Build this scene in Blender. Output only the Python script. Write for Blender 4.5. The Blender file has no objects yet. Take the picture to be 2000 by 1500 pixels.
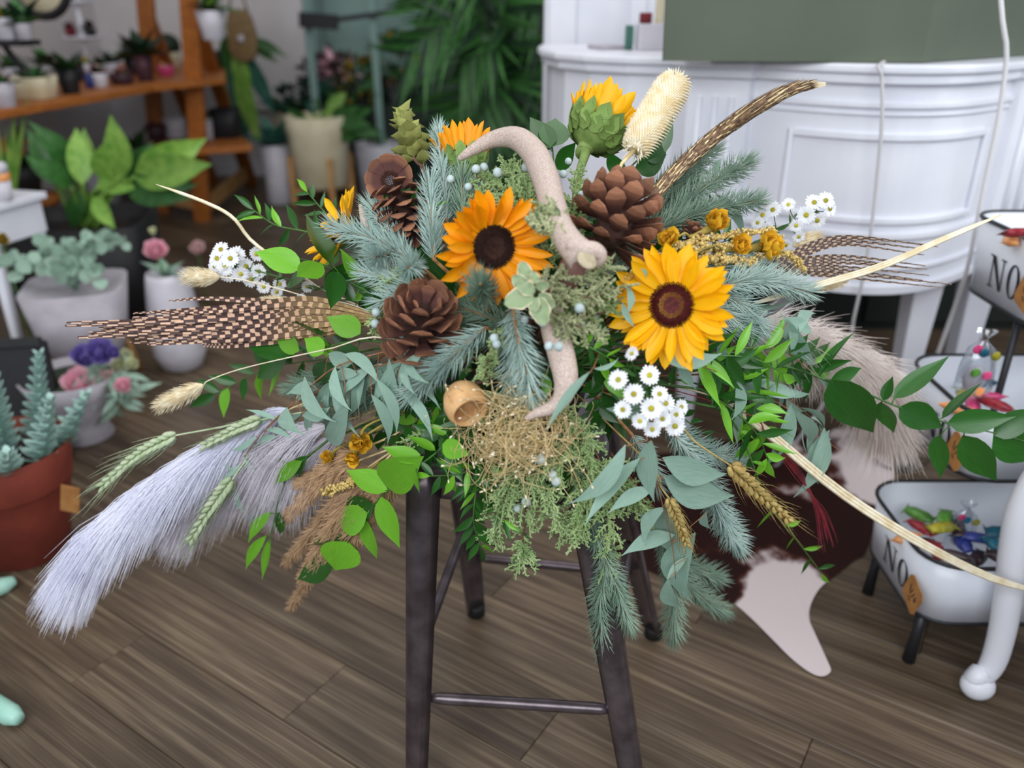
import bpy, math, random
from mathutils import Vector, Matrix, Quaternion, noise
random.seed(7)
R = random.Random(11)
SC = bpy.context.scene
COL = SC.collection
# ------------------------------------------------------------------ camera
CAM_H, TILT, FPX = 1.30, math.radians(25), 1600.0
cd = bpy.data.cameras.new('camera')
cd.sensor_width = 36; cd.lens = FPX/2000*36
cd.clip_start = .02; cd.clip_end = 60
cam = bpy.data.objects.new('camera', cd); COL.objects.link(cam)
cam.location = (0, 0, CAM_H); cam.rotation_euler = (math.pi/2-TILT, 0, 0)
cd.dof.use_dof = True; cd.dof.focus_distance = 1.24; cd.dof.aperture_fstop = 2.0
SC.camera = cam
# ------------------------------------------------------------------ light
w = bpy.data.worlds.new('world'); SC.world = w; w.use_nodes = True
bg = w.node_tree.nodes['Background']
bg.inputs[0].default_value = (.80, .88, 1, 1); bg.inputs[1].default_value = .27
def area(name, loc, target, sx, sy, power, col=(1,1,1)):
    l = bpy.data.lights.new(name, 'AREA'); l.shape = 'RECTANGLE'; l.size = sx; l.size_y = sy
    l.energy = power; l.color = col
    o = bpy.data.objects.new(name, l); COL.objects.link(o); o.location = loc
    o.rotation_euler = (Vector(target)-Vector(loc)).to_track_quat('-Z', 'Y').to_euler()
    return o
area('shop_window_light', (-.7, -1.5, 2.5), (.1, 1.5, .7), 3.6, 2.2, 110, (.93, .97, 1))
area('side_window_light', (3.4, .6, 2.6), (.2, 1.6, .7), 2.6, 2.0, 72, (.95, .98, 1))
area('ceiling_panel_light', (-.3, 2.6, 3.1), (-.3, 2.6, 0), 3.4, 3.4, 46, (1, .97, .93))
SC.view_settings.view_transform = 'Standard'; SC.view_settings.look = 'None'
SC.view_settings.exposure = 0.25; SC.view_settings.gamma = 1
SC.view_settings.use_curve_mapping = False
# ------------------------------------------------------------------ helpers
FW = Vector((0, math.cos(TILT), -math.sin(TILT))); UP = Vector((0, math.sin(TILT), math.cos(TILT)))
CP = Vector((0, 0, CAM_H))
def ray(x, y): return FW + UP*((750-y)/FPX) + Vector(((x-1000)/FPX, 0, 0))
def P(x, y, Y):
    d = ray(x, y); return CP + d*(Y/d.y)
def Pz(x, y, z):
    d = ray(x, y); return CP + d*((z-CAM_H)/d.z)
def mpp(p): return (Vector(p)-CP).dot(FW)/FPX          # metres per photo pixel at a point
def Yd(x, y):
    dx, dy = x-1059, y-680
    if dy > 0: dy *= .35
    r = math.hypot(dx, dy*1.15)/450
    return 1.0 + .20*min(1.2, r)**2
def A(x, y, o=0): return P(x, y, Yd(x, y)+o)           # a point on the bouquet's dome, o metres behind it
def V(*a): return Vector(a)
def perp(d):
    d = d.normalized()
    a = Vector((0,0,1)) if abs(d.z) < .9 else Vector((1,0,0))
    u = d.cross(a).normalized(); return u, d.cross(u).normalized()
def rnd(a, b): return R.uniform(a, b)
def rdir():
    while True:
        v = Vector((rnd(-1,1), rnd(-1,1), rnd(-1,1)))
        if .05 < v.length < 1: return v.normalized()
def smooth_path(pts, n):
    """Catmull-Rom through pts, n points."""
    pts = [Vector(p) for p in pts]
    if len(pts) == 2: return [pts[0].lerp(pts[1], i/(n-1)) for i in range(n)]
    q = [pts[0]*2-pts[1]]+pts+[pts[-1]*2-pts[-2]]
    out = []; m = len(pts)-1
    for i in range(n):
        s = i/(n-1)*m; k = min(int(s), m-1); t = s-k
        a, b, c, d = q[k:k+4]
        out.append(.5*((2*b)+(c-a)*t+(2*a-5*b+4*c-d)*t*t+(3*b-a-3*c+d)*t**3))
    return out
def lerpl(l, t):
    s = t*(len(l)-1); k = min(int(s), len(l)-2); return l[k]+(l[k+1]-l[k])*(s-k)

ORG = {}
def org(o): return ORG.get(o.name, Vector((0,0,0)))
def tag(o, label=None, cat=None, group=None, kind=None):
    if label: o['label'] = label
    if cat: o['category'] = cat
    if group: o['group'] = group
    if kind: o['kind'] = kind
    return o
def thing(name, loc, label, cat, group=None):
    o = bpy.data.objects.new(name, None); COL.objects.link(o); o.location = loc
    o.empty_display_size = .02
    ORG[o.name] = Vector(loc)
    return tag(o, label, cat, group)
def mobj(name, me, M=None, parent=None, **k):
    """object on mesh me with WORLD matrix M"""
    o = bpy.data.objects.new(name, me); COL.objects.link(o)
    off = Vector((0,0,0))
    if parent is not None:
        o.parent = parent; off = org(parent)
    M = M if M is not None else Matrix.Identity(4)
    o.matrix_basis = Matrix.Translation(-off) @ M
    ORG[o.name] = Vector((0,0,0)) if parent is None else off
    return tag(o, **k)
class MB:
    def __init__(s): s.v = []; s.f = []; s.uv = {}; s.mi = []
    def add(s, vs, fs):
        b = len(s.v); s.v.extend(vs); s.f.extend([tuple(i+b for i in f) for f in fs]); return b
    def tube(s, pts, r, n=6, cap=True):
        pts = [Vector(p) for p in pts]; m = len(pts)
        if not isinstance(r, (list, tuple)): r = [r]*m
        elif len(r) != m: r = [lerpl(r, i/(m-1)) for i in range(m)]
        t0 = (pts[1]-pts[0]).normalized(); u, w_ = perp(t0)
        vs = []
        for i, p in enumerate(pts):
            t = (pts[min(i+1, m-1)]-pts[max(i-1, 0)])
            if t.length < 1e-9: t = t0
            t.normalize()
            q = t0.rotation_difference(t); u = q @ u; w_ = q @ w_; t0 = t
            for k in range(n):
                a = 2*math.pi*k/n
                vs.append(p+(u*math.cos(a)+w_*math.sin(a))*r[i])
        fs = []
        for i in range(m-1):
            for k in range(n):
                k2 = (k+1) % n
                fs.append((i*n+k, i*n+k2, (i+1)*n+k2, (i+1)*n+k))
        if cap: fs.append(tuple(range(n-1, -1, -1))); fs.append(tuple((m-1)*n+k for k in range(n)))
        s.add(vs, fs); return s
    def needle(s, p, d, L, r, bend=None):
        """3-sided spike with one knee"""
        u, w_ = perp(d); vs = []
        mid = p+d*L*.55 + (bend*L*.10 if bend else V(0,0,0)); tip = p+d*L+(bend*L*.34 if bend else V(0,0,0))
        for c, rr in ((p, r*.75), (mid, r)):
            for k in range(3):
                a = 2.0944*k; vs.append(c+(u*math.cos(a)+w_*math.sin(a))*rr)
        vs.append(tip)
        s.add(vs, [(0,1,4,3),(1,2,5,4),(2,0,3,5),(3,4,6),(4,5,6),(5,3,6)])
    def ribbon(s, pts, wd, side, uv=False):
        """flat strip; side = vector or list"""
        m = len(pts); vs = []; b = len(s.v)
        for i, p in enumerate(pts):
            sd = side[i] if isinstance(side, list) else side
            ww = wd[i] if isinstance(wd, list) else wd
            vs += [p-sd*ww, p+sd*ww]
            if uv:
                s.uv[b+2*i] = (0, i/(m-1)); s.uv[b+2*i+1] = (1, i/(m-1))
        s.add(vs, [(2*i, 2*i+1, 2*i+3, 2*i+2) for i in range(m-1)])
    def ball(s, c, r, M=None, nu=8, nv=6):
        r = (r, r, r) if not isinstance(r, (tuple, list)) else r
        vs = []; c = Vector(c)
        def tr(v):
            v = Vector((v[0]*r[0], v[1]*r[1], v[2]*r[2])); return c+((M @ v) if M else v)
        vs.append(tr((0,0,-1)))
        for j in range(1, nv):
            ph = -math.pi/2+math.pi*j/nv
            for i in range(nu):
                a = 2*math.pi*i/nu; vs.append(tr((math.cos(ph)*math.cos(a), math.cos(ph)*math.sin(a), math.sin(ph))))
        vs.append(tr((0,0,1))); fs = []
        for i in range(nu): fs.append((0, 1+(i+1) % nu, 1+i))
        for j in range(nv-2):
            for i in range(nu):
                a = 1+j*nu; fs.append((a+i, a+(i+1) % nu, a+nu+(i+1) % nu, a+nu+i))
        l = len(vs)-1; a = 1+(nv-2)*nu
        for i in range(nu): fs.append((a+i, a+(i+1) % nu, l))
        s.add(vs, fs)
    def box(s, c, sz, M=None):
        c = Vector(c); vs = []
        for z in (-.5,.5):
            for y in (-.5,.5):
                for x in (-.5,.5):
                    v = Vector((x*sz[0], y*sz[1], z*sz[2])); vs.append(c+((M @ v) if M else v))
        s.add(vs, [(0,2,3,1),(4,5,7,6),(0,1,5,4),(2,6,7,3),(0,4,6,2),(1,3,7,5)])
    def bar(s, a, b, w_, h, up=None):
        """rectangular bar from a to b"""
        a = Vector(a); b = Vector(b); d = (b-a).normalized()
        up = Vector(up) if up else (V(0,0,1) if abs(d.z) < .95 else V(0,1,0))
        x = d.cross(up).normalized(); z = x.cross(d).normalized()
        M = Matrix((x, d, z)).transposed()
        s.box((a+b)/2, (w_, (b-a).length, h), M)
    def lathe(s, prof, n=24, c=(0,0,0), M=None, sq=None):
        """prof: list of (r,z); sq: superellipse power for squarish rings"""
        c = Vector(c); vs = []
        for r, z in prof:
            for k in range(n):
                a = 2*math.pi*k/n; ca, sa = math.cos(a), math.sin(a)
                rr = r if not sq else r/((abs(ca)**sq+abs(sa)**sq)**(1/sq))
                v = Vector((rr*ca, rr*sa, z)); vs.append(c+((M @ v) if M else v))
        fs = []
        for i in range(len(prof)-1):
            for k in range(n):
                k2 = (k+1) % n; fs.append((i*n+k, i*n+k2, (i+1)*n+k2, (i+1)*n+k))
        fs.append(tuple(range(n-1, -1, -1))); fs.append(tuple((len(prof)-1)*n+k for k in range(n)))
        s.add(vs, fs)
    def prism(s, poly, z0, z1):
        n = len(poly)
        vs = [V(x, y, z0) for x, y in poly]+[V(x, y, z1) for x, y in poly]
        s.add(vs, [tuple(range(n-1, -1, -1)), tuple(range(n, 2*n))]+[(i, (i+1) % n, n+(i+1) % n, n+i) for i in range(n)])
    def mesh(s, name, mat, off=V(0,0,0), smooth=True):
        me = bpy.data.meshes.new(name)
        me.from_pydata([tuple(v-off) for v in s.v], [], s.f)
        if s.uv:
            l = me.uv_layers.new(name='UVMap')
            for lp in me.loops:
                l.data[lp.index].uv = s.uv.get(lp.vertex_index, (0, 0))
        me.materials.append(MT[mat] if isinstance(mat, str) else mat)
        if smooth: me.shade_smooth()
        me.update(); return me
    def build(s, name, mat, parent=None, smooth=True, bevel=0, origin=None, **k):
        off = org(parent) if parent is not None else (Vector(origin) if origin is not None else V(0,0,0))
        me = s.mesh(name, mat, off, smooth)
        o = bpy.data.objects.new(name, me); COL.objects.link(o)
        if parent is not None: o.parent = parent
        else: o.location = off
        ORG[o.name] = off
        if parent is not None and parent.type == 'MESH' and parent.parent is None:
            pass
        if bevel:
            b = o.modifiers.new('bevel', 'BEVEL'); b.width = bevel; b.segments = 2; b.limit_method = 'ANGLE'; b.angle_limit = .7
        return tag(o, **k)
# ------------------------------------------------------------------ materials
MT = {}
def srgb(c):
    return tuple((x/255/12.92 if x/255 <= .04045 else ((x/255+.055)/1.055)**2.4) for x in c)
def material(name, c1, c2=None, rough=.6, scale=30, bump=0, bscale=None, trans=0, spec=.4, var=.25, detail=4, stretch=None, metal=0, coat=0, sss=0):
    m = bpy.data.materials.new(name); m.use_nodes = True; MT[name] = m
    nt = m.node_tree; N = nt.nodes; L = nt.links
    b = N['Principled BSDF']; out = N['Material Output']
    b.inputs['Roughness'].default_value = rough
    b.inputs['Specular IOR Level'].default_value = spec
    b.inputs['Metallic'].default_value = metal
    if coat: b.inputs['Coat Weight'].default_value = coat
    tc = N.new('ShaderNodeTexCoord'); src = tc.outputs['Object']
    if stretch:
        mp = N.new('ShaderNodeMapping'); mp.inputs['Scale'].default_value = stretch
        L.new(src, mp.inputs[0]); src = mp.outputs[0]
    nz = N.new('ShaderNodeTexNoise'); nz.inputs['Scale'].default_value = scale; nz.inputs['Detail'].default_value = detail
    L.new(src, nz.inputs['Vector'])
    rp = N.new('ShaderNodeMapRange'); rp.inputs['From Min'].default_value = .35; rp.inputs['From Max'].default_value = .65
    L.new(nz.outputs['Fac'], rp.inputs['Value'])
    mx = N.new('ShaderNodeMix'); mx.data_type = 'RGBA'
    mx.inputs[6].default_value = srgb(c1)+(1,); mx.inputs[7].default_value = srgb(c2 or c1)+(1,)
    L.new(rp.outputs[0], mx.inputs[0])
    oi = N.new('ShaderNodeObjectInfo')
    hs = N.new('ShaderNodeHueSaturation'); vr = N.new('ShaderNodeMapRange')
    vr.inputs['To Min'].default_value = 1-var; vr.inputs['To Max'].default_value = 1+var*.7
    L.new(oi.outputs['Random'], vr.inputs['Value']); L.new(vr.outputs[0], hs.inputs['Value'])
    L.new(mx.outputs[2], hs.inputs['Color'])
    L.new(hs.outputs[0], b.inputs['Base Color'])
    if bump:
        n2 = N.new('ShaderNodeTexNoise'); n2.inputs['Scale'].default_value = bscale or scale*2; n2.inputs['Detail'].default_value = 5
        L.new(src, n2.inputs['Vector'])
        bp = N.new('ShaderNodeBump'); bp.inputs['Strength'].default_value = bump; bp.inputs['Distance'].default_value = .002
        L.new(n2.outputs['Fac'], bp.inputs['Height']); L.new(bp.outputs[0], b.inputs['Normal'])
    if trans:
        t = N.new('ShaderNodeBsdfTranslucent'); L.new(hs.outputs[0], t.inputs['Color'])
        ms = N.new('ShaderNodeMixShader'); ms.inputs[0].default_value = trans
        L.new(b.outputs[0], ms.inputs[1]); L.new(t.outputs[0], ms.inputs[2]); L.new(ms.outputs[0], out.inputs[0])
    m.diffuse_color = srgb(c1)+(1,)
    return m
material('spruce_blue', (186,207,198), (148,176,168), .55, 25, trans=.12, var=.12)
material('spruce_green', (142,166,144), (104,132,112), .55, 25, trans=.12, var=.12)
material('spruce_twig', (176,132,84), (126,88,56), .8, 120, bump=.4)
material('juniper', (172,192,134), (130,158,98), .6, 40, trans=.12, var=.14)
material('juniper_dry', (190,194,150), (142,154,108), .6, 40, trans=.12, var=.1)
material('juniper_wood', (128,94,74), (92,66,52), .85, 90, bump=.4)
material('berry', (196,208,208), (160,178,178), .6, 90, var=.2)
material('petal_orange', (252,176,8), (240,148,2), .5, 60, trans=.22, var=.10, stretch=(9,1,1))
material('petal_yellow', (255,204,12), (248,178,2), .5, 60, trans=.22, var=.08, stretch=(9,1,1))
material('floret_brown', (58,30,20), (38,18,14), .85, 200)
material('floret_burgundy', (112,34,28), (76,20,18), .8, 200)
material('pollen', (232,188,84), (196,146,56), .8, 200)
material('floret_grey', (96,80,84), (62,44,48), .85, 200)
material('sepal', (138,164,88), (104,134,62), .7, 60, trans=.1)
material('flower_stem', (142,164,92), (112,140,66), .65, 60)
material('ruscus', (128,194,54), (112,182,46), .30, 3, trans=.28, spec=.55, var=.22, stretch=(34,1.2,1), bump=.12, bscale=6)  # ruscus leaf as seen in the light
material('ruscus_shaded', (46,100,34), (38,88,28), .27, 3, trans=.15, spec=.55, var=.28, stretch=(34,1.2,1), bump=.12, bscale=6)  # same leaf out of the light, shade put into the colour
material('ruscus_stem', (76,120,52), (56,96,40), .5, 60)
material('eucalyptus', (150,180,164), (138,170,152), .6, 4, stretch=(16,1.5,1), trans=.15, var=.14)
material('euc_stem', (160,112,78), (134,88,60), .7, 60)
material('antler', (218,200,190), (188,164,150), .55, 420, bump=.22, bscale=500, stretch=(1,1,1), detail=7)
material('antler_core', (188,176,150), (158,144,118), .8, 120, bump=.5)
material('cone_scale', (168,116,86), (112,70,50), .75, 120, bump=.4, var=.38)
material('cone_core', (66,40,30), (44,26,20), .9, 80)
material('teasel', (250,244,226), (236,218,178), .7, 80, var=.05)
material('straw', (226,206,160), (196,168,116), .6, 60, var=.1, stretch=(1,1,1))
material('straw_pale', (244,234,210), (224,206,168), .55, 40, var=.06)
material('brown_grass', (136,106,80), (78,56,42), .7, 160, var=.12)
material('hops', (180,184,110), (128,132,70), .65, 50, trans=.2, var=.25)
material('hops_stem', (120,84,74), (96,66,58), .7)
material('pampas_lilac', (236,236,248), (214,214,232), .6, 14, trans=.2, var=.05)
material('pampas_grey', (222,216,224), (190,182,192), .6, 14, trans=.2, var=.05)
material('pampas_warm', (234,224,218), (190,172,164), .6, 12, trans=.2, var=.05)
material('wheat_green', (206,216,184), (172,192,148), .6, 60, trans=.1)
material('wheat_tan', (208,184,116), (170,140,76), .6, 90, trans=.1)
material('bunny', (248,238,210), (232,212,172), .7, 60, trans=.15, var=.06)
material('reed_tan', (188,154,118), (150,116,84), .75, 60, trans=.12)
material('aster_white', (250,250,252), (236,238,246), .5, 60, trans=.2, var=.04)
material('aster_eye', (206,200,70), (176,160,40), .8, 200)
material('aster_leaf', (74,114,52), (50,88,38), .55, 30, trans=.15)
material('straw_flower', (246,204,62), (222,168,34), .6, 80, trans=.15, var=.15)
material('millet', (226,202,130), (170,136,70), .65, 200, var=.05)
material('millet_stem', (168,150,70), (140,120,54), .6)
material('variegated', (132,156,116), (168,184,142), .5, 60, trans=.15, var=.15)
material('pod', (220,176,124), (196,148,98), .6, 50, bump=.15)
material('wire_grass', (232,208,158), (206,176,120), .6, 60, var=.1)
material('red_fibre', (168,52,62), (110,34,58), .4, 30, spec=.6)
material('olive_leaf', (124,142,104), (98,118,84), .55, 20, trans=.15)
material('moss_dark', (42,62,36), (24,38,22), .9, 60)
material('bowl_dark', (40,44,38), (28,30,28), .5)
material('steel', (108,98,102), (80,70,74), .28, 22, metal=.65, bump=.12, bscale=60, var=.02)
material('rubber', (24,22,22), None, .6)
material('paint_white', (226,227,235), (216,217,227), .38, 4, var=.02, bump=.05, bscale=40)
material('wall_white', (214,208,208), (206,200,200), .9, 3, var=0, bump=.1, bscale=60)
material('wall_mint', (132,158,150), (120,148,140), .7, 2, var=0)
material('wall_dark', (36,46,40), (24,32,28), .8, 2, var=0)
material('wood_orange', (178,108,46), (140,76,28), .5, 18, var=.12, stretch=(1,1,8))
material('wood_light', (206,160,104), (184,134,80), .55, 18, var=.08)
material('terracotta', (134,58,42), (116,46,34), .75, 10, bump=.1)
material('pot_black', (26,25,29), (17,16,19), .55, 6, var=.1)
material('pot_white', (210,206,214), (190,187,196), .5, 8, var=.07)
material('pot_cream', (222,212,184), (206,194,160), .5, 8, var=.05)
material('pot_grey', (178,172,180), (158,152,160), .55, 12, var=.06)
material('soil', (52,38,30), (34,24,20), .95, 80, bump=.6)
material('leaf_bright', (150,190,88), (104,156,60), .38, 7, trans=.2, var=.25)
material('leaf_mid', (66,118,54), (44,90,40), .38, 7, trans=.2, var=.3)
material('leaf_deep', (30,62,36), (18,42,26), .45, 7, trans=.12, var=.3)
material('leaf_pale', (172,196,178), (130,164,144), .55, 12, trans=.15, var=.15)
material('leaf_teal', (70,120,104), (46,92,82), .5, 9, trans=.12, var=.2)
material('leaf_purple', (82,46,56), (50,28,38), .5, 9, trans=.1, var=.3)
material('succulent', (180,208,196), (146,180,174), .6, 14, var=.15)
material('bloom_pink', (252,212,222), (246,184,202), .6, 30, trans=.2, var=.12)
material('bloom_blush', (240,214,210), (224,188,190), .6, 30, trans=.2, var=.08)
material('bloom_purple', (150,134,204), (112,98,172), .6, 30, trans=.15, var=.15)
material('bloom_yellow', (178,148,52), (136,112,34), .6, 30, trans=.15, var=.15)
material('bloom_cream', (226,226,196), (200,204,160), .6, 30, trans=.15, var=.1)
material('bloom_red', (140,40,48), (100,24,34), .6, 30, trans=.1, var=.2)
material('mint_paint', (176,220,204), (156,204,186), .4, 8, var=.03)
material('box_green', (88,96,80), (80,88,74), .55, 3, var=.0)
material('cord_white', (222,220,222), None, .45)
material('enamel', (226,230,238), (216,220,230), .28, 6, var=.02, spec=.5)
material('black_rim', (30,30,34), None, .45)
material('kraft', (186,132,76), (164,110,58), .8, 30, bump=.1)
material('ink', (28,26,30), None, .6)
material('plastic_teal', (40,110,130), (20,70,95), .25, 60, var=.2)
material('plastic_pink', (216,84,134), (190,50,104), .25, 60, var=.15)
material('plastic_yellow', (170,160,50), (120,120,30), .25, 60, var=.15)
material('plastic_blue', (54,66,140), (34,44,104), .25, 60, var=.15)
material('plastic_red', (150,40,50), (110,24,36), .25, 60, var=.15)
material('plastic_green', (96,150,60), (60,110,40), .25, 60, var=.15)
material('plastic_dark', (54,36,42), (34,24,30), .3, 60, var=.2)
material('plastic_peach', (236,170,110), (226,140,80), .4, 60, var=.1)
material('glass_mirror', (150,146,144), None, .08, metal=1)
material('bag_brown', (132,108,72), (110,88,56), .7, 30)
material('frame_black', (20,19,24), (14,13,17), .5)
def cellophane():
    m = bpy.data.materials.new('cellophane'); m.use_nodes = True; MT['cellophane'] = m
    nt = m.node_tree; N = nt.nodes; L = nt.links; N.remove(N['Principled BSDF'])
    t = N.new('ShaderNodeBsdfTransparent'); t.inputs[0].default_value = (.94,.96,.98,1)
    g = N.new('ShaderNodeBsdfGlossy'); g.inputs['Roughness'].default_value = .12; g.inputs[0].default_value = (.9,.93,.96,1)
    lw = N.new('ShaderNodeLayerWeight'); lw.inputs[0].default_value = .35
    mr = N.new('ShaderNodeMapRange'); mr.inputs['To Min'].default_value = .10; mr.inputs['To Max'].default_value = .6
    L.new(lw.outputs['Fresnel'], mr.inputs[0])
    ms = N.new('ShaderNodeMixShader'); L.new(mr.outputs[0], ms.inputs[0]); L.new(t.outputs[0], ms.inputs[1]); L.new(g.outputs[0], ms.inputs[2])
    L.new(ms.outputs[0], N['Material Output'].inputs[0])
cellophane()
def plank_mat():
    m = bpy.data.materials.new('plank_wood'); m.use_nodes = True; MT['plank_wood'] = m
    nt = m.node_tree; N = nt.nodes; L = nt.links; b = N['Principled BSDF']
    b.inputs['Roughness'].default_value = .42; b.inputs['Specular IOR Level'].default_value = .35
    tc = N.new('ShaderNodeTexCoord'); oi = N.new('ShaderNodeObjectInfo')
    mu = N.new('ShaderNodeMath'); mu.operation = 'MULTIPLY'; mu.inputs[1].default_value = 57
    L.new(oi.outputs['Random'], mu.inputs[0])
    cx = N.new('ShaderNodeCombineXYZ'); L.new(mu.outputs[0], cx.inputs[0]); L.new(mu.outputs[0], cx.inputs[1])
    va = N.new('ShaderNodeVectorMath'); L.new(tc.outputs['Object'], va.inputs[0]); L.new(cx.outputs[0], va.inputs[1])
    def nz(scale, st, det=6):
        mp = N.new('ShaderNodeMapping'); mp.inputs['Scale'].default_value = st
        L.new(va.outputs[0], mp.inputs[0])
        n = N.new('ShaderNodeTexNoise'); n.inputs['Scale'].default_value = scale; n.inputs['Detail'].default_value = det; n.inputs['Distortion'].default_value = .25
        L.new(mp.outputs[0], n.inputs['Vector']); return n
    g1 = nz(6, (.30, 9, 1)); g2 = nz(18, (.22, 15, 1), 4); g3 = nz(2.2, (1, 3, 1), 3)
    r = N.new('ShaderNodeValToRGB'); e = r.color_ramp.elements
    e[0].position = .30; e[0].color = srgb((62,50,40))+(1,); e[1].position = .72; e[1].color = srgb((152,136,114))+(1,)
    k = r.color_ramp.elements.new(.5); k.color = srgb((100,84,68))+(1,)
    ad = N.new('ShaderNodeMath'); ad.operation = 'MULTIPLY_ADD'; ad.inputs[1].default_value = .45
    L.new(g2.outputs['Fac'], ad.inputs[0])
    m2 = N.new('ShaderNodeMath'); m2.operation = 'MULTIPLY'; m2.inputs[1].default_value = .55
    L.new(g1.outputs['Fac'], m2.inputs[0]); L.new(m2.outputs[0], ad.inputs[2]); L.new(ad.outputs[0], r.inputs[0])
    mx = N.new('ShaderNodeMix'); mx.data_type = 'RGBA'; mx.blend_type = 'MULTIPLY'; mx.inputs[0].default_value = .8
    r3 = N.new('ShaderNodeValToRGB'); r3.color_ramp.elements[0].position = .3; r3.color_ramp.elements[0].color = (.55,.52,.5,1); r3.color_ramp.elements[1].position = .65; r3.color_ramp.elements[1].color = (1.15,1.12,1.08,1)
    L.new(g3.outputs['Fac'], r3.inputs[0]); L.new(r.outputs[0], mx.inputs[6]); L.new(r3.outputs[0], mx.inputs[7])
    hs = N.new('ShaderNodeHueSaturation'); vr = N.new('ShaderNodeMapRange'); vr.inputs['To Min'].default_value = .62; vr.inputs['To Max'].default_value = 1.02
    L.new(oi.outputs['Random'], vr.inputs[0]); L.new(vr.outputs[0], hs.inputs['Value']); L.new(mx.outputs[2], hs.inputs['Color'])
    L.new(hs.outputs[0], b.inputs['Base Color'])
    bp = N.new('ShaderNodeBump'); bp.inputs['Strength'].default_value = .15; bp.inputs['Distance'].default_value = .002
    L.new(g2.outputs['Fac'], bp.inputs['Height']); L.new(bp.outputs[0], b.inputs['Normal'])
plank_mat()
def feather_mat(name, dark, light, root, freq, rootend):
    m = bpy.data.materials.new(name); m.use_nodes = True; MT[name] = m
    nt = m.node_tree; N = nt.nodes; L = nt.links; b = N['Principled BSDF']; b.inputs['Roughness'].default_value = .6
    uv = N.new('ShaderNodeUVMap'); sp = N.new('ShaderNodeSeparateXYZ'); L.new(uv.outputs[0], sp.inputs[0])
    def M(op, a, bb):
        n = N.new('ShaderNodeMath'); n.operation = op
        for i, x in enumerate((a, bb)):
            if isinstance(x, (int, float)): n.inputs[i].default_value = x
            else: L.new(x, n.inputs[i])
        return n.outputs[0]
    half = M('MULTIPLY', M('GREATER_THAN', sp.outputs[0], .5), .42)
    oi = N.new('ShaderNodeObjectInfo')
    ph = M('ADD', M('ADD', M('MULTIPLY', sp.outputs[1], freq), half), oi.outputs['Random'])
    bar = M('GREATER_THAN', M('FRACT', ph, 0), .60)
    mx = N.new('ShaderNodeMix'); mx.data_type = 'RGBA'; mx.inputs[6].default_value = srgb(dark)+(1,); mx.inputs[7].default_value = srgb(light)+(1,)
    L.new(bar, mx.inputs[0])
    mr = N.new('ShaderNodeMapRange'); mr.inputs['From Min'].default_value = rootend; mr.inputs['From Max'].default_value = rootend*.25; L.new(sp.outputs[1], mr.inputs[0])
    m2 = N.new('ShaderNodeMix'); m2.data_type = 'RGBA'; m2.inputs[7].default_value = srgb(root)+(1,); L.new(mx.outputs[2], m2.inputs[6])
    L.new(M('MULTIPLY', mr.outputs[0], .85), m2.inputs[0]); L.new(m2.outputs[2], b.inputs['Base Color'])
feather_mat('feather_barred', (72,50,48), (222,182,154), (164,136,84), 20, .55)
feather_mat('feather_fine', (62,48,44), (176,150,126), (150,124,96), 24, .12)
def hide_mat():
    m = bpy.data.materials.new('cowhide'); m.use_nodes = True; MT['cowhide'] = m
    nt = m.node_tree; N = nt.nodes; L = nt.links; b = N['Principled BSDF']; b.inputs['Roughness'].default_value = .7
    b.inputs['Specular IOR Level'].default_value = .15
    tc = N.new('ShaderNodeTexCoord')
    n = N.new('ShaderNodeTexNoise'); n.inputs['Scale'].default_value = 3.1; n.inputs['Detail'].default_value = 5; n.inputs['Roughness'].default_value = .55
    L.new(tc.outputs['Object'], n.inputs['Vector'])
    at = N.new('ShaderNodeAttribute'); at.attribute_name = 'white'
    ad = N.new('ShaderNodeMath'); ad.operation = 'MULTIPLY_ADD'; ad.inputs[1].default_value = .9
    L.new(n.outputs['Fac'], ad.inputs[0]); L.new(at.outputs['Fac'], ad.inputs[2])
    r = N.new('ShaderNodeValToRGB'); e = r.color_ramp.elements
    e[0].position = .56; e[0].color = srgb((40,18,15))+(1,); e[1].position = .63; e[1].color = srgb((214,200,200))+(1,)
    k = r.color_ramp.elements.new(.585); k.color = srgb((78,40,32))+(1,)
    L.new(ad.outputs[0], r.inputs[0]); L.new(r.outputs[0], b.inputs['Base Color'])
hide_mat()
def cone_grad():
    # scales: dark purplish brown at the root, tan at the weathered tip (scale-local Y)
    m = MT['cone_scale']; nt = m.node_tree; N = nt.nodes; L = nt.links; b = N['Principled BSDF']
    src = b.inputs['Base Color'].links[0].from_socket
    tc = N.new('ShaderNodeTexCoord'); sp = N.new('ShaderNodeSeparateXYZ'); L.new(tc.outputs['Object'], sp.inputs[0])
    mr = N.new('ShaderNodeMapRange'); mr.inputs['From Min'].default_value = .55; mr.inputs['From Max'].default_value = .92; L.new(sp.outputs[1], mr.inputs[0])
    mx = N.new('ShaderNodeMix'); mx.data_type = 'RGBA'; mx.inputs[6].default_value = srgb((84,50,44))+(1,); L.new(src, mx.inputs[7]); L.new(mr.outputs[0], mx.inputs[0]); L.new(mx.outputs[2], b.inputs['Base Color'])
cone_grad()
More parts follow.
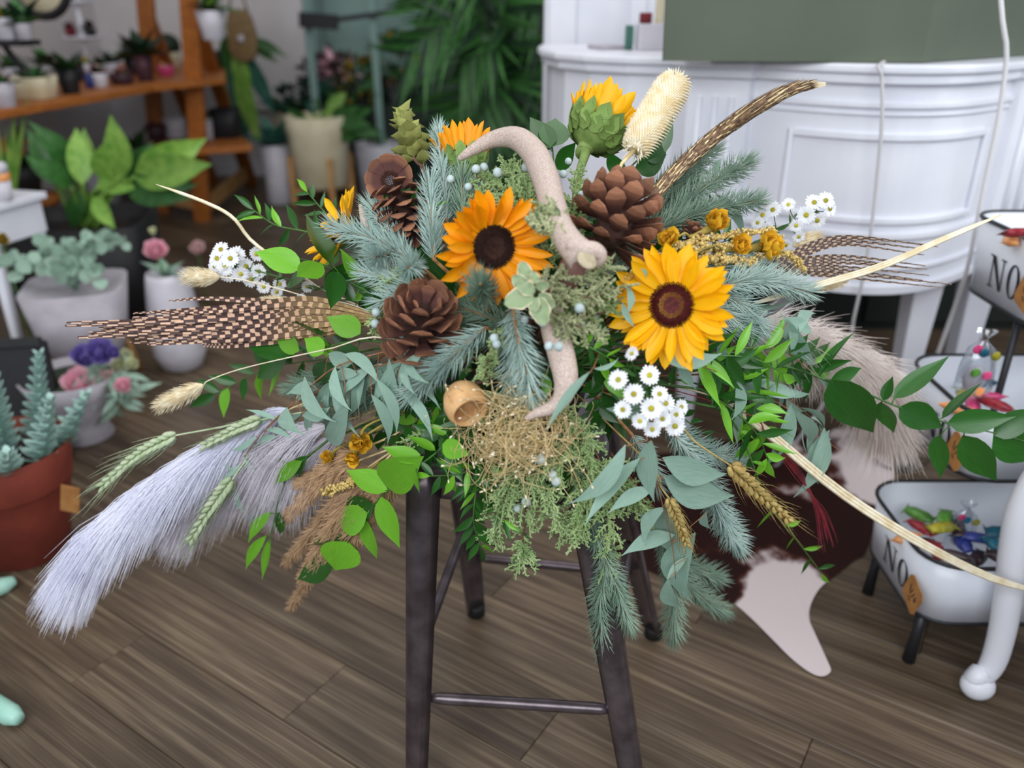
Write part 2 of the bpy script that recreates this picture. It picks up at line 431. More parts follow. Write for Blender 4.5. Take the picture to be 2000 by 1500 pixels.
# ------------------------------------------------------------------ leaf meshes (unit length along +Y, face +Z)
LM = {}
def leaf_mesh(key, mat, prof, w=.2, sickle=0, bend=0, cup=.15, n=7, wave=0, fold=True):
    if (key, mat) in LM: return LM[(key, mat)]
    mb = MB(); vs = []; fs = []; cols = (-1, -.5, 0, .5, 1) if n >= 9 else (-1, 0, 1)
    c = len(cols)
    for i in range(n+1):
        t = i/n; hw = max(prof(t)*w, .003)
        cx = sickle*4*t*(1-t)*.5; cz = -bend*t*t
        for a in cols:
            z = cz + cup*hw*abs(a)**1.3 + wave*hw*math.sin(t*13+a*2)*abs(a)
            vs.append(V(cx+a*hw, t, z))
    for i in range(n):
        for k in range(c-1): fs.append((i*c+k, i*c+k+1, (i+1)*c+k+1, (i+1)*c+k))
    mb.add(vs, fs)
    LM[(key, mat)] = mb.mesh(key, mat); return LM[(key, mat)]
ovate = lambda t: math.sin(math.pi*t**.74)**(.75 if t < .39 else 1.15)
lance = lambda t: math.sin(math.pi*t**.82)**(1.0 if t < .43 else 1.35)
round_ = lambda t: math.sin(math.pi*t**.9)**.55
petalp = lambda t: (.45+.55*min(1, t*2.4))*(1 if t < .62 else max(0, 1-((t-.62)/.38)**2.2))
def lmat(B, T, hint=None, roll=0, ws=1):
    B = Vector(B); T = Vector(T); y = T-B; Ln = y.length; y = y/Ln
    h = (CP-B).normalized() if hint is None else Vector(hint).normalized()
    z = h-y*h.dot(y)
    if z.length < .05: z = perp(y)[0]
    z.normalize()
    if roll: z = Quaternion(y, roll) @ z
    x = y.cross(z)
    M = Matrix.Identity(4)
    for i in range(3):
        M[i][0] = x[i]*Ln*ws; M[i][1] = y[i]*Ln; M[i][2] = z[i]*Ln; M[i][3] = B[i]
    return M
def leaf(parent, me, B, T, hint=None, roll=0, ws=1, name='leaf', **k):
    return mobj(name, me, lmat(B, T, hint, roll, ws), parent, **k)
# ================================================================== SETTING
PA = math.radians(-33.5)
fl = MB(); fl.box((.2, 3.4, -.02), (8.4, 8.2, .02)); floor = fl.build('floor', 'wall_dark', kind='structure')
def plank_mesh(Lp, wp):
    mb = MB(); g = .0006; c = .0018; x, y = Lp/2-g, wp/2-g
    lo = [V(-x,-y,-.010), V(x,-y,-.010), V(x,y,-.010), V(-x,y,-.010)]
    mi = [V(-x,-y,-c), V(x,-y,-c), V(x,y,-c), V(-x,y,-c)]
    hi = [V(-x+c,-y+c,0), V(x-c,-y+c,0), V(x-c,y-c,0), V(-x+c,y-c,0)]
    mb.add(lo+mi+hi, [(0,1,5,4),(1,2,6,5),(2,3,7,6),(3,0,4,7),(4,5,9,8),(5,6,10,9),(6,7,11,10),(7,4,8,11),(8,9,10,11)])
    return mb.mesh('plank', 'plank_wood', smooth=False)
PL, PW = 1.21, .18
pme = plank_mesh(PL, PW)
ca, sa = math.cos(PA), math.sin(PA)
# anchor: the plank joint seen in front of the stool
anc = Pz(1015, 1485, 0)
for j in range(-24, 34):
    sh = (j*.37 % 1)*PL
    for i in range(-6, 7):
        lx, ly = (i+.5)*PL+sh, (j+.5)*PW
        x = anc.x+lx*ca-ly*sa; y = anc.y+lx*sa+ly*ca
        if y < .35 or y > 7.1 or abs(x) > 1.5+.72*y or x < -3.9 or x > 4.3: continue
        mobj('plank', pme, Matrix.Translation((x, y, 0)) @ Matrix.Rotation(PA, 4, 'Z'), floor)
b = MB(); b.box((-3.25, 3.9, 1.5), (.1, 6.6, 3.04)); b.build('wall_left', 'wall_white', smooth=False, kind='structure')
b = MB(); b.box((-2.46, 6.95, 1.5), (1.7, .1, 3.04)); b.build('wall_back', 'wall_white', smooth=False, kind='structure')
b = MB(); b.box((1.4, 7.25, 1.5), (6.0, .1, 3.04)); b.build('wall_mint', 'wall_mint', smooth=False, kind='structure')
b = MB(); b.box((.34, 3.36, 1.5), (.44, .12, 3.04)); b.box((.185, 3.29, 1.5), (.10, .03, 3.04)); b.box((.46, 3.29, 1.5), (.06, .03, 3.04))
b.build('wall_pillar', 'paint_white', smooth=False, kind='structure', bevel=.004)
b = MB(); b.box((-2.46, 6.885, .06), (1.6, .02, .12)); b.build('baseboard_back', 'paint_white', smooth=False, kind='structure')

# ---------------------------------------------------------------- counter
CX = .985
half = [(.12, 2.95), (.125, 2.78), (.16, 2.64), (.23, 2.54), (.33, 2.46), (.455, 2.41), (.475, 2.34), (.625, 2.285)]
bow = []
for i in range(0, 13):
    t = i/12; x = .645+(CX-.645)*t; bow.append((x, 2.30-.19*math.sin(math.pi/2*t)**1.0))
left = half+bow
front = left+[(2*CX-x, y) for x, y in reversed(left[:-1])]
poly = front+[(2*CX-.12, 3.1), (.12, 3.1)]
def offs(pts, d):
    out = []
    for i, p in enumerate(pts):
        a = pts[max(i-1, 0)]; c = pts[min(i+1, len(pts)-1)]
        tx, ty = c[0]-a[0], c[1]-a[1]; l = math.hypot(tx, ty) or 1
        out.append((p[0]+ty/l*d, p[1]-tx/l*d))
    return out
def sweep(mb, pts, z0, z1, d0, d1):
    a = offs(pts, d0); c = offs(pts, d1); n = len(pts); vs = []
    for (x0, y0), (x1, y1) in zip(a, c): vs += [V(x0,y0,z0), V(x1,y1,z0), V(x1,y1,z1), V(x0,y0,z1)]
    fs = []
    for i in range(n-1):
        for k in range(4): fs.append((4*i+k, 4*i+4+k, 4*i+4+(k+1) % 4, 4*i+(k+1) % 4))
    fs += [(0,1,2,3), (4*n-1,4*n-2,4*n-3,4*n-4)]
    mb.add(vs, fs)
ct = thing('shop_counter', (CX, 2.6, 0), 'white painted bow-front counter with fluted pilasters and raised panel, on tall legs', 'counter')
b = MB(); b.prism([(x, y) for x, y in poly], .585, 1.125); b.build('body', 'paint_white', ct, smooth=False, bevel=.004)
b = MB(); b.prism(offs(front, .035)+[(2*CX-.10, 3.12), (.10, 3.12)], 1.142, 1.165); b.build('top', 'paint_white', ct, smooth=False, bevel=.007)
b = MB(); sweep(b, front, 1.118, 1.142, 0, .022); b.build('cornice', 'paint_white', ct, smooth=False, bevel=.005)
bowf = [p for p in front if .64 <= p[0] <= 2*CX-.64]
for z0, z1, d in ((1.062, 1.076, .012), (1.044, 1.052, .008), (.735, .752, .012), (.650, .662, .010), (.585, .610, .014)):
    b = MB(); sweep(b, bowf, z0, z1, -.004, d); b.build('moulding', 'paint_white', ct, smooth=False, bevel=.003)
pan = [p for p in bowf if .73 <= p[0] <= 2*CX-.73]
b = MB(); sweep(b, pan, .985, 1.003, -.004, .011); sweep(b, pan, .775, .792, -.004, .011)
for p in (pan[0], pan[-1]): b.box((p[0], p[1]-.003, .889), (.014, .022, .228))
b.build('panel_frame', 'paint_white', ct, smooth=False, bevel=.003)
for sgn in (0, 1):
    for k in range(3):
        x, y = .505+.04*k, 2.326-.0145*k
        if sgn: x = 2*CX-x
        b = MB(); b.tube([(x, y, .64), (x, y, 1.07)], .0085, 8); b.build('flute', 'paint_white', ct)
for x, y in ((.56, 2.38), (1.20, 2.29), (2*CX-.56, 2.38), (.2, 2.95), (2*CX-.2, 2.95), (CX, 2.85)):
    b = MB(); b.add([V(x+sx*w_, y+sy*w_, z) for z, w_ in ((0, .020), (.52, .040), (.585, .042)) for sx, sy in ((-1,-1),(1,-1),(1,1),(-1,1))],
        [(3,2,1,0),(8,9,10,11)]+[(4*i+k, 4*i+(k+1) % 4, 4*i+4+(k+1) % 4, 4*i+4+k) for i in range(2) for k in range(4)])
    o = b.build('leg', 'paint_white', ct, smooth=False, bevel=.004)
b = MB(); b.box((1.5, 3.5, .45), (1.9, .3, .9));  # added dark block, stands in for the shade under the counter
back = thing('shade_backdrop', (1.5, 3.5, 0), 'dark low cabinet added to stand in for the shade under the white counter', 'backdrop')
b.build('body', 'wall_dark', back, smooth=False, bevel=.005)
for k in range(4):
    b = MB(); b.box((.8+.47*k, 3.34, .45), (.43, .02, .82)); b.build('backdrop_panel', 'wall_dark', back, smooth=False, bevel=.004)

# green box on the counter
gb = thing('display_box', (1.0, 2.5, 1.166), 'large grey-green box standing on the white counter', 'box')
p0, p1, p2 = P(1294, 113, 2.19), P(1800, 122, 2.13), P(2080, 78, 2.55)
zt = 1.62; z0 = 1.167
def gq(pts, th=.004):
    mb = MB(); n = len(pts); ce = V(.95, 2.45, 1.4)
    a, c, d = pts[0], pts[1], pts[2]; nn = (c-a).cross(d-a).normalized()
    if nn.dot(ce-a) < 0: nn = -nn
    mb.add(list(pts)+[p+nn*th for p in pts], [tuple(range(n)), tuple(range(2*n-1, n-1, -1))]+[(i, (i+1) % n, n+(i+1) % n, n+i) for i in range(n)])
    return mb
a = V(p0.x, p0.y, z0); c = V(p1.x, p1.y, z0); d = V(p2.x, p2.y, z0); e = a+(d-c)
au, cu, du, eu = [V(v.x+(.985-v.x)*-.02, v.y, zt) for v in (a, c, d, e)]
gq([a, c, cu, au]).build('front_panel', 'box_green', gb, smooth=False)
gq([c, d, du, cu]).build('side_panel', 'box_green', gb, smooth=False)
gq([d, e, eu, du]).build('back_panel', 'box_green', gb, smooth=False)
gq([e, a, au, eu]).build('side_panel', 'box_green', gb, smooth=False)
gq([au, cu, du, eu]).build('lid', 'box_green', gb, smooth=False)
# small things on the counter's left end
def small_box(name, px, py, w_, h, dpt, mat, label, cat, Y=2.75, z=1.166, rot=0):
    p = Pz(px, py, z) if Y is None else V(P(px, py, Y).x, Y, z)
    b = MB(); M = Matrix.Rotation(rot, 3, 'Z'); b.box(V(p.x, p.y, z+h/2), (w_, dpt, h), M)
    return tag(b.build(name, mat, smooth=False, bevel=.003, origin=(p.x, p.y, z)), label, cat)
small_box('notepad', 1190, 78, .10, .012, .12, 'pot_grey', 'thin grey pad lying on the left end of the counter', 'notepad', 2.80, 1.1655, .3)
small_box('card_box', 1272, 60, .085, .075, .05, 'pot_white', 'small white card box on the counter beside the green box', 'box', 2.72, 1.1655, .1)
small_box('green_carton', 1229, 70, .022, .07, .04, 'leaf_teal', 'slim green carton on the counter left of the white card box', 'box', 2.74, 1.1655)
small_box('red_carton', 1262, 22, .035, .03, .03, 'bloom_red', 'small red carton on top of the white card box on the counter', 'box', 2.72, 1.241)
small_box('cream_carton', 1288, 22, .022, .16, .04, 'pot_cream', 'tall cream carton tucked against the green box', 'box', 2.79, 1.1655)
# cords
def cord(name, pts, r, mat, label, cat='cord', n=28):
    b = MB(); q = smooth_path(pts, n); b.tube(q, r, 8); return tag(b.build(name, mat, origin=q[-1]), label, cat)
cord('power_cord', [V(1.0,2.30,1.170), P(1716,128,2.065), P(1722,150,2.052), P(1723,230,2.045), P(1716,320,2.05), P(1704,430,2.05), P(1690,520,2.05), P(1668,620,2.06), P(1640,740,2.1), V(.80,2.16,.006), V(.9,2.4,.006)], .0045, 'cord_white', 'white cord hanging down the middle of the bowed counter front')
cord('power_cord', [P(1950,-60,2.02), P(1958,40,2.0), P(1966,110,2.0), P(1950,230,2.0), P(1925,350,2.0), P(1905,450,2.0), P(1885,540,2.02), P(1850,640,2.1), V(1.2,2.2,.006), V(1.35,2.4,.006)], .0055, 'cord_white', 'white cord hanging from above at the right edge, past the counter')

# ---------------------------------------------------------------- stool
st = thing('metal_stool', (0.05, 1.25, 0), 'dark gunmetal steel counter stool carrying the flower arrangement', 'stool')
FT = {'FL': V(-.173,1.041,0), 'FR': V(.2226,1.01,0), 'BR': V(.319,1.437,0), 'BL': V(-.084,1.51,0)}
TT = {'FL': V(-.137,1.12,.644), 'FR': V(.108,1.095,.644), 'BR': V(.15,1.34,.644), 'BL': V(-.112,1.365,.644)}
scn = sum((TT[k] for k in TT), V(0,0,0))/4
for k in FT:
    f_, t_ = FT[k], TT[k]; b = MB(); n = 12; vs = []; m = 14
    out = (t_-scn); out.z = 0; out.normalize(); tan = V(-out.y, out.x, 0)
    for i in range(m):
        t = .03+.97*i/(m-1); c = f_.lerp(t_, t); ww = .019+.009*t
        if t > .93: ww *= 1+(t-.93)*3
        # rounded angle section with a raised rib outward
        sec = [(.55,.95),(1.0,.45),(1.12,.16),(1.12,-.16),(1.0,-.45),(.55,-.95),(.15,-1.18),(-.35,-1.15),(-.2,-.8),(-.1,0),(-.2,.8),(-.35,1.15)]
        vs += [c+out*(a*ww)+tan*(bb*ww) for a, bb in sec]
    fs = [(i*n+q, i*n+(q+1) % n, (i+1)*n+(q+1) % n, (i+1)*n+q) for i in range(m-1) for q in range(n)]
    fs += [tuple(range(n-1,-1,-1)), tuple((m-1)*n+q for q in range(n))]
    b.add(vs, fs); lg = b.build('leg', 'steel', st)
    b = MB(); b.lathe([(.017, 0), (.021, .004), (.021, .026), (.018, .03)], 12, f_); b.build('rubber_foot', 'rubber', lg)
for a, c, z in (('FL','FR',.20), ('FL','BL',.30), ('FR','BR',.30), ('BL','BR',.20)):
    pa = FT[a].lerp(TT[a], z/.644); pc = FT[c].lerp(TT[c], z/.644); d = (pc-pa)
    b = MB(); b.tube([pa+d*t for t in (.04,.10,.14,.86,.90,.96)], [.006,.010,.0105,.0105,.010,.006], 8); b.build('footrest_bar', 'steel', st)
c2 = scn; ex = (TT['FR']-TT['FL']).normalized(); ey = V(-ex.y, ex.x, 0)
Ms = Matrix((ex, ey, V(0,0,1))).transposed()
b = MB(); b.lathe([(.150,.625),(.162,.632),(.165,.648),(.160,.660),(.148,.664),(.02,.660)], 40, V(c2.x, c2.y, 0), Ms, sq=5); b.build('seat', 'steel', st)
b = MB(); b.lathe([(.142,.585),(.146,.588),(.146,.63),(.142,.63)], 40, V(c2.x, c2.y, 0), Ms, sq=6); b.build('apron', 'steel', st)

# ---------------------------------------------------------------- cowhide
hide = [(1128,960),(1200,905),(1330,880),(1420,860),(1500,840),(1600,845),(1650,835),(1700,850),(1730,885),(1745,930),(1720,985),(1705,1040),(1690,1080),(1668,1095),(1630,1125),(1600,1150),(1582,1185),(1582,1215),(1595,1255),(1618,1295),(1622,1312),(1605,1321),(1580,1312),(1545,1285),(1510,1250),(1470,1210),(1435,1180),(1400,1165),(1330,1140),(1240,1100),(1160,1050)]
mb = MB(); n = 0
pts = [Pz(x, y, .004) for x, y in hide]
ps = smooth_path(pts+[pts[0]], 150)[:-1]
cen = Pz(1480, 1000, .004)
rings = 14; vs = [cen+V(0,0,.003)]
for r in range(1, rings+1):
    for p in ps:
        t = r/rings; vs.append(cen.lerp(p, t)+V(0,0,.003*(1-t**6)+.001*noise.noise(p*9)*(1-t)))
m = len(ps); fs = [(0, 1+i, 1+(i+1) % m) for i in range(m)]
for r in range(rings-1):
    for i in range(m): fs.append((1+r*m+i, 1+(r+1)*m+i, 1+(r+1)*m+(i+1) % m, 1+r*m+(i+1) % m))
mb.add(vs, fs)
hd = tag(mb.build('cowhide_rug', 'cowhide'), 'brown and white cowhide rug lying on the floor behind the stool', 'rug')
wat = hd.data.attributes.new('white', 'FLOAT', 'POINT')
spots = [(1560,1240,.24,95),(1600,1290,.26,90),(1510,1205,.2,75),(1700,900,.26,90),(1730,950,.2,60),(1530,1135,.16,55),(1480,1150,.10,50),(1570,1150,.14,55),(1440,950,.09,60),(1380,1080,.07,70)]
sp3 = [(Pz(x, y, .004), a, r*mpp(Pz(x, y, .004))) for x, y, a, r in spots]
for i, v in enumerate(hd.data.vertices):
    s = 0
    for c, a, r in sp3: s += a*math.exp(-((v.co-c).length/r)**2*.9)
    wat.data[i].value = .01+min(s*1.25, .34)
b = MB(); hp = smooth_path([Pz(1700,870,.012), Pz(1712,900,.012), Pz(1745,916,.012), Pz(1790,915,.012), Pz(1815,900,.012)], 16); b.tube(hp, .003, 6)
cb = tag(b.build('cable', 'frame_black', origin=hp[0]), 'thin black cable with an inline switch lying on the cowhide', 'cord')
b = MB(); b.bar(Pz(1755,914,.013), Pz(1788,914,.013), .022, .014); b.build('inline_switch', 'frame_black', cb, smooth=False, bevel=.003)

# ---------------------------------------------------------------- tiered bins
def rrect(x0, x1, y0, y1, r, n=6):
    out = []
    for cx_, cy_, a0 in ((x1-r, y1-r, 0), (x0+r, y1-r, 90), (x0+r, y0+r, 180), (x1-r, y0+r, 270)):
        for i in range(n+1):
            a = math.radians(a0+90*i/n); out.append((cx_+r*math.cos(a), cy_+r*math.sin(a)))
    return out
def bin_(parent, x0, x1, y0, y1, z0, z1, r=.05):
    th = .004; b = MB(); q = rrect(x0, x1, y0, y1, r); qi = rrect(x0+th, x1-th, y0+th, y1-th, r-th); n = len(q)
    taper = .012
    qb = rrect(x0+taper, x1-taper, y0+taper, y1-taper, r-taper*.5); qbi = rrect(x0+taper+th, x1-taper-th, y0+taper+th, y1-taper-th, r-taper*.5-th)
    vs = [V(x,y,z0) for x,y in qb]+[V(x,y,z1) for x,y in q]+[V(x,y,z1) for x,y in qi]+[V(x,y,z0+th) for x,y in qbi]
    fs = [(k*n+i, k*n+(i+1) % n, (k+1)*n+(i+1) % n, (k+1)*n+i) for k in range(3) for i in range(n)]
    fs += [tuple(range(n-1,-1,-1)), tuple(3*n+i for i in range(n))]
    b.add(vs, fs); o = b.build('bin', 'enamel', parent)
    b = MB(); ring = [V(x,y,z1) for x,y in q]; ring.append(ring[0]); ring.append(ring[1]); b.tube(ring, .0045, 6, cap=False); b.build('rim', 'black_rim', o)
    b = MB(); ring = [V(x,y,z0) for x,y in qb]; ring += ring[:2]; b.tube(ring, .0045, 6, cap=False); b.build('base_rim', 'black_rim', o)
    return o
def glyphN(mb, o, ex, ey, nn, h, w_):
    def quad(pts): mb.add([o+ex*(x*w_)+ey*(y*h)+nn*.0012 for x, y in pts], [tuple(range(len(pts)))])
    quad([(.12,0),(.19,0),(.19,1),(.12,1)]); quad([(.80,0),(.87,0),(.87,1),(.80,1)])
    quad([(.06,1),(.30,1),(.87,0),(.72,0)]); quad([(0,0),(.32,0),(.32,.045),(0,.045)]); quad([(.66,.955),(1,.955),(1,1),(.66,1)]); quad([(-.04,.955),(.2,.955),(.2,1),(-.04,1)])
def glyphO(mb, o, ex, ey, nn, h, w_):
    n = 28; vs = []
    for k in range(n):
        a = 2*math.pi*k/n; vs.append(o+ex*(w_*(.5+.5*math.cos(a)))+ey*(h*(.5+.53*math.sin(a)))+nn*.0012)
    for k in range(n):
        a = 2*math.pi*k/n; vs.append(o+ex*(w_*(.5+.27*math.cos(a)))+ey*(h*(.5+.48*math.sin(a)))+nn*.0012)
    mb.add(vs, [(k, (k+1) % n, n+(k+1) % n, n+k) for k in range(n)])
cart = thing('tiered_bin_stand', (1.1, 1.6, 0), 'three-tier stand of white enamel bins with black rims, lettered NO', 'display stand')
BINS = [(.835, 1.27, 1.325, 1.655, .125, .275, .08), (.925, 1.36, 1.45, 1.78, .395, .545, .08), (1.06, 1.50, 1.56, 1.89, .690, .860, .07)]
for bi, (x0, x1, y0, y1, z0, z1, r) in enumerate(BINS):
    bo = bin_(cart, x0, x1, y0, y1, z0, z1, r)
    # lettering on the left side face (normal -X), reading from far to near
    ex = V(0,-1,0); ey = V(.012/(z1-z0)*-1, 0, 1).normalized(); nn = V(-1,0,0)
    h = (z1-z0)*.42; yy = y1-r-.055; o = V(x0+.0085, yy, z0+(z1-z0)*.20)
    b = MB(); glyphN(b, o, ex, ey, nn, h, .062); glyphO(b, o+ex*.072, ex, ey, nn, h, .046); b.build('lettering', 'ink', bo, smooth=False)
    # kraft tag on a loop
    to = V(x0-.003, yy-.163, z0+(z1-z0)*.40)
    b = MB(); tq = [(-.032,-.026),(-.023,-.036),(.023,-.036),(.032,-.026),(.032,.026),(.023,.036),(-.023,.036),(-.032,.026)]
    Mr = Matrix.Rotation(.35, 3, 'X'); vs = []
    for s in (0, .0015): vs += [to+Mr @ V(-s, x, y) for x, y in tq]
    b.add(vs, [tuple(range(7,-1,-1)), tuple(range(8,16))]+[(i,(i+1)%8,8+(i+1)%8,8+i) for i in range(8)]); tg = b.build('price_tag', 'kraft', bo, smooth=False)
    b = MB()
    for s0, s1 in (((.016,.016),(.010,-.002)), ((.004,.014),(.006,-.004)), ((-.006,.012),(-.002,-.006)), ((-.012,.010),(-.018,.002)), ((.006,-.012),(-.004,-.018)), ((-.01,.002),(-.018,-.004))):
        b.tube([to+Mr @ V(-.002, *s0), to+Mr @ V(-.002, *s1)], .0012, 4)
    b.build('price_writing', 'ink', tg)
for x, y in ((.875, 1.375), (.875, 1.60), (1.22, 1.37), (1.22, 1.61)):
    b = MB(); b.tube([(x,y,.13),(x-.005,y-.005,.07),(x-.012,y-.012,.0)], [.012,.011,.014], 8); b.build('foot', 'black_rim', cart)
for x, y, z in ((1.24, 1.67, .69), (1.10, 1.67, .69)):
    b = MB(); b.tube([(x,y,.13),(x,y,z+.05)], .008, 8); b.build('post', 'black_rim', cart)
# sweets in the bins
cols = ['plastic_teal','plastic_pink','plastic_yellow','plastic_blue','plastic_red','plastic_green','plastic_dark','plastic_peach']
names = {'plastic_teal':'teal','plastic_pink':'pink','plastic_yellow':'yellow','plastic_blue':'blue','plastic_red':'dark red','plastic_green':'lime green','plastic_dark':'dark brown','plastic_peach':'orange'}
def sweet(p, mat, s, label, group, rot):
    b = MB(); M = Matrix.Rotation(rot, 3, 'Z') @ Matrix.Rotation(rnd(-.5,.5), 3, 'X')
    n = 9; vs = []; m = 8; prof = [(-1,.62),(-.86,.30),(-.72,.36),(-.4,.46),(.4,.46),(.72,.36),(.86,.30),(1,.62)]
    for t, ww in prof:
        th = .28*(1-abs(t)**3) + .02
        for k in range(n):
            a = 2*math.pi*k/n; vs.append(p+M @ (V(t, math.cos(a)*ww, math.sin(a)*th)*s))
    fs = [(i*n+k, i*n+(k+1) % n, (i+1)*n+(k+1) % n, (i+1)*n+k) for i in range(m-1) for k in range(n)]
    b.add(vs, fs+[tuple(range(n)), tuple((m-1)*n+k for k in range(n))])
    tag(b.build('candy_packet', mat, origin=p), label, 'candy', group)
lows = [(1800,1060,'plastic_dark'),(1830,1075,'plastic_red'),(1870,1085,'plastic_dark'),(1910,1090,'plastic_dark'),(1800,1030,'plastic_red'),(1840,1030,'plastic_yellow'),(1880,1060,'plastic_blue'),(1910,1050,'plastic_blue'),(1845,1010,'plastic_green'),(1795,1005,'plastic_green'),(1770,1050,'plastic_peach'),(1945,1065,'plastic_teal'),(1955,1040,'plastic_teal'),(1870,1030,'plastic_dark'),(1960,1090,'plastic_dark')]
for i, (x, y, m_) in enumerate(lows):
    z = .235+.03*((i*7) % 3)/2
    sweet(Pz(x, y, z), m_, .034, names[m_]+' wrapped candy packet heaped in the lowest bin', 'candy in the lowest bin', i*1.3)
mids = [(1925,775,'plastic_pink'),(1900,790,'plastic_pink'),(1945,790,'plastic_red'),(1915,748,'plastic_teal'),(1885,770,'plastic_yellow'),(1875,800,'plastic_peach')]
for i, (x, y, m_) in enumerate(mids):
    sweet(Pz(x, y, .50+.015*(i % 3)), m_, .040, names[m_]+' wrapped candy packet in the middle bin', 'candy in the middle bin', i*1.1)
def dotbag(px, py, Y, s, label):
    p = P(px, py, Y); t = thing('cellophane_bag', p, label, 'bag', None)
    b = MB(); vs = []; n = 14; prof = [(.5,0),(.62,.3),(.6,1.0),(.5,1.7),(.16,2.0),(.12,2.12),(.38,2.4)]
    for r, z in prof:
        for k in range(n):
            a = 2*math.pi*k/n; rr = r*(1+.12*noise.noise(V(math.cos(a)*2, math.sin(a)*2, z*2+px)))
            vs.append(p+V(math.cos(a)*rr*s, math.sin(a)*rr*s*.7, z*s))
    b.add(vs, [(i*n+k, i*n+(k+1) % n, (i+1)*n+(k+1) % n, (i+1)*n+k) for i in range(len(prof)-1) for k in range(n)]); b.build('wrap', 'cellophane', t)
    for k, (m_, a, z) in enumerate((('plastic_pink',-1.3,.9),('plastic_green',-2.0,1.0),('plastic_teal',-1.8,1.75),('plastic_yellow',-1.0,1.6),('plastic_pink',-2.2,1.85),('plastic_peach',-1.5,.3))):
        b = MB(); c = p+V(math.cos(a)*.60*s, math.sin(a)*.43*s, z*s); b.ball(c, (.17*s,.03*s,.17*s)); b.build('dot', m_, t)
    b = MB(); b.ball(p+V(0,0,.6*s), (.42*s,.3*s,.5*s)); b.build('filling', 'plastic_dark' if Y < 1.5 else 'pot_grey', t)
dotbag(1895, 770, 1.56, .060, 'clear cellophane bag with coloured dots standing in the middle bin')
dotbag(1868, 1070, 1.50, .050, 'clear cellophane bag standing among candy in the lowest bin')
# red and pink packets in the top bin
for i, (x, y) in enumerate(((1990, 455), (1975, 470))):
    sweet(P(x, y, 1.64+.03*i), 'plastic_peach' if i else 'plastic_red', .035, names['plastic_peach' if i else 'plastic_red']+' packet in the top bin of the stand', 'packets in the top bin', i)

# ---------------------------------------------------------------- white cabriole-leg table at the right edge
tb = thing('side_table', (1.25, 1.1, 0), 'white table with curved cabriole legs at the right edge of the picture', 'table')
def cabriole(dx, dy, mir):
    b = MB(); f_ = Pz(1925, 1352, 0); 
    base = [(P(1912,1330,1.262), .020), (P(1905,1318,1.262), .021), (P(1922,1318,1.265), .021), (P(1941,1290,1.27), .024), (P(1958,1230,1.275), .025), (P(1972,1150,1.28), .0265), (P(1985,1070,1.285), .030), (P(2004,1000,1.29), .034), (P(2045,930,1.295), .036), (P(2100,885,1.30), .036), (P(2100,860,1.30), .036)]
    pts = [p for p, r in base]; x0 = pts[-1].x
    if mir: pts = [V(2*x0+.0-p.x, p.y, p.z) for p in pts]
    pts = [p+V(dx, dy, 0) for p in pts]
    q = smooth_path(pts, 36); b.tube(q, [r for p, r in base], 12)
    fp = pts[0]; b.ball(V(fp.x, fp.y, .030), (.034,.030,.030), None, 18, 12); b.build('leg', 'paint_white', tb); return pts[-1]
e1 = cabriole(0, 0, False); e2 = cabriole(.5, 0, True); e3 = cabriole(0, -.36, False); e4 = cabriole(.5, -.36, True)
b = MB(); b.box(((e1.x+e2.x)/2, (e1.y+e3.y)/2, e1.z+.03), (e2.x-e1.x+.06, e1.y-e3.y+.06, .09)); b.build('apron', 'paint_white', tb, smooth=False, bevel=.006)
b = MB(); b.box(((e1.x+e2.x)/2+.01, (e1.y+e3.y)/2, e1.z+.088), (e2.x-e1.x+.08, e1.y-e3.y+.09, .026)); b.build('top', 'paint_white', tb, smooth=False, bevel=.006)
# ================================================================== FLOWER ARRANGEMENT
X = V(1,0,0)
def core(px=1050):
    return V(.02+(px-1050)*.00012+rnd(-.03,.03), 1.215+rnd(-.05,.05), .765+rnd(-.01,.02))
def AP(l): return [A(*p) for p in l]
# bowl with foam that all stems are stuck in
bw = thing('flower_bowl', (.0, 1.22, .665), 'low dark bowl hidden under the flower arrangement on the stool seat', 'bowl')
b = MB(); b.lathe([(.07,.666),(.075,.668),(.115,.70),(.125,.742),(.119,.742),(.109,.70),(.02,.68)], 28, (.0,1.22,0)); b.build('bowl', 'bowl_dark', bw)
b = MB(); b.lathe([(.105,.70),(.112,.74),(.100,.79),(.075,.825),(.03,.84)], 18, (.0,1.22,0)); b.build('foam', 'moss_dark', bw)

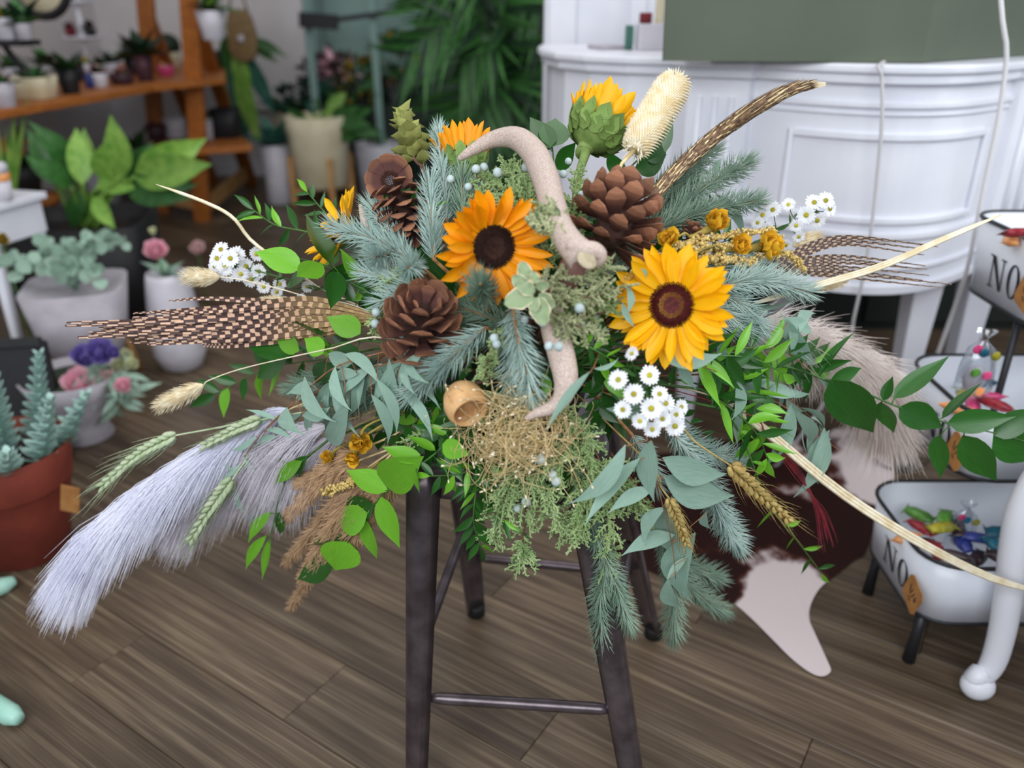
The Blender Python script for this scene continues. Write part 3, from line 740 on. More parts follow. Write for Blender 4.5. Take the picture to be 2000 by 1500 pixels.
def spruce(label, paths, L=36, mat='spruce_blue', dens=2150, rt=.0026, group='blue spruce branches in the arrangement', stem=True):
    base = core(paths[0][0][0]); t = thing('spruce_branch', base, label, 'branch', group)
    tw = MB(); nd = MB()
    for pi, pl in enumerate(paths):
        pts = AP(pl); q = smooth_path(pts, 24); ln = sum((q[i+1]-q[i]).length for i in range(23))
        if stem:
            st_ = base if pi == 0 else q[0].lerp(base, .15)
            tw.tube([st_, st_.lerp(q[0], .6)+V(0,0,.01)]+q, [rt*1.4, rt*1.3]+[rt*(1-.45*i/23) for i in range(24)], 6)
        else: tw.tube(q, [rt, rt*.55], 6)
        Lm = L*1.14*mpp(q[12]); N_ = int(dens*ln)
        for k in range(N_):
            s = (k+rnd(0,1))/N_; p = lerpl(q, s); i = min(int(s*23), 22); tg_ = (q[i+1]-q[i]).normalized()
            u, w_ = perp(tg_); a = k*2.39996+rnd(-.4,.4); rad = u*math.cos(a)+w_*math.sin(a)
            inc = rnd(.75,1.15)*(1 if s < .85 else 1-(s-.85)*4.2)
            d = (tg_*math.cos(inc)+rad*math.sin(inc)).normalized()
            ll = Lm*rnd(.75,1.1)*(min(1, .6+s*3))*(1 if s < .9 else 1-(s-.9)*1.5)
            nd.needle(p+rad*rt*.5, d, ll, .00078, (tg_*.8+V(0,0,.25)))
        # end bud
        tw.ball(q[-1], rt*1.1, None, 6, 5)
    tw.build('twig', 'spruce_twig', t); nd.build('needles', mat, t, smooth=False, kind='stuff'); return t

def twiglet(mb, p, d, L, r):
    u, w_ = perp(d); e = p+d*L
    mb.tube([p, p+d*L*.5+rdir()*L*.05, e], [r*.9, r, r*.7], 4)
def juniper(label, paths, mat='juniper', n=26, sub=(30, 55), berries=(), jit=1.0, tl=11, group='juniper sprigs in the arrangement', face=.35):
    base = core(paths[0][0][0]); t = thing('juniper_sprig', base, label, 'branch', group); tw = MB(); fo = MB()
    for pi, pl in enumerate(paths):
        q = smooth_path(AP(pl), 16); mp = mpp(q[8])
        st_ = base if pi == 0 else q[0].lerp(base, .3)
        tw.tube([st_]+q, [.003]+[.0026*(1-.6*i/15) for i in range(16)], 6)
        for k in range(n):
            s = (k+.5)/n; p = lerpl(q, s); i = min(int(s*15), 14); tg_ = (q[i+1]-q[i]).normalized()
            rad = rdir(); rad = (rad-tg_*rad.dot(tg_)*.8 + (CP-p).normalized()*face).normalized()
            d = (tg_*rnd(.5,1.0)+rad*rnd(.6,1.1)*jit).normalized(); Ls = rnd(*sub)*mp*(1-.35*s)
            sb = smooth_path([p, p+d*Ls*.5+rdir()*Ls*.08, p+d*Ls+tg_*Ls*.2], 7); fo.tube(sb, [.0017,.0013], 4)
            u, w_ = perp(d); nt_ = max(4, int(Ls/mp/4.2))
            for j in range(nt_):
                f = (j+.6)/nt_; pp = lerpl(sb, f); a = (j % 2)*math.pi+rnd(-.7,.7)+k
                rd = u*math.cos(a)+w_*math.sin(a); dd = (d*.75+rd*.8).normalized(); l2 = tl*mp*rnd(.6,1.2)*(1.15-.5*f)
                twiglet(fo, pp, dd, l2, .00135)
                for z in (.4, .75):
                    rr = (rdir()*.9+dd*.6).normalized(); twiglet(fo, pp+dd*l2*z, rr, l2*.5, .00115)
    tw.build('twig', 'juniper_wood', t); fo.build('foliage', mat, t, smooth=False, kind='stuff')
    for (x, y, o, r) in berries:
        p = A(x, y, o); bb = MB(); bb.ball(V(0,0,0), 1, None, 12, 9)
        if 'berry' not in LM: LM['berry'] = bb.mesh('berry', 'berry')
        s = r*mpp(p); mobj('berry', LM['berry'], Matrix.Translation(p) @ Matrix.Rotation(rnd(0,3), 4, 'X') @ Matrix.Diagonal((s, s, s*1.08, 1)), t)
    return t

LR = {}
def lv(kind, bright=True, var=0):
    mat = 'ruscus' if bright else 'ruscus_shaded'
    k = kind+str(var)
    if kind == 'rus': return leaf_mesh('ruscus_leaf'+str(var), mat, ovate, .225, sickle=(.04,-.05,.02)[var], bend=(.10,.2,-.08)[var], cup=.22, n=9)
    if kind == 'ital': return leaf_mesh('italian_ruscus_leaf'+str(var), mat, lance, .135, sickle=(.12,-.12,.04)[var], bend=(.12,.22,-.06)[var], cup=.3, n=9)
    if kind == 'olive': return leaf_mesh('olive_leaf', 'olive_leaf', ovate, .24, bend=.15, cup=.25, n=9)
    if kind == 'euc': return leaf_mesh('eucalyptus_leaf'+str(var), 'eucalyptus', lance, .098, sickle=(.26,-.26,.10)[var], bend=(.12,.32,.0)[var], cup=.18, n=10)
def sprig(name, label, cat, stem, leaves, kind='rus', rs=.0018, smat='ruscus_stem', group=None, root=True):
    """stem: px path list; leaves: (bx,by,tx,ty, ob,ot, bright, roll, ws)"""
    base = core(stem[0][0]); t = thing(name, base, label, cat, group)
    q = smooth_path(AP(stem), 26); mb = MB()
    mb.tube(([base] if root else [])+q, ([rs*1.2] if root else [])+[rs*(1-.55*i/25) for i in range(26)], 6); mb.build('stem', smat, t)
    for lf in leaves:
        bx, by, tx, ty = lf[:4]; ob, ot, br, roll, ws = (list(lf[4:])+[None]*5)[:5]
        ob = 0 if ob is None else ob; ot = ob if ot is None else ot
        B, T = A(bx, by, ob), A(tx, ty, ot)
        leaf(t, lv(kind, bool(br), R.randrange(3)), B, T, None, roll or 0, ws or 1)
        # short stalk back to the stem
        near = min(q, key=lambda p: (p-B).length)
        if (near-B).length > .004:
            mb2 = MB(); mb2.tube([near, near.lerp(B, .5), B+(T-B)*.04], rs*.5, 4); mb2.build('leaf_stalk', smat, t)
    return t
def auto_sprig(name, label, cat, stem, n, L, kind, bright=.5, spread=.9, group=None, ws=1.0, face=.6, smat='ruscus_stem', hang=0, rs=.0018, start=.1, root=True):
    base = core(stem[0][0]); t = thing(name, base, label, cat, group)
    q = smooth_path(AP(stem), 26); mb = MB()
    mb.tube(([base] if root else [])+q, ([rs*1.2] if root else [])+[rs*(1-.55*i/25) for i in range(26)], 6); mb.build('stem', smat, t)
    for k in range(n):
        s = start+(1-start)*(k+.5)/n; p = lerpl(q, s); i = min(int(s*25), 24); tg_ = (q[i+1]-q[i]).normalized()
        cd_ = (CP-p).normalized(); sd = tg_.cross(cd_).normalized()*(1 if k % 2 else -1)
        d = (tg_*rnd(.5,.9)+sd*spread*rnd(.6,1.1)+cd_*rnd(-.35,.35)+V(0,0,-hang)).normalized(); l = L*mpp(p)*rnd(.75,1.15)*(1.1-.35*s)
        leaf(t, lv(kind, R.random() < bright, R.randrange(3)), p, p+d*l, (cd_*face+rdir()*.6+V(0,0,.35)), 0, ws*rnd(.85,1.15))
    # terminal leaf
    tg_ = (q[-1]-q[-3]).normalized(); leaf(t, lv(kind, R.random() < bright, 0), q[-1], q[-1]+tg_*L*mpp(q[-1])*.8, None, rnd(-.6,.6), ws)
    return t

# ---- cone
def scale_mesh():
    mb = MB(); vs = []
    for t, hw, zc, th in ((0,.09,0,.02),(.45,.19,.01,.025),(.80,.31,.05,.05),(.92,.24,.12,.06),(1.0,.03,.19,.015)):
        vs += [V(-hw,t,zc-th*.4), V(0,t,zc-th), V(hw,t,zc-th*.4), V(hw*.9,t,zc+th*.3), V(0,t,zc+th*.7), V(-hw*.9,t,zc+th*.3)]
    fs = [(i*6+k, i*6+(k+1) % 6, i*6+6+(k+1) % 6, i*6+6+k) for i in range(4) for k in range(6)]
    mb.add(vs, fs+[(5,4,3,2,1,0), tuple(24+k for k in range(6))]); return mb.mesh('cone_scale', 'cone_scale', smooth=False)
SCALE = scale_mesh()
def pinecone(label, base, tip, Wpx, n=64, e0=-.1, e1=1.15, wire=True, ws=1):
    B, T = A(*base), A(*tip); ax = (T-B); H = ax.length; ax.normalize(); u, w_ = perp(ax); mp = mpp(B)
    t = thing('pine_cone', B, label, 'pine cone', 'pine cones in the arrangement')
    b = MB(); b.tube([B+ax*H*s for s in (0,.1,.35,.7,1)], [Wpx*mp*k for k in (.12,.2,.24,.17,.03)], 10); b.build('core', 'cone_core', t)
    for k in range(n):
        s = ((k+.5)/n)**.92; a = k*2.39996; rad = u*math.cos(a)+w_*math.sin(a)
        e = e0+(e1-e0)*s**1.1; l = Wpx*.5*mp*(.60+.50*math.sin(math.pi*min(1, .25+s*.6)))*(1 if s < .82 else 1-(s-.82)*2.2)
        d = (rad*math.cos(e)+ax*math.sin(e)).normalized(); p = B+ax*H*(.03+.82*s)+rad*Wpx*mp*.06
        hint = (ax*math.cos(e)-rad*math.sin(e))
        leaf(t, SCALE, p, p+d*l, hint, rnd(-.3,.3), ws*rnd(.85,1.1), 'scale')
    if wire:
        bb = MB(); bb.tube([B, core(base[0])], .0015, 5); bb.build('wire', 'cone_core', t)
    return t
# ---- sunflower
def petal_me(v, mat):
    return leaf_mesh('petal%d' % v, mat, petalp, (.155,.175,.14)[v], sickle=(.04,-.05,.02)[v], bend=(-.10,.08,-.2)[v], cup=(.55,.4,.7)[v], n=9, wave=.08)
def sunflower(label, c, N_, rd, rp, mat, rings='brown', n=34, el=(.1,.45), sep=0, side=False, stempath=None, skip=None, tilt=None):
    C = A(*c); mp = mpp(C); N_ = N_.normalized(); rd *= mp; rp *= mp; u, w_ = perp(N_)
    t = thing('sunflower', C, label, 'flower', 'sunflowers in the arrangement')
    Mn = Matrix((u, w_, N_)).transposed()
    for k in range(n):
        row = k % 2; a = 2*math.pi*(k+rnd(-.45,.45))/n
        rad = u*math.cos(a)+w_*math.sin(a)
        if skip and skip(rad): continue
        e = rnd(*el)+(.12 if row else 0)
        if tilt: e += tilt(rad)
        B = C+rad*rd*(.93 if row else 1.0)+N_*(.002*row)
        d = rad*math.cos(e)+N_*math.sin(e); l = (rp-rd)*rnd(.78,1.12)*(1 if not row else .9)
        leaf(t, petal_me(R.randrange(3), mat), B, B+d*l, N_*math.cos(e)-rad*math.sin(e), rnd(-.45,.45), rnd(.8,1.15), 'petal')
    b = MB(); b.lathe([(rd*1.02,-rd*.15),(rd*1.04,.0),(rd*.98,rd*.14),(rd*.75,rd*.24),(rd*.4,rd*.22),(rd*.05,rd*.15)], 28, C, Mn); b.build('disc', 'floret_brown' if rings == 'brown' else 'floret_burgundy', t)
    groups = {'brown': [(1.02,.5,'floret_brown',.17,'outer_florets'),(.5,0,'floret_brown',.08,'inner_florets')],
              'red': [(1.06,.60,'floret_burgundy',.24,'outer_florets'),(.60,.38,'pollen',.20,'pollen_ring'),(.38,0,'floret_grey',.08,'inner_florets')]}[rings]
    for r1, r0, m_, hh, nm in groups:
        b = MB(); cnt = int(520*(r1*r1-r0*r0))
        for k in range(cnt):
            f = math.sqrt(r0*r0+(r1*r1-r0*r0)*(k+.5)/cnt); a = k*2.39996; rad = u*math.cos(a)+w_*math.sin(a)
            hz = .24-.10*(1-f)**2*1.0-.10*max(0, f-.8)*4
            b.needle(C+rad*rd*f+N_*rd*hz*.9, (N_+rad*.35*f).normalized(), rd*hh*rnd(.7,1.2), rd*.036)
        b.build(nm, m_, t, smooth=False, kind='stuff')
    # calyx and sepals
    b = MB(); b.lathe([(rd*.18,-rd*.95),(rd*.45,-rd*.75),(rd*.85,-rd*.45),(rd*1.06,-rd*.1),(rd*1.02,.0)], 24, C, Mn); b.build('calyx', 'sepal', t)
    if sep:
        sm = leaf_mesh('sepal', 'sepal', ovate, .40, bend=-.2, cup=.3, n=6)
        for k in range(sep):
            row = k % 3; a = 2*math.pi*k/sep*1.0+row*.35; rad = u*math.cos(a)+w_*math.sin(a)
            B = C+rad*rd*(.72,.92,1.04)[row]-N_*rd*(.62,.40,.18)[row]
            d = (rad*(.45,.30,.25)[row]+N_*(.75,.9,1)[row]).normalized()
            leaf(t, sm, B, B+d*rd*(.70,.72,.70)[row], rad-N_*.3, rnd(-.2,.2), rnd(.95,1.2), 'sepal')
    sp_ = AP(stempath) if stempath else []
    pth = [C-N_*rd*.8, C-N_*rd*1.15]+sp_+[core(c[0])]
    b = MB(); b.tube(smooth_path(pth, 22), [rd*.34, rd*.24, .006, .0055, .005], 10); b.build('stem', 'flower_stem', t)
    return t
# ---- plumes
def plume(name, label, cat, path, n, hl, hang, mat, spread=.35, wd=.00055, stemc='straw', group=None, s0=.12, droop=1.0, lenprof=None, root=True):
    base = core(path[0][0]); t = thing(name, base, label, cat, group); q = smooth_path(AP(path), 30); mb = MB(); mp = mpp(q[15])
    mb.tube(([base] if root else [])+q, .0018, 6); mb.build('stem', stemc, t)
    hb = MB(); hang = Vector(hang).normalized()
    for k in range(n):
        s = s0+(1-s0)*R.random()**.9; p = lerpl(q, s); i = min(int(s*29), 28); tg_ = (q[i+1]-q[i]).normalized()
        rd = rdir(); l = hl*mp*rnd(.6,1.1)*(lenprof(s) if lenprof else math.sin(math.pi*min(1, .25+.72*(s-s0)/(1-s0)))**.7)
        d0 = (tg_*1.0+rd*spread).normalized(); d1 = (tg_*.55+hang*droop*rnd(.5,1.3)+rd*spread*.7).normalized()
        p1 = p+d0*l*.35; p2 = p1+(d0+d1).normalized()*l*.35; p3 = p2+d1*l*.4
        sd = d0.cross((CP-p)).normalized()
        if sd.length < .1: sd = perp(d0)[0]
        hb.ribbon([p, p1, p2, p3], [wd, wd, wd*.8, wd*.2], sd)
    hb.build('hairs', mat, t, kind='stuff'); return t
# ---- cereal ears
def wheat(label, path, ear, n, Lk, mat, awn=60, cat='wheat', group='wheat ears in the arrangement', rows=4, awd=.00055, awn_spread=.25):
    """path: stem px path, ear: px path of the ear"""
    base = core(path[0][0]); t = thing('wheat_ear', base, label, cat, group); q = smooth_path(AP(ear), 20); mp = mpp(q[10])
    mb = MB(); sp_ = smooth_path([base]+AP(path)+[q[0]], 16); mb.tube(sp_+q[1:], .0014, 6); mb.build('stem', mat, t)
    kb = MB(); ab = MB()
    for k in range(n):
        s = (k+.5)/n; p = lerpl(q, s); i = min(int(s*19), 18); tg_ = (q[i+1]-q[i]).normalized(); cd_ = (CP-p).normalized(); sd = tg_.cross(cd_).normalized(); fr = sd.cross(tg_)
        a = (k % rows)*2*math.pi/rows+.5; rad = sd*math.cos(a)+fr*math.sin(a)
        d = (tg_+rad*.42).normalized(); l = Lk*mp*rnd(.9,1.1)*(1-.35*s); u, w_ = perp(d)
        M = Matrix((u, w_, d)).transposed(); kb.ball(p+rad*l*.24+d*l*.35, (l*.24, l*.24, l*.55), M, 6, 5)
        if awn:
            p0 = p+rad*l*.24+d*l*.85; L_ = awn*mp*rnd(.7,1.15); dd = (tg_+rad*awn_spread+rdir()*.10).normalized()
            ab.tube([p0, p0+dd*L_*.5, p0+(dd+tg_*.25+rdir()*.04).normalized()*L_], [awd, awd*.8, awd*.3], 3)
    kb.build('kernels', mat, t, kind='stuff')
    if awn: ab.build('awns', mat, t, kind='stuff')
    return t
def bunny(label, stem, a, c, w_, n=500):
    B, T = A(*a), A(*c); ax = (T-B); L = ax.length; ax.normalize(); u, v = perp(ax); mp = mpp(B)
    t = thing('bunny_tail', core(stem[0][0]), label, 'grass', 'bunny tail grasses in the arrangement')
    mb = MB(); mb.tube(smooth_path([org(t)]+AP(stem)+[B], 22), .0011, 6); mb.build('stem', 'straw_pale', t)
    M = Matrix((u, v, ax)).transposed(); hb = MB(); hb.ball(B+ax*L*.5, (w_*mp*.36, w_*mp*.36, L*.5), M, 12, 10); hd_ = hb.build('head', 'bunny', t)
    fb = MB()
    for k in range(n):
        s = R.random(); ang = rnd(0, 6.283); rad = u*math.cos(ang)+v*math.sin(ang); pr = math.sqrt(max(.02, 1-(2*s-1)**2))
        p = B+ax*L*s+rad*w_*mp*.34*pr; d = (ax*.9+rad*.6).normalized(); fb.needle(p, d, w_*mp*rnd(.3,.55), .00035)
    fb.build('fluff', 'bunny', hd_, smooth=False, kind='stuff'); return t
# ---- asters
def aster_meshes():
    rb = MB(); n = 18
    for k in range(n):
        a = 2*math.pi*k/n; ca_, sa_ = math.cos(a), math.sin(a); sd = V(-sa_, ca_, 0); r_ = V(ca_, sa_, 0); l = 1-.14*((k*7) % 5)/5
        zz = .05*((k*3) % 4)
        rb.ribbon([r_*.16, r_*.45*l+V(0,0,.06+zz*.5), r_*.8*l+V(0,0,.10+zz), r_*l+V(0,0,.06+zz)], [.05,.12,.13,.04], sd)
    db = MB(); db.ball(V(0,0,.06), (.26,.26,.16), None, 10, 6)
    for k in range(40):
        f = math.sqrt((k+.5)/40); a = k*2.39996; db.needle(V(math.cos(a)*.24*f, math.sin(a)*.24*f, .06+.14*math.sqrt(1-f*f*.9)), V(math.cos(a)*.4*f, math.sin(a)*.4*f, 1).normalized(), .09, .028)
    cb_ = MB(); cb_.lathe([(.03,-.26),(.14,-.18),(.20,-.02),(.17,.05)], 8)
    return rb.mesh('ray_petals', 'aster_white'), db.mesh('flower_eye', 'aster_eye'), cb_.mesh('bud_cup', 'aster_leaf')
RAYS, EYE, CUP = aster_meshes()
def aster(label, stem, heads, leaves=10):
    base = core(stem[0][0]); t = thing('aster_spray', base, label, 'flower', 'white aster sprays in the arrangement')
    q = smooth_path(AP(stem), 16); mb = MB(); mb.tube([base]+q, .0014, 5)
    for h in heads:
        x, y, o, r, fx, fy = h; p = A(x, y, o); mp = mpp(p); s = r*mp
        N_ = ((CP-p).normalized()+X*fx+UP*fy).normalized(); u, v = perp(N_); Mh = Matrix.Identity(4)
        rt_ = rnd(0,6); u2 = u*math.cos(rt_)+v*math.sin(rt_); v2 = N_.cross(u2)
        for i in range(3): Mh[i][0] = u2[i]*s; Mh[i][1] = v2[i]*s; Mh[i][2] = N_[i]*s; Mh[i][3] = p[i]
        hd_ = mobj('flower_head', EYE, Mh, t)
        # sub-parts keep the same world placement
        for nm, me in (('ray_petals', RAYS), ('bud_cup', CUP)):
            c_ = bpy.data.objects.new(nm, me); COL.objects.link(c_); c_.parent = hd_
            if nm == 'ray_petals': c_['kind'] = 'stuff'
        near = min(q, key=lambda k: (k-p).length); bp_ = p-N_*s*.25
        mb.tube(smooth_path([near, near.lerp(bp_, .6)-UP*.004, bp_], 6), .0008, 4)
    mb.build('stem', 'aster_leaf', t)
    lm = leaf_mesh('aster_leaf', 'aster_leaf', lance, .11, bend=.1, n=6)
    for k in range(leaves):
        p = lerpl(q, (k+.5)/leaves)+rdir()*.006; d = ((q[-1]-q[0]).normalized()*.8+rdir()*.9).normalized(); leaf(t, lm, p, p+d*rnd(.018,.035), None, rnd(-1,1))
    return t
def strawflower(label, c, r, N_, stem, n=18):
    C = A(*c); r *= 1.25; mp = mpp(C); t = thing('dried_flower', C, label, 'flower', 'yellow dried flowers in the arrangement'); N_ = N_.normalized(); u, v = perp(N_)
    lm = leaf_mesh('crinkled_petal', 'straw_flower', round_, .42, bend=-.35, cup=.5, n=6, wave=.35)
    for k in range(n):
        a = k*2.39996; f = math.sqrt((k+.5)/n); rad = u*math.cos(a)+v*math.sin(a); d = (rad*(.25+.8*f)+N_*(1.1-.5*f)).normalized()
        leaf(t, lm, C+rad*r*mp*.12, C+d*r*mp*rnd(.8,1.1), N_-rad*.5, rnd(-.6,.6), 1, 'petal')
    b = MB(); b.tube(smooth_path([C-N_*r*mp*.1]+AP(stem)+[core(c[0])], 14), [r*mp*.28, .002, .0015, .0015], 6); b.build('stem', 'millet_stem', t)
    return t
def millet(label, path, r, n=260):
    base = core(path[0][0]); t = thing('millet_spray', base, label, 'grass', 'golden millet sprays in the arrangement'); q = smooth_path(AP(path), 24); mp = mpp(q[12]); r *= 1.3; n = int(n*1.3)
    b = MB(); b.tube([base]+q, .0013, 5); b.build('stem', 'millet_stem', t); g = MB()
    for k in range(n):
        s = .08+.92*k/n; p = lerpl(q, s); cl = .65+.35*math.sin(s*26); g.ball(p+rdir()*r*mp*cl*rnd(.5,1), r*mp*.26*rnd(.8,1.2), None, 5, 4)
    g.build('grains', 'millet', t, kind='stuff'); return t

# ---------------------------------------------------------------- ANTLERS
def antler(label, pts, rad, cut=False, root=None):
    P_ = AP(pts); mp = mpp(P_[len(P_)//2]); q = smooth_path(P_, 44); t = thing('antler', q[-1], label, 'antler', 'antlers in the arrangement')
    b = MB(); rr = [lerpl(rad, i/43)*mp*(1+.03*noise.noise(q[i]*22)) for i in range(44)]
    b.tube(q, rr, 18); b.ball(q[0], rr[0]*1.0, None, 10, 8); b.build('beam', 'antler', t); return t, q, mp
t, q, mp = antler('large pale curved antler with a flared cut base, hooked over the left sunflower', [(900,308,-.02),(925,292,-.025),(965,272,-.03),(1008,270,-.04),(1042,298,-.05),(1064,345,-.06),(1078,395,-.07),(1092,440,-.08),(1114,476,-.09),(1140,504,-.10)], [7,12,18,24,27,27,25,24,26,30])
b = MB(); b.tube(smooth_path(AP([(1112,478,-.105),(1138,486,-.115),(1160,488,-.12),(1172,500,-.115),(1164,516,-.105)]), 18), [x*mp for x in (12,15,15,13,9)], 12); b.build('burr', 'antler', t)
e_ = A(1146,508,-.118); Mn = Matrix((X, UP, -FW)).transposed(); b = MB(); b.ball(e_, (20*mp, 14*mp, 5*mp), Mn @ Matrix.Rotation(-.7, 3, 'Z'), 14, 8); b.build('cut_face', 'antler_core', t)
b = MB(); b.tube([q[-2], q[-1].lerp(core(1050), .5), core(1050)], [.018,.012,.006], 8); b.build('wooden_pick', 'hops_stem', t)
t, q, mp = antler('pale antler tine bending left below the spruce tip, above the wiry nest', [(1030,816,-.085),(1050,806,-.085),(1082,794,-.085),(1100,772,-.082),(1105,740,-.075),(1098,700,-.06),(1085,650,-.03),(1075,600,.03)], [6,10,15,20,24,27,28,26])
t, q, mp = antler('small pale antler tip poking up beside the dark pine cone', [(704,402,.03),(709,420,.03),(716,448,.03),(740,500,.06),(800,560,.1)], [4,7,9,11,12])

# ---------------------------------------------------------------- SUNFLOWERS
cv = lambda x, y: (CP-A(x, y)).normalized()
RT = X; 
sunflower('orange-yellow sunflower with a dark brown eye left of the antler', (962,482,-.03), cv(962,482)+RT*.42+UP*-.12, 42, 122, 'petal_orange', 'brown', 50, (-.15,.5), tilt=lambda r: .45*max(0, r.dot(RT*.7-UP*.5)))
sunflower('bright yellow sunflower with a burgundy eye on the right of the arrangement', (1314,596,-.075), cv(1314,596)-RT*.28+UP*.02, 41, 128, 'petal_yellow', 'red', 56, (-.28,.42), tilt=lambda r: .3*max(0, r.dot(-RT)))
sunflower('tall sunflower seen from its green back at the top by the cream teasel', (1166,254,.06), UP*.82+RT*.50+FW*.22, 52, 118, 'petal_yellow', 'brown', 52, (1.0,1.35), sep=39, stempath=[(1143,300,.06),(1128,350,.06),(1118,420,.06)])
sunflower('sunflower behind the antler tip, green sepals towards the viewer', (908,314,.08), UP*.95+FW*.30-RT*.05, 36, 98, 'petal_orange', 'brown', 44, (1.05,1.35), sep=33, stempath=[(905,360,.09),(910,420,.09)])
sunflower('sunflower turned left behind the spruce, only its left petals showing', (668,452,.055), RT*-.72+UP*.30-FW*.42, 34, 98, 'petal_yellow', 'brown', 28, (.0,.5), stempath=[(740,500,.08)])
# ---------------------------------------------------------------- PINE CONES
pinecone('large open brown pine cone right of the antler base', (1186,482,.0), (1222,366,-.03), 158, 58, -.45, .9, ws=.78)
pinecone('reddish open pine cone at the lower left, above the eucalyptus', (814,672,-.02), (832,592,-.05), 142, 44, -.1, .95)
pinecone('dark pine cone with its base turned up at the upper left', (774,368,.03), (806,466,.05), 104, 54, .0, .9)
# loose cone base scales: the rosette at the stem end
t = thing('cone_rosette', A(762,350,.02), 'reddish brown cone base opened like a flower at the upper left', 'pine cone')
C = A(762,352,.012); N_ = (CP-C).normalized()+UP*.35-RT*.25; N_.normalize(); u, v = perp(N_); mp = mpp(C)
for k in range(9):
    a = 2*math.pi*k/9; rad = u*math.cos(a)+v*math.sin(a); leaf(t, SCALE, C+rad*10*mp, C+rad*50*mp+N_*12*mp*rnd(.3,1.3), N_, 0, 1.35, 'scale')
b = MB()
for k in range(90):
    f = math.sqrt(k/90); a = k*2.4; rad = u*math.cos(a)+v*math.sin(a); b.needle(C+rad*17*mp*f, (N_+rad*.3).normalized(), 9*mp, 1.2*mp)
b.build('bristles', 'cone_scale', t, smooth=False, kind='stuff')
pinecone('tiny dark cone nestled in the spruce at the upper right', (1348,470,.02), (1352,440,.01), 42, 26)
# ---------------------------------------------------------------- SPRUCE
BL, GR = 'spruce_blue', 'spruce_green'
spruce('blue spruce branch reaching left over the side sunflower', [[(810,512,.01),(735,470,-.02),(645,441,-.03)]], 38)
spruce('blue spruce twig below the antler tip at the upper left', [[(800,500,.03),(755,440,.03),(722,398,.03)]], 34)
spruce('stubby blue spruce tip facing the viewer, upper left', [[(775,490,.0),(748,500,-.04),(732,502,-.065)]], 34, dens=3200)
spruce('stubby blue spruce tip facing the viewer beside the dark gap', [[(815,515,.0),(806,518,-.04),(798,522,-.07)]], 34, dens=3200)
spruce('blue spruce twig pointing left over the ruscus leaves', [[(810,560,.0),(760,545,-.015),(705,530,-.02)]], 34)
spruce('blue spruce twig pointing left above the lower pine cone', [[(815,560,.0),(780,575,-.02),(738,590,-.03)]], 34)
spruce('upright spruce twig between dark cone and left sunflower', [[(846,505,.02),(842,430,.01),(840,350,.02)]], 33)
spruce('tall upright spruce tip beside the dried hops', [[(872,430,.06),(864,330,.06),(856,248,.07)]], 28)
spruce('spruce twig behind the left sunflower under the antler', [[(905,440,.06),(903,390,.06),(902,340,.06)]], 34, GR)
spruce('spruce twig filling behind the orange petals at the top', [[(860,470,.08),(880,400,.09),(935,370,.1)]], 36, BL)
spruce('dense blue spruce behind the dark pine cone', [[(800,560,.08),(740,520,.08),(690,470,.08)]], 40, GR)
spruce('spruce branch hanging at the centre below the variegated leaves', [[(1002,598,-.02),(1012,660,-.05),(1028,720,-.06),(1040,778,-.055)]], 44)
spruce('spruce branch behind the hanging centre branch', [[(1000,610,.0),(1000,690,-.01),(998,770,-.01)]], 40)
spruce('spruce branch sweeping down left below the lower pine cone', [[(948,640,-.01),(890,690,-.035),(840,735,-.05),(795,776,-.05)]], 42)
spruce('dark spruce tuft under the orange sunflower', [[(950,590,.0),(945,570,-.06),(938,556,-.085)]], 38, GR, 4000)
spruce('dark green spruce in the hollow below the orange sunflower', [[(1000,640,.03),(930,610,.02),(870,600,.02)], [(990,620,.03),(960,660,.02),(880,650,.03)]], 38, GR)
spruce('blue spruce branch pointing right beside the yellow sunflower', [[(1405,558,-.02),(1490,548,-.03),(1585,572,-.03)]], 40)
spruce('short blue spruce twigs under the right spruce branch', [[(1410,575,.0),(1450,595,-.02),(1490,640,-.025)], [(1400,600,.0),(1430,620,-.01),(1478,650,-.015)], [(1390,630,.0),(1430,640,.0),(1470,655,.0)]], 36)
spruce('blue spruce among the golden millet behind the yellow sunflower', [[(1350,530,.04),(1420,520,.03),(1500,525,.03)]], 36)
spruce('spruce branch behind the brown grass plume', [[(1265,395,.06),(1330,340,.06),(1395,288,.07)]], 36, GR)
spruce('forked spruce branch at the upper right below the brown plume', [[(1290,440,.04),(1370,370,.04),(1462,318,.05)], [(1290,450,.04),(1380,412,.03),(1485,392,.04)]], 36, GR)
spruce('dark spruce bed behind the large pine cone', [[(1260,470,.06),(1320,430,.06),(1400,420,.06)], [(1260,450,.07),(1310,385,.07),(1350,350,.07)]], 36, GR)
spruce('long spruce branch hanging down right below the white asters', [[(1318,850,-.01),(1372,930,-.02),(1412,1010,-.02),(1445,1072,-.01)]], 42)
spruce('spruce twigs behind the grey eucalyptus below the asters', [[(1235,850,.02),(1262,900,.0),(1282,945,-.01)], [(1300,830,.04),(1370,880,.03),(1450,900,.03)]], 36)
spruce('lowest spruce branch hanging in front of the right stool leg', [[(1150,1000,.0),(1182,1090,-.02),(1208,1160,-.03),(1232,1228,-.03)], [(1182,1100,-.02),(1172,1190,-.02),(1182,1290,-.02)]], 32, GR)
spruce('spruce twig hanging straight down beside the long eucalyptus leaf', [[(1290,1010,.03),(1315,1120,.02),(1316,1250,.02)]], 36, GR)
spruce('spruce twig with a bare tan tip hanging at the lower right', [[(1290,1060,.04),(1340,1140,.03),(1415,1198,.03)], [(1300,1080,.05),(1350,1110,.05),(1405,1130,.05)]], 34, GR)
spruce('blue spruce tip below the grey pampas at the lower left', [[(640,905,.05),(570,945,.04),(500,1005,.04)]], 36)
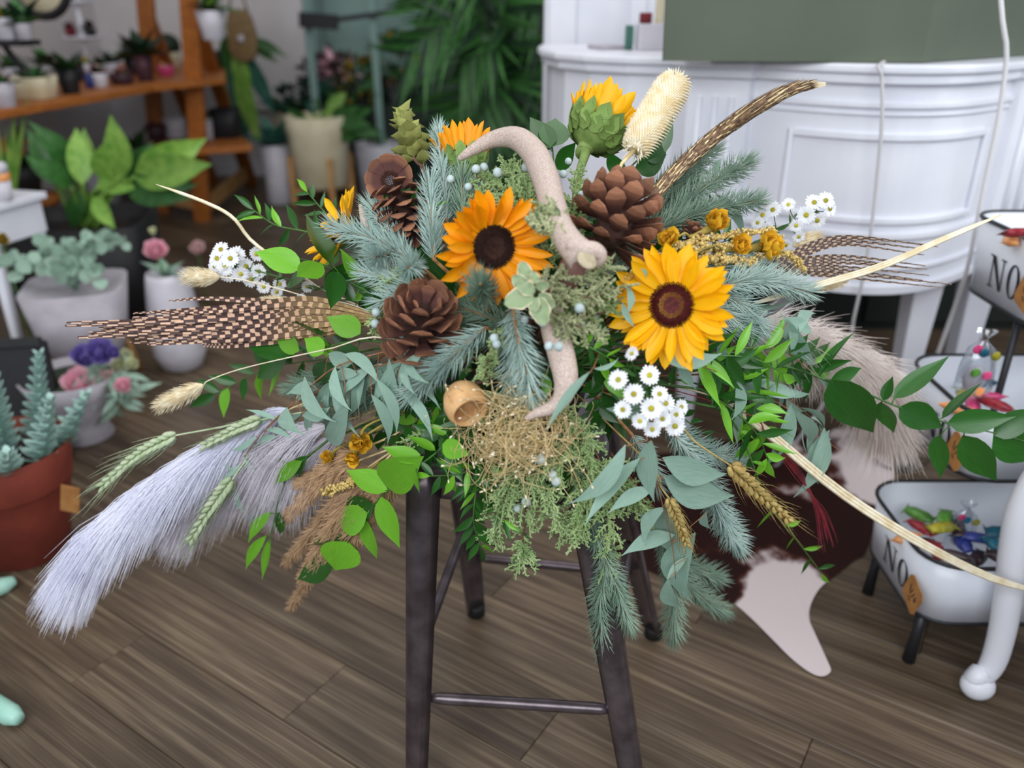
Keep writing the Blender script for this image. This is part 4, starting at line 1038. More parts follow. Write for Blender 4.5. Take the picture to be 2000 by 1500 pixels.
spruce('spruce bits in the shade under the eucalyptus at the left', [[(760,760,.06),(700,790,.04),(640,830,.04)], [(740,700,.08),(650,730,.06),(560,760,.07)]], 32, GR)
spruce('spruce filling above the yellow sunflower towards the teasel', [[(1180,540,.06),(1215,500,.05),(1240,470,.05)]], 34, GR)
spruce('spruce filling behind the long right ruscus garland', [[(1380,690,.06),(1440,720,.05),(1500,760,.06)]], 34, BL)
# ---------------------------------------------------------------- JUNIPER
juniper('juniper sprig with pale berries under the antler curve', [[(1060,440,.04),(1010,385,.03),(930,345,.03)], [(1050,420,.05),(1020,360,.05),(985,328,.05)], [(1050,440,.04),(990,400,.04),(940,385,.05)]], n=44, sub=(26,52), berries=[(930,330,.0,9),(945,326,.01,8),(972,337,-.005,9),(1027,327,.0,9),(880,350,.03,8),(915,365,.03,8)])
juniper('juniper sprig at the top right of the antler, below the tall sunflower', [[(1120,480,.03),(1118,400,.02),(1130,340,.02)]], n=26, sub=(24,46), berries=[(1110,315,.05,7),(1100,340,.02,8),(1135,380,.0,7)])
juniper('yellow-green juniper tip lying over the right edge of the orange sunflower', [[(1120,500,-.06),(1082,455,-.09),(1040,432,-.10)], [(1110,480,-.07),(1085,430,-.09),(1068,405,-.09)]], 'juniper_dry', n=20, sub=(24,44), tl=12)
juniper('pale juniper mass at the centre below the antler base', [[(1050,560,-.02),(1090,570,-.06),(1150,580,-.07),(1210,560,-.06)], [(1060,600,-.03),(1110,630,-.06),(1170,650,-.06)], [(1060,560,-.03),(1120,530,-.07),(1190,520,-.06)]], 'juniper_dry', n=32, sub=(26,56), berries=[(1132,602,-.12,10),(1072,676,-.10,9),(1091,677,-.105,10),(965,660,-.05,9),(970,672,-.055,9),(1060,630,-.06,9),(1025,625,-.04,8)])
juniper('juniper sprig around the centre stem above the lower tine', [[(1060,600,.0),(1080,640,-.03),(1110,670,-.04)], [(990,640,.0),(960,680,-.03),(945,740,-.04)]], n=22, sub=(22,44))
juniper('juniper sprig with two white berries left of the lower pine cone', [[(800,580,.02),(760,600,-.01),(730,640,-.02)], [(790,600,.02),(760,560,-.02),(770,530,-.02)]], n=18, sub=(20,40), berries=[(735,610,-.04,9),(733,632,-.04,9),(762,630,-.03,8),(770,583,-.02,8)])
juniper('broad juniper branch drooping at the bottom centre', [[(1020,860,.0),(1030,960,-.02),(1020,1060,-.02),(1022,1095,-.02)], [(1030,900,-.01),(1075,980,-.03),(1100,1030,-.02)], [(1020,900,-.01),(980,980,-.02),(965,1050,-.01)]], n=52, sub=(34,62), berries=[(1056,897,-.06,11),(1080,927,-.05,10),(1086,940,-.055,10),(1028,980,-.04,10),(1010,993,-.04,8),(1082,1003,-.04,8)])
juniper('juniper branch drooping in front of the right stool leg', [[(1120,850,.0),(1180,940,-.03),(1190,1020,-.03),(1185,1110,-.02)], [(1150,900,-.01),(1230,960,-.03),(1270,1010,-.02)], [(1150,930,-.01),(1140,990,-.03),(1120,1050,-.02)], [(1170,900,-.01),(1100,880,-.03),(1080,930,-.03)]], n=50, sub=(34,62), berries=[(1254,1003,-.03,7),(1122,892,-.03,8)])
juniper('juniper filling behind the wiry nest', [[(1060,780,.02),(1000,830,.0),(940,880,.0)], [(1080,790,.01),(1130,840,-.01),(1160,880,-.01)], [(1050,760,.03),(940,800,.03),(880,830,.04)], [(1060,850,.03),(1000,900,.02),(960,940,.02)], [(1060,850,.03),(1110,900,.02),(1130,960,.02)]], n=40, sub=(28,54))
juniper('juniper tuft in the hollow left of the centre', [[(900,720,.04),(930,700,.0),(960,740,.0)]], n=16, sub=(22,40))
juniper('dry juniper behind the orange sunflower, upper right of it', [[(1040,520,.04),(1050,460,.03),(1035,400,.03)]], 'juniper_dry', n=20, sub=(22,44))
juniper('juniper beside the yellow sunflower stem', [[(1130,620,.02),(1180,610,-.02),(1230,590,-.02)]], n=18, sub=(22,42))
# ---------------------------------------------------------------- RUSCUS
sprig('ruscus_branch', 'broad-leaved ruscus branch with bright leaves at the middle left', 'branch', [(800,600,.06),(700,560,.03),(640,520,.02),(560,500,.02)],
 [(588,525,494,488,-.02,-.035,1,.25,1.1),(630,515,578,545,-.04,-.06,1,-.5,1.5),(650,520,592,428,-.02,-.01,0,.9,.8),(695,550,668,482,-.02,-.045,1,.7,1.05),(660,530,650,602,-.02,-.05,0,-.5,1.35),(640,560,700,500,.02,.03,0,.4,1.1),(600,540,545,545,.0,.01,0,.6,.9),(690,590,672,540,.02,.0,0,.2,.9)], group='broad-leaved ruscus branches')
sprig('ruscus_branch', 'bright ruscus branch below the barred feathers on the left', 'branch', [(760,670,.04),(700,665,.01),(620,680,.0),(540,690,.01)],
 [(704,652,640,622,-.03,-.05,1,.3,1.3),(632,690,592,660,-.03,-.045,1,-.1,1.6),(585,685,528,648,-.02,-.03,1,-.4,1.0),(580,690,480,672,.0,.01,0,.2,.75),(628,656,566,614,-.02,-.02,0,1.0,.8),(700,680,640,730,.0,.01,0,.3,1.0),(650,710,600,760,.01,.02,0,.1,.9),(560,700,490,740,.03,.05,0,.4,.8)], group='broad-leaved ruscus branches')
sprig('ruscus_branch', 'large bright ruscus branch hanging over the tan plumes, lower centre-left', 'branch', [(880,850,.0),(852,884,-.03),(790,930,-.05),(740,975,-.055),(716,1010,-.055)],
 [(756,960,674,914,-.055,-.07,1,.3,1.05),(752,948,812,908,-.055,-.07,1,.2,1.35),(812,920,816,965,-.06,-.06,1,.9,.8),(730,985,662,1006,-.055,-.06,0,-.2,1.0),(718,1002,640,1030,-.06,-.07,1,.1,.95),(745,970,778,1075,-.06,-.07,1,.4,.85),(680,1058,652,1122,-.06,-.07,1,0,1.7),(716,1015,722,1106,-.055,-.05,1,.7,.75),(672,1055,596,1055,-.05,-.05,0,.7,.6),(656,1090,592,1130,-.045,-.04,0,.4,.9),(824,902,748,876,-.04,-.05,1,.4,.9),(850,880,800,845,-.04,-.05,1,.6,.8)], group='broad-leaved ruscus branches')
sprig('ruscus_branch', 'ruscus leaves beside the wooden pod in front of the left stool leg', 'branch', [(900,840,.0),(880,860,-.03),(870,890,-.03)],
 [(872,848,838,826,-.04,-.05,1,.2,.9),(864,868,920,890,-.045,-.06,1,.1,1.2),(860,850,812,856,-.02,-.03,0,.2,1.1),(875,880,905,940,-.03,-.04,0,.4,1.1),(868,885,880,945,-.02,-.03,0,-.4,1.0),(905,830,850,838,-.03,-.04,0,.3,.7)], group='broad-leaved ruscus branches')
sprig('ruscus_garland', 'long ruscus garland trailing out to the right edge over the cowhide', 'branch', [(1380,690,.02),(1480,706,-.02),(1560,722,-.04),(1620,745,-.05),(1700,772,-.06),(1755,795,-.06),(1850,826,-.06),(1940,845,-.06),(2030,870,-.06)],
 [(1622,742,1712,866,-.06,-.06,0,.2,1.05),(1622,742,1692,724,-.055,-.04,0,.5,1.0),(1755,796,1848,842,-.06,-.08,0,.1,1.25),(1745,778,1856,700,-.06,-.05,0,-.5,.72),(1725,782,1746,735,-.05,-.04,0,-.5,1.1),(1720,785,1748,840,-.05,-.03,0,.6,1.0),(1850,826,1980,812,-.06,-.07,0,.2,.9),(1840,818,1912,742,-.055,-.04,0,-.8,.6),(1835,850,1840,930,-.06,-.05,0,.4,.85),(1880,850,1952,948,-.06,-.06,0,.1,.9),(1940,850,2040,800,-.06,-.07,0,.2,1.1),(1940,850,2050,900,-.06,-.05,0,.3,1.1),(1600,735,1656,640,-.05,-.03,0,-.8,.5),(1580,720,1660,700,-.03,-.02,0,.6,.6),(1540,715,1580,765,-.03,-.02,0,.2,.8)], rs=.0026, group='broad-leaved ruscus branches')
IG = 'narrow-leaved ruscus sprays'
auto_sprig('italian_ruscus', 'glossy narrow-leaved ruscus fanning right below the yellow sunflower', 'branch', [(1330,690,.02),(1400,720,-.03),(1460,770,-.04),(1500,850,-.04)], 24, 92, 'ital', .55, group=IG)
auto_sprig('italian_ruscus', 'narrow-leaved ruscus pointing up right of the yellow sunflower', 'branch', [(1380,700,.0),(1450,680,-.03),(1540,690,-.03),(1600,720,-.02)], 20, 96, 'ital', .4, group=IG)
auto_sprig('italian_ruscus', 'thin ruscus strand dangling at the lower right past the wheat', 'branch', [(1420,800,-.02),(1460,880,-.04),(1500,980,-.04),(1560,1060,-.04),(1605,1120,-.03)], 11, 58, 'ital', .75, group=IG, ws=.8)
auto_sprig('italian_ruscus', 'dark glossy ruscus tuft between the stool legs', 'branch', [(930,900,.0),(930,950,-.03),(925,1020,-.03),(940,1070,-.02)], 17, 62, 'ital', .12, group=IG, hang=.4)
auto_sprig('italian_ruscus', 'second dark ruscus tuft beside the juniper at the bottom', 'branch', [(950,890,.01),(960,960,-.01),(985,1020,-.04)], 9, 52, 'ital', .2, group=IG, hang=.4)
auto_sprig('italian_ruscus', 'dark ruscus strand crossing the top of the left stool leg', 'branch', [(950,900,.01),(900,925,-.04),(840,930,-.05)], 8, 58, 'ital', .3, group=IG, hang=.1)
auto_sprig('italian_ruscus', 'upper strand of narrow ruscus leaves just under the yellow sunflower', 'branch', [(1330,700,.02),(1390,695,-.04),(1470,700,-.06),(1530,730,-.06)], 14, 92, 'ital', .6, group=IG)
auto_sprig('italian_ruscus', 'narrow ruscus leaves in front of the pale eucalyptus at the right', 'branch', [(1370,760,.0),(1430,800,-.05),(1480,850,-.06),(1500,900,-.06)], 14, 84, 'ital', .6, group=IG)
sprig('italian_ruscus', 'small ruscus strand hanging below the grey pampas at the far left', 'branch', [(640,860,.0),(572,920,-.05),(548,960,-.07),(535,1020,-.07),(525,1060,-.07)],
 [(530,1000,478,1064,-.07,-.075,1,.3,.9),(520,1046,474,1118,-.07,-.075,1,.2,.8),(528,1052,516,1130,-.07,-.07,1,.6,.7),(545,1000,540,1055,-.06,-.06,0,.3,1.0),(590,900,540,945,-.06,-.07,1,.3,.9),(600,890,570,950,-.05,-.05,0,.5,.9),(560,905,505,890,-.06,-.06,0,.7,.7)], kind='ital', group=IG)
auto_sprig('italian_ruscus', 'dark ruscus sprig pointing up left behind the ruscus leaves', 'branch', [(700,520,.09),(620,460,.08),(540,440,.08),(495,410,.09)], 13, 62, 'ital', .3, group=IG)
auto_sprig('italian_ruscus', 'dark leaves behind the left side sunflower, by the cream pot stand', 'branch', [(700,470,.1),(640,420,.11),(600,375,.12)], 9, 52, 'ital', .3, group=IG)
auto_sprig('italian_ruscus', 'leafy shadowed sprig below the left feathers', 'branch', [(740,680,.08),(640,700,.09),(520,720,.1),(420,770,.1)], 16, 78, 'rus', .15, group='broad-leaved ruscus branches', ws=.8)
sprig('ruscus_branch', 'ruscus leaves standing up behind the antler at the top', 'branch', [(1085,400,.12),(1080,300,.12),(1072,250,.12)],
 [(1074,290,1036,220,.11,.10,0,.5,1.0),(1076,288,1086,222,.11,.11,0,0,1.3),(1078,290,1030,268,.12,.12,0,.3,1.0),(1085,330,1120,280,.12,.12,0,.4,1.0)], group='broad-leaved ruscus branches')
sprig('ruscus_branch', 'ruscus leaves behind the cream teasel at the top right', 'branch', [(1180,420,.1),(1220,340,.1),(1270,290,.1),(1310,240,.1)],
 [(1210,350,1188,290,.09,.08,0,.4,1.1),(1200,370,1166,330,.1,.1,0,.3,1.0),(1255,305,1322,268,.09,.09,0,.2,1.2),(1280,300,1322,225,.11,.11,0,.6,.8),(1240,330,1310,300,.1,.1,0,.2,1.0),(1190,385,1140,370,.1,.1,0,.3,.9),(1235,300,1215,240,.12,.12,0,.3,1)], group='broad-leaved ruscus branches')
sprig('ruscus_leaf_stem', 'single broad olive-green leaf lying across the antler', 'leaf', [(1120,470,.0),(1105,450,-.06),(1095,432,-.10)], [(1096,432,1018,420,-.10,-.08,1,.5,1.5)], kind='olive')
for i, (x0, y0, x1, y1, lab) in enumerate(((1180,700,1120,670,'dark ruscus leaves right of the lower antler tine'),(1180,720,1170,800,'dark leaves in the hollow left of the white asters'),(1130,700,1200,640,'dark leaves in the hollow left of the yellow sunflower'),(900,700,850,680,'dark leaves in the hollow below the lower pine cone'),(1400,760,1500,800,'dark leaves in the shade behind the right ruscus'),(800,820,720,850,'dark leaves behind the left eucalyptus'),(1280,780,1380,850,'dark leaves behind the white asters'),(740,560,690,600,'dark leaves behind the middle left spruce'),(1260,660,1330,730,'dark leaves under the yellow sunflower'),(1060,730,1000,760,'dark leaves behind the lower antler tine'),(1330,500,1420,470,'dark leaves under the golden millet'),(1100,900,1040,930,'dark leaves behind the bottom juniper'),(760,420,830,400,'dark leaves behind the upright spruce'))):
    auto_sprig('ruscus_branch', lab, 'branch', [(1060+(x0-1060)*.7, 680+(y0-680)*.7, .10), (x0, y0, .05), (x1, y1, .045)], 11, 66, 'rus' if i % 2 else 'ital', .08, group='dark filler foliage', start=.3)  # inner filler in the shaded leaf colour, added so the gaps turn dark
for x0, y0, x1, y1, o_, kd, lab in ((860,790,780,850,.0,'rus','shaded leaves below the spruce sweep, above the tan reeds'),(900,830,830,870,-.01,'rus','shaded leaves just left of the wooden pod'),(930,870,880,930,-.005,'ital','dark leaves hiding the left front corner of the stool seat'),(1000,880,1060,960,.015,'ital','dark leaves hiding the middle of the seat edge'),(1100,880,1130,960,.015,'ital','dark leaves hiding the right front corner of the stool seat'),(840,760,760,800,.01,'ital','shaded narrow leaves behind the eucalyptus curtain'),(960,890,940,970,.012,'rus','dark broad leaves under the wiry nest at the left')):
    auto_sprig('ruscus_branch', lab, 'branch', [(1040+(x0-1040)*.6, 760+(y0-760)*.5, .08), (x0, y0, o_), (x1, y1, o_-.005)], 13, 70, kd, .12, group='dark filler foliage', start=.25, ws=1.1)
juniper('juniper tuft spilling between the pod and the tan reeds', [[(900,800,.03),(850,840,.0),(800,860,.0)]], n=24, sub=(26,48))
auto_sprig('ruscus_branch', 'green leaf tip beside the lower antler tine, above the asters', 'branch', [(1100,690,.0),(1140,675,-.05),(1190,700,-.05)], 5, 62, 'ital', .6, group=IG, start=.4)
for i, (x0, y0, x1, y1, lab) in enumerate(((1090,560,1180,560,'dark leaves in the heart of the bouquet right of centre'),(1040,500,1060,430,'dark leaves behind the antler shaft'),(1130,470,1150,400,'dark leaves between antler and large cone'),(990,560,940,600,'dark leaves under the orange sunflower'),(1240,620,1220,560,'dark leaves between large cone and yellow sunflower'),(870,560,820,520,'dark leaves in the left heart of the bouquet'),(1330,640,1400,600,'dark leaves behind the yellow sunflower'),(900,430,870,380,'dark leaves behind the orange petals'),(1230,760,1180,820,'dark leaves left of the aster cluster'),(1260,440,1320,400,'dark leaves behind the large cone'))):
    auto_sprig('ruscus_branch', lab, 'branch', [(1060+(x0-1060)*.6, 680+(y0-680)*.6, .13), (x0, y0, .10), (x1, y1, .085)], 14, 80, 'rus', .0, group='dark filler foliage', start=.15, ws=1.2)  # deeper filler, added to darken the gaps at the bouquet's heart
juniper('dark juniper bed at the centre behind the berries', [[(1040,620,.03),(1100,560,.03),(1160,520,.03)], [(1060,640,.03),(1140,600,.03),(1210,600,.03)], [(1030,560,.04),(1060,500,.03),(1110,450,.04)]], n=30, sub=(28,54))
# ---------------------------------------------------------------- EUCALYPTUS
EG = 'willow eucalyptus stems'
def euc(label, stem, lv_, **k): return sprig('eucalyptus_stem', label, 'branch', stem, lv_, 'euc', .0014, 'euc_stem', EG, **k)
euc('eucalyptus stem draped left below the lower pine cone', [(830,672,.0),(740,690,-.04),(650,720,-.055),(580,780,-.06),(530,830,-.06),(500,870,-.055)],
 [(672,692,722,745,-.06,-.09,1,.2,1.1),(655,715,684,800,-.065,-.09,1,.2,1.2),(595,735,648,820,-.065,-.09,1,.3,1.2),(680,780,570,880,-.075,-.08,1,.2,.9),(560,795,595,842,-.06,-.08,1,-.3,1.8),(590,812,645,795,-.07,-.07,1,.2,1.3),(735,740,768,855,-.08,-.09,1,.2,1.0),(725,770,752,878,-.08,-.085,1,.2,1.1),(760,700,720,860,-.06,-.08,1,.3,.8),(790,690,834,745,-.06,-.09,1,.2,1.0),(830,685,780,770,-.06,-.08,1,-.2,1.0),(650,735,700,860,-.06,-.06,1,.4,.7),(640,692,700,700,-.03,-.04,1,.1,1.6),(540,850,500,905,-.06,-.06,1,.3,1.1),(505,870,540,935,-.06,-.06,1,.3,.9),(530,815,460,850,-.05,-.05,1,.3,1.0),(500,880,470,930,-.06,-.06,1,.2,.9),(620,760,560,770,-.05,-.05,1,.3,1.2),(700,730,640,745,-.05,-.06,1,.2,1.3)])
euc('eucalyptus stem beside the spruce sweep at lower left', [(850,690,.0),(800,720,-.05),(790,770,-.06)],
 [(790,700,810,770,-.06,-.09,1,.3,1.1),(780,760,835,858,-.06,-.08,1,.2,1.0),(775,720,730,790,-.05,-.07,1,.2,1.1),(760,690,830,665,-.05,-.05,1,.2,1.1),(800,740,850,800,-.04,-.05,1,.3,.9)])
euc('thin eucalyptus strand trailing over the lilac pampas', [(640,760,.0),(560,800,-.06),(500,860,-.07),(470,910,-.075),(462,950,-.075)],
 [(500,850,440,880,-.075,-.08,1,.2,.9),(470,905,420,935,-.075,-.08,1,.2,.9),(475,890,520,940,-.075,-.075,1,.4,.6),(462,945,480,1010,-.075,-.075,1,.3,.8),(540,820,480,800,-.07,-.07,1,.3,.8),(520,840,560,860,-.065,-.07,1,.2,.9),(470,920,440,905,-.07,-.08,1,.2,1)])
euc('eucalyptus spray of long sickle leaves below the white asters', [(1250,780,.0),(1262,850,-.06),(1275,900,-.085),(1285,950,-.085),(1312,1060,-.08),(1320,1130,-.075)],
 [(1222,868,1100,985,-.085,-.095,1,.1,1.05),(1250,895,1142,1026,-.08,-.09,1,.3,.95),(1275,955,1188,1002,-.08,-.09,1,-.1,1.4),(1272,860,1278,980,-.09,-.09,1,.2,1.45),(1184,798,1285,862,-.07,-.085,1,.3,1.3),(1294,894,1420,925,-.085,-.08,1,0,1.25),(1296,930,1434,968,-.085,-.08,1,.1,1.3),(1320,960,1370,1130,-.08,-.085,1,.2,1.1),(1358,1040,1352,1200,-.085,-.08,1,.15,1.3),(1300,990,1258,1070,-.08,-.085,1,.2,1.5),(1318,1045,1215,1085,-.075,-.08,1,.1,1.4),(1342,1088,1300,1140,-.075,-.07,1,.3,1.2),(1305,1130,1345,1200,-.075,-.075,1,.2,1.1),(1380,1000,1392,1040,-.08,-.08,1,.2,1.4)])
euc('eucalyptus stem at the right among the ruscus, leaves hanging', [(1400,730,.02),(1470,760,-.01),(1540,800,-.02),(1600,850,-.02),(1640,880,-.02)],
 [(1550,800,1575,890,-.03,-.05,1,.2,1.3),(1610,835,1545,960,-.03,-.05,1,.2,1.2),(1620,840,1600,950,-.03,-.05,1,-.2,1.2),(1545,790,1480,900,-.02,-.03,1,.3,1.2),(1480,770,1490,850,-.02,-.03,1,.2,1.3),(1500,740,1420,790,-.02,-.02,1,.2,1.1),(1555,770,1490,775,-.03,-.03,1,.3,1.4),(1450,800,1440,870,-.03,-.04,1,.3,1.3)])
euc('pale eucalyptus leaves pointing up right above the pampas at the right', [(1400,690,.02),(1500,680,-.02),(1540,690,-.02)],
 [(1585,650,1518,628,-.02,-.02,1,.2,1.1),(1545,690,1530,618,-.03,-.03,1,.3,1.1),(1562,650,1610,600,-.03,-.02,1,.1,1.4),(1535,625,1600,720,-.04,-.04,1,.2,1.0),(1460,590,1590,600,-.03,-.01,1,1.0,.5),(1590,730,1640,795,-.04,-.04,1,.4,.6)])
euc('pale eucalyptus leaf under the yellow sunflower petals', [(1270,670,.0),(1300,690,-.06),(1330,700,-.07)],
 [(1295,703,1410,690,-.07,-.09,1,-.2,1.2),(1330,705,1360,760,-.06,-.06,1,.2,1.3),(1410,660,1440,720,-.04,-.05,1,.2,1.2),(1440,740,1420,820,-.05,-.06,1,.3,1.5)])
euc('narrow olive eucalyptus leaf slanting beside the lower antler tine', [(1170,690,.0),(1160,715,-.07),(1152,728,-.10)], [(1152,726,1065,842,-.105,-.11,1,.5,.7),(1160,720,1210,700,-.06,-.07,1,.3,1.0)])
euc('eucalyptus leaves behind the spruce at the upper right', [(1300,450,.08),(1370,400,.08),(1400,350,.09)], [(1385,380,1420,430,.08,.07,1,.2,1.2),(1390,340,1360,310,.09,.09,1,.2,1.4),(1400,350,1420,300,.09,.09,1,.2,1.2),(1330,390,1290,360,.08,.08,1,.2,1.3),(1400,380,1440,470,.09,.08,1,.4,1.2)])
euc('grey-green leaves between the large cone and the yellow sunflower', [(1150,600,.02),(1200,580,-.03),(1225,560,-.03)], [(1225,560,1220,610,-.05,-.06,1,.2,1.4),(1215,590,1240,640,-.05,-.06,1,.2,1.2),(1250,520,1260,545,-.06,-.06,1,.2,1.4)])
auto_sprig('eucalyptus_stem', 'eucalyptus leaves hanging in a curtain left of the spruce sweep', 'branch', [(840,690,.0),(760,710,-.03),(680,730,-.045),(610,770,-.05)], 18, 118, 'euc', 1, .5, EG, 1.1, smat='euc_stem', hang=.9, rs=.0013)
auto_sprig('eucalyptus_stem', 'thin eucalyptus strand behind the left curtain of leaves', 'branch', [(800,700,.02),(700,740,.0),(600,800,-.01),(540,870,-.02)], 14, 100, 'euc', 1, .7, EG, 1.0, smat='euc_stem', hang=.6, rs=.0012)
auto_sprig('eucalyptus_stem', 'pale eucalyptus behind the right ruscus leaves', 'branch', [(1380,720,.03),(1460,740,.01),(1540,780,.0),(1600,830,.0)], 14, 110, 'euc', 1, .8, EG, 1.1, smat='euc_stem', hang=.6, rs=.0012)
# ---------------------------------------------------------------- variegated leaves
t = thing('variegated_sprig', core(1040), 'sprig of grey-green variegated leaves with cream edges at the centre', 'branch')
b = MB(); vq = smooth_path([org(t)]+AP([(1050,570,-.04),(1042,575,-.085),(1020,580,-.09)]), 12); b.tube(vq, .0014, 5); b.build('stem', 'aster_leaf', t)
vm = leaf_mesh('variegated_leaf', 'variegated', round_, .30, bend=.1, cup=.2, n=10, wave=.25)
ed = leaf_mesh('variegated_edge', 'straw_pale', round_, .335, bend=.1, cup=.2, n=10, wave=.25)
for bx, by, tx, ty, ro in ((1045,570,1010,555,.2),(1042,575,985,592,.3),(1040,580,1045,608,0),(1050,580,1062,635,.4),(1035,565,1000,540,-.3),(1046,560,1072,556,.3),(1030,548,1018,510,.2),(1048,555,1040,530,.4),(1052,575,1082,600,.5)):
    B, T = A(bx, by, -.095), A(tx, ty, -.105); lf = leaf(t, vm, B, T, None, ro, 1.1); 
    e_ = bpy.data.objects.new('leaf_edge', ed); COL.objects.link(e_); e_.parent = lf; e_.location = (0, 0, -.012)
# ---------------------------------------------------------------- TEASEL
B, T = A(1240,292,.0), A(1322,158,.02); ax = (T-B); H = ax.length; ax.normalize(); u, v = perp(ax); mp = mpp(B)
t = thing('dried_teasel', core(1180), 'cream spiky dried teasel head standing at the top right', 'dried flower')
prof = lambda s: 36*mp*(.72+.28*min(1, s*5))*(1 if s < .85 else 1-(s-.85)*1.6)
Mt = Matrix((u, v, ax)).transposed(); b = MB(); b.lathe([(prof(s)*.82*(1 if .02 < s < .98 else .55), H*s) for s in (0,.03,.1,.25,.5,.75,.88,.96,1)], 20, B, Mt); hd_ = b.build('head', 'teasel', t)
b = MB(); n = 1250
for k in range(n):
    s = (k+.5)/n; a = k*2.39996; rad = u*math.cos(a)+v*math.sin(a); b.needle(B+ax*H*s+rad*prof(s)*.80, (rad+ax*.55).normalized(), 13*mp*rnd(.8,1.15), 1.5*mp, -ax*.9)
for k in range(26):
    a = k*2.4; rad = u*math.cos(a)+v*math.sin(a); b.needle(T+rad*14*mp*(k/26), (ax+rad*.5).normalized(), 17*mp, 1.5*mp, rad)
for k in range(12):
    a = k*2.4; rad = u*math.cos(a)+v*math.sin(a); b.needle(B+rad*14*mp, (-ax+rad*.7).normalized(), 26*mp*rnd(.5,1), 2*mp)
b.build('spikes', 'teasel', hd_, smooth=False, kind='stuff')
b = MB(); b.tube([B, A(1214,320,.0), A(1190,380,.02), org(t)], [.0035,.0025,.0022,.002], 7); b.build('stem', 'straw', t)
# ---------------------------------------------------------------- BROWN GRASS PLUME
pth = [(1262,400,.0),(1310,345,.0),(1380,280,.01),(1450,228,.02),(1520,187,.03),(1572,169,.03)]; q = smooth_path(AP(pth), 40); mp = mpp(q[20])
t = thing('brown_grass_plume', core(1200), 'long brown bristly grass plume pointing up right with a pale tip', 'grass')
b = MB(); b.tube([org(t)]+q, [.003,.003]+[.0035*(1-.85*i/38) for i in range(39)], 8); b.build('stem', 'brown_grass', t)
for nm, mat_, n_ in (('bristles', 'brown_grass', 620), ('pale_bristles', 'straw', 240)):
    hb = MB()
    for k in range(n_):
        s = .02+.95*(k+.5)/n_; p = lerpl(q, s); i = min(int(s*39), 38); tg_ = (q[i+1]-q[i]).normalized(); u, v = perp(tg_); a = k*2.39996+(0 if nm == 'bristles' else 1.0); rad = u*math.cos(a)+v*math.sin(a)
        rr = 21*mp*math.sin(math.pi*min(1, .12+.80*s))**.6*(1 if s < .7 else 1-(s-.7)*2.6); p = p+rad*rr*.35; d = (tg_+rad*.30).normalized(); l = 46*mp*rnd(.8,1.15)*(1 if s < .8 else 1-(s-.8)*1.5); tan = rad.cross(tg_)
        hb.ribbon([p, p+d*l*.4+rad*rr*.1, p+(d*.6+tg_*.4)*l], [1.2*mp, 1.8*mp, .3*mp], tan)
    hb.build(nm, mat_, t, kind='stuff')
hb = MB()
for k in range(170):
    p = q[-12]+UP*rnd(-11,11)*mp+FW*rnd(-8,4)*mp; e1_ = A(1560+rnd(-6,6), 170+rnd(-7,7), .03); e2_ = A(1610+rnd(-22,4), 163+rnd(-3,5), .03); hb.ribbon(smooth_path([p, e1_, e2_], 5), [1.8*mp]*4+[.3*mp], UP)
hb.build('pale_tip', 'straw_pale', t, kind='stuff')
# ---------------------------------------------------------------- DRIED HOPS
B, T = A(810,312,.06), A(785,218,.07); ax = (T-B); H = ax.length; ax.normalize(); u, v = perp(ax); mp = mpp(B)
t = thing('dried_hop_cone', core(820), 'dried olive-green hop cone with papery bracts at the top left', 'dried flower')
hm = [leaf_mesh('hop_bract%d' % k, 'hops', ovate, .36, bend=(-.2,.2)[k], cup=.6, n=6, wave=.25) for k in (0, 1)]
for k in range(34):
    s = k/33; a = k*2.39996; rad = u*math.cos(a)+v*math.sin(a); p = B+ax*H*s*.8; d = (rad*(1.1-.7*s)+ax*(.1+.9*s)-UP*.15).normalized(); leaf(t, hm[k % 2], p, p+d*48*mp*rnd(.75,1.1), ax-rad*.3+rdir()*.6, rnd(-.5,.5), 1.1, 'bract')
b = MB(); b.tube(smooth_path([T, (B+T)/2, B, A(828,330,.06), A(838,370,.06), org(t)], 16), .0022, 6); b.build('stem', 'hops_stem', t)
# ---------------------------------------------------------------- PHEASANT FEATHERS
def feather(label, pts, hw, mat, group, cup=.25):
    q = smooth_path(AP(pts), 26); mp = mpp(q[13]); t = thing('pheasant_feather', core(pts[0][0]), label, 'feather', group)
    mb = MB(); vs = []; n = 26
    for i, p in enumerate(q):
        s = i/25; tg_ = (q[min(i+1,25)]-q[max(i-1,0)]).normalized(); cd_ = (CP-p).normalized(); sd = tg_.cross(cd_).normalized(); w_ = hw*mp*(.25+.75*min(1, s*3.5))*(1 if s < .35 else 1-.82*(s-.35)/.65)
        nn = sd.cross(tg_); vs += [p-sd*w_+nn*w_*cup, p, p+sd*w_+nn*w_*cup]
        for k in range(3): mb.uv[3*i+k] = (k*.5+(.001 if k == 2 else 0), s)
    mb.v = vs; mb.f = [(3*i+k, 3*i+k+1, 3*i+4+k, 3*i+3+k) for i in range(n-1) for k in (0, 1)]
    # split u at the shaft: two separate halves so the bars can be staggered
    m2 = MB(); 
    for k, (u0, u1) in enumerate(((0, .4), (.6, 1))):
        b0 = len(m2.v)
        for i in range(n):
            m2.v += [vs[3*i+k], vs[3*i+k+1]]; m2.uv[b0+2*i] = (u0, i/25); m2.uv[b0+2*i+1] = (u1, i/25)
        m2.f += [(b0+2*i, b0+2*i+1, b0+2*i+3, b0+2*i+2) for i in range(n-1)]
    m2.build('vane', mat, t)
    b = MB(); b.tube([org(t)]+q, [.0012]+[.0009*(1-.8*i/25) for i in range(26)], 4); b.build('shaft', 'hops_stem', t)
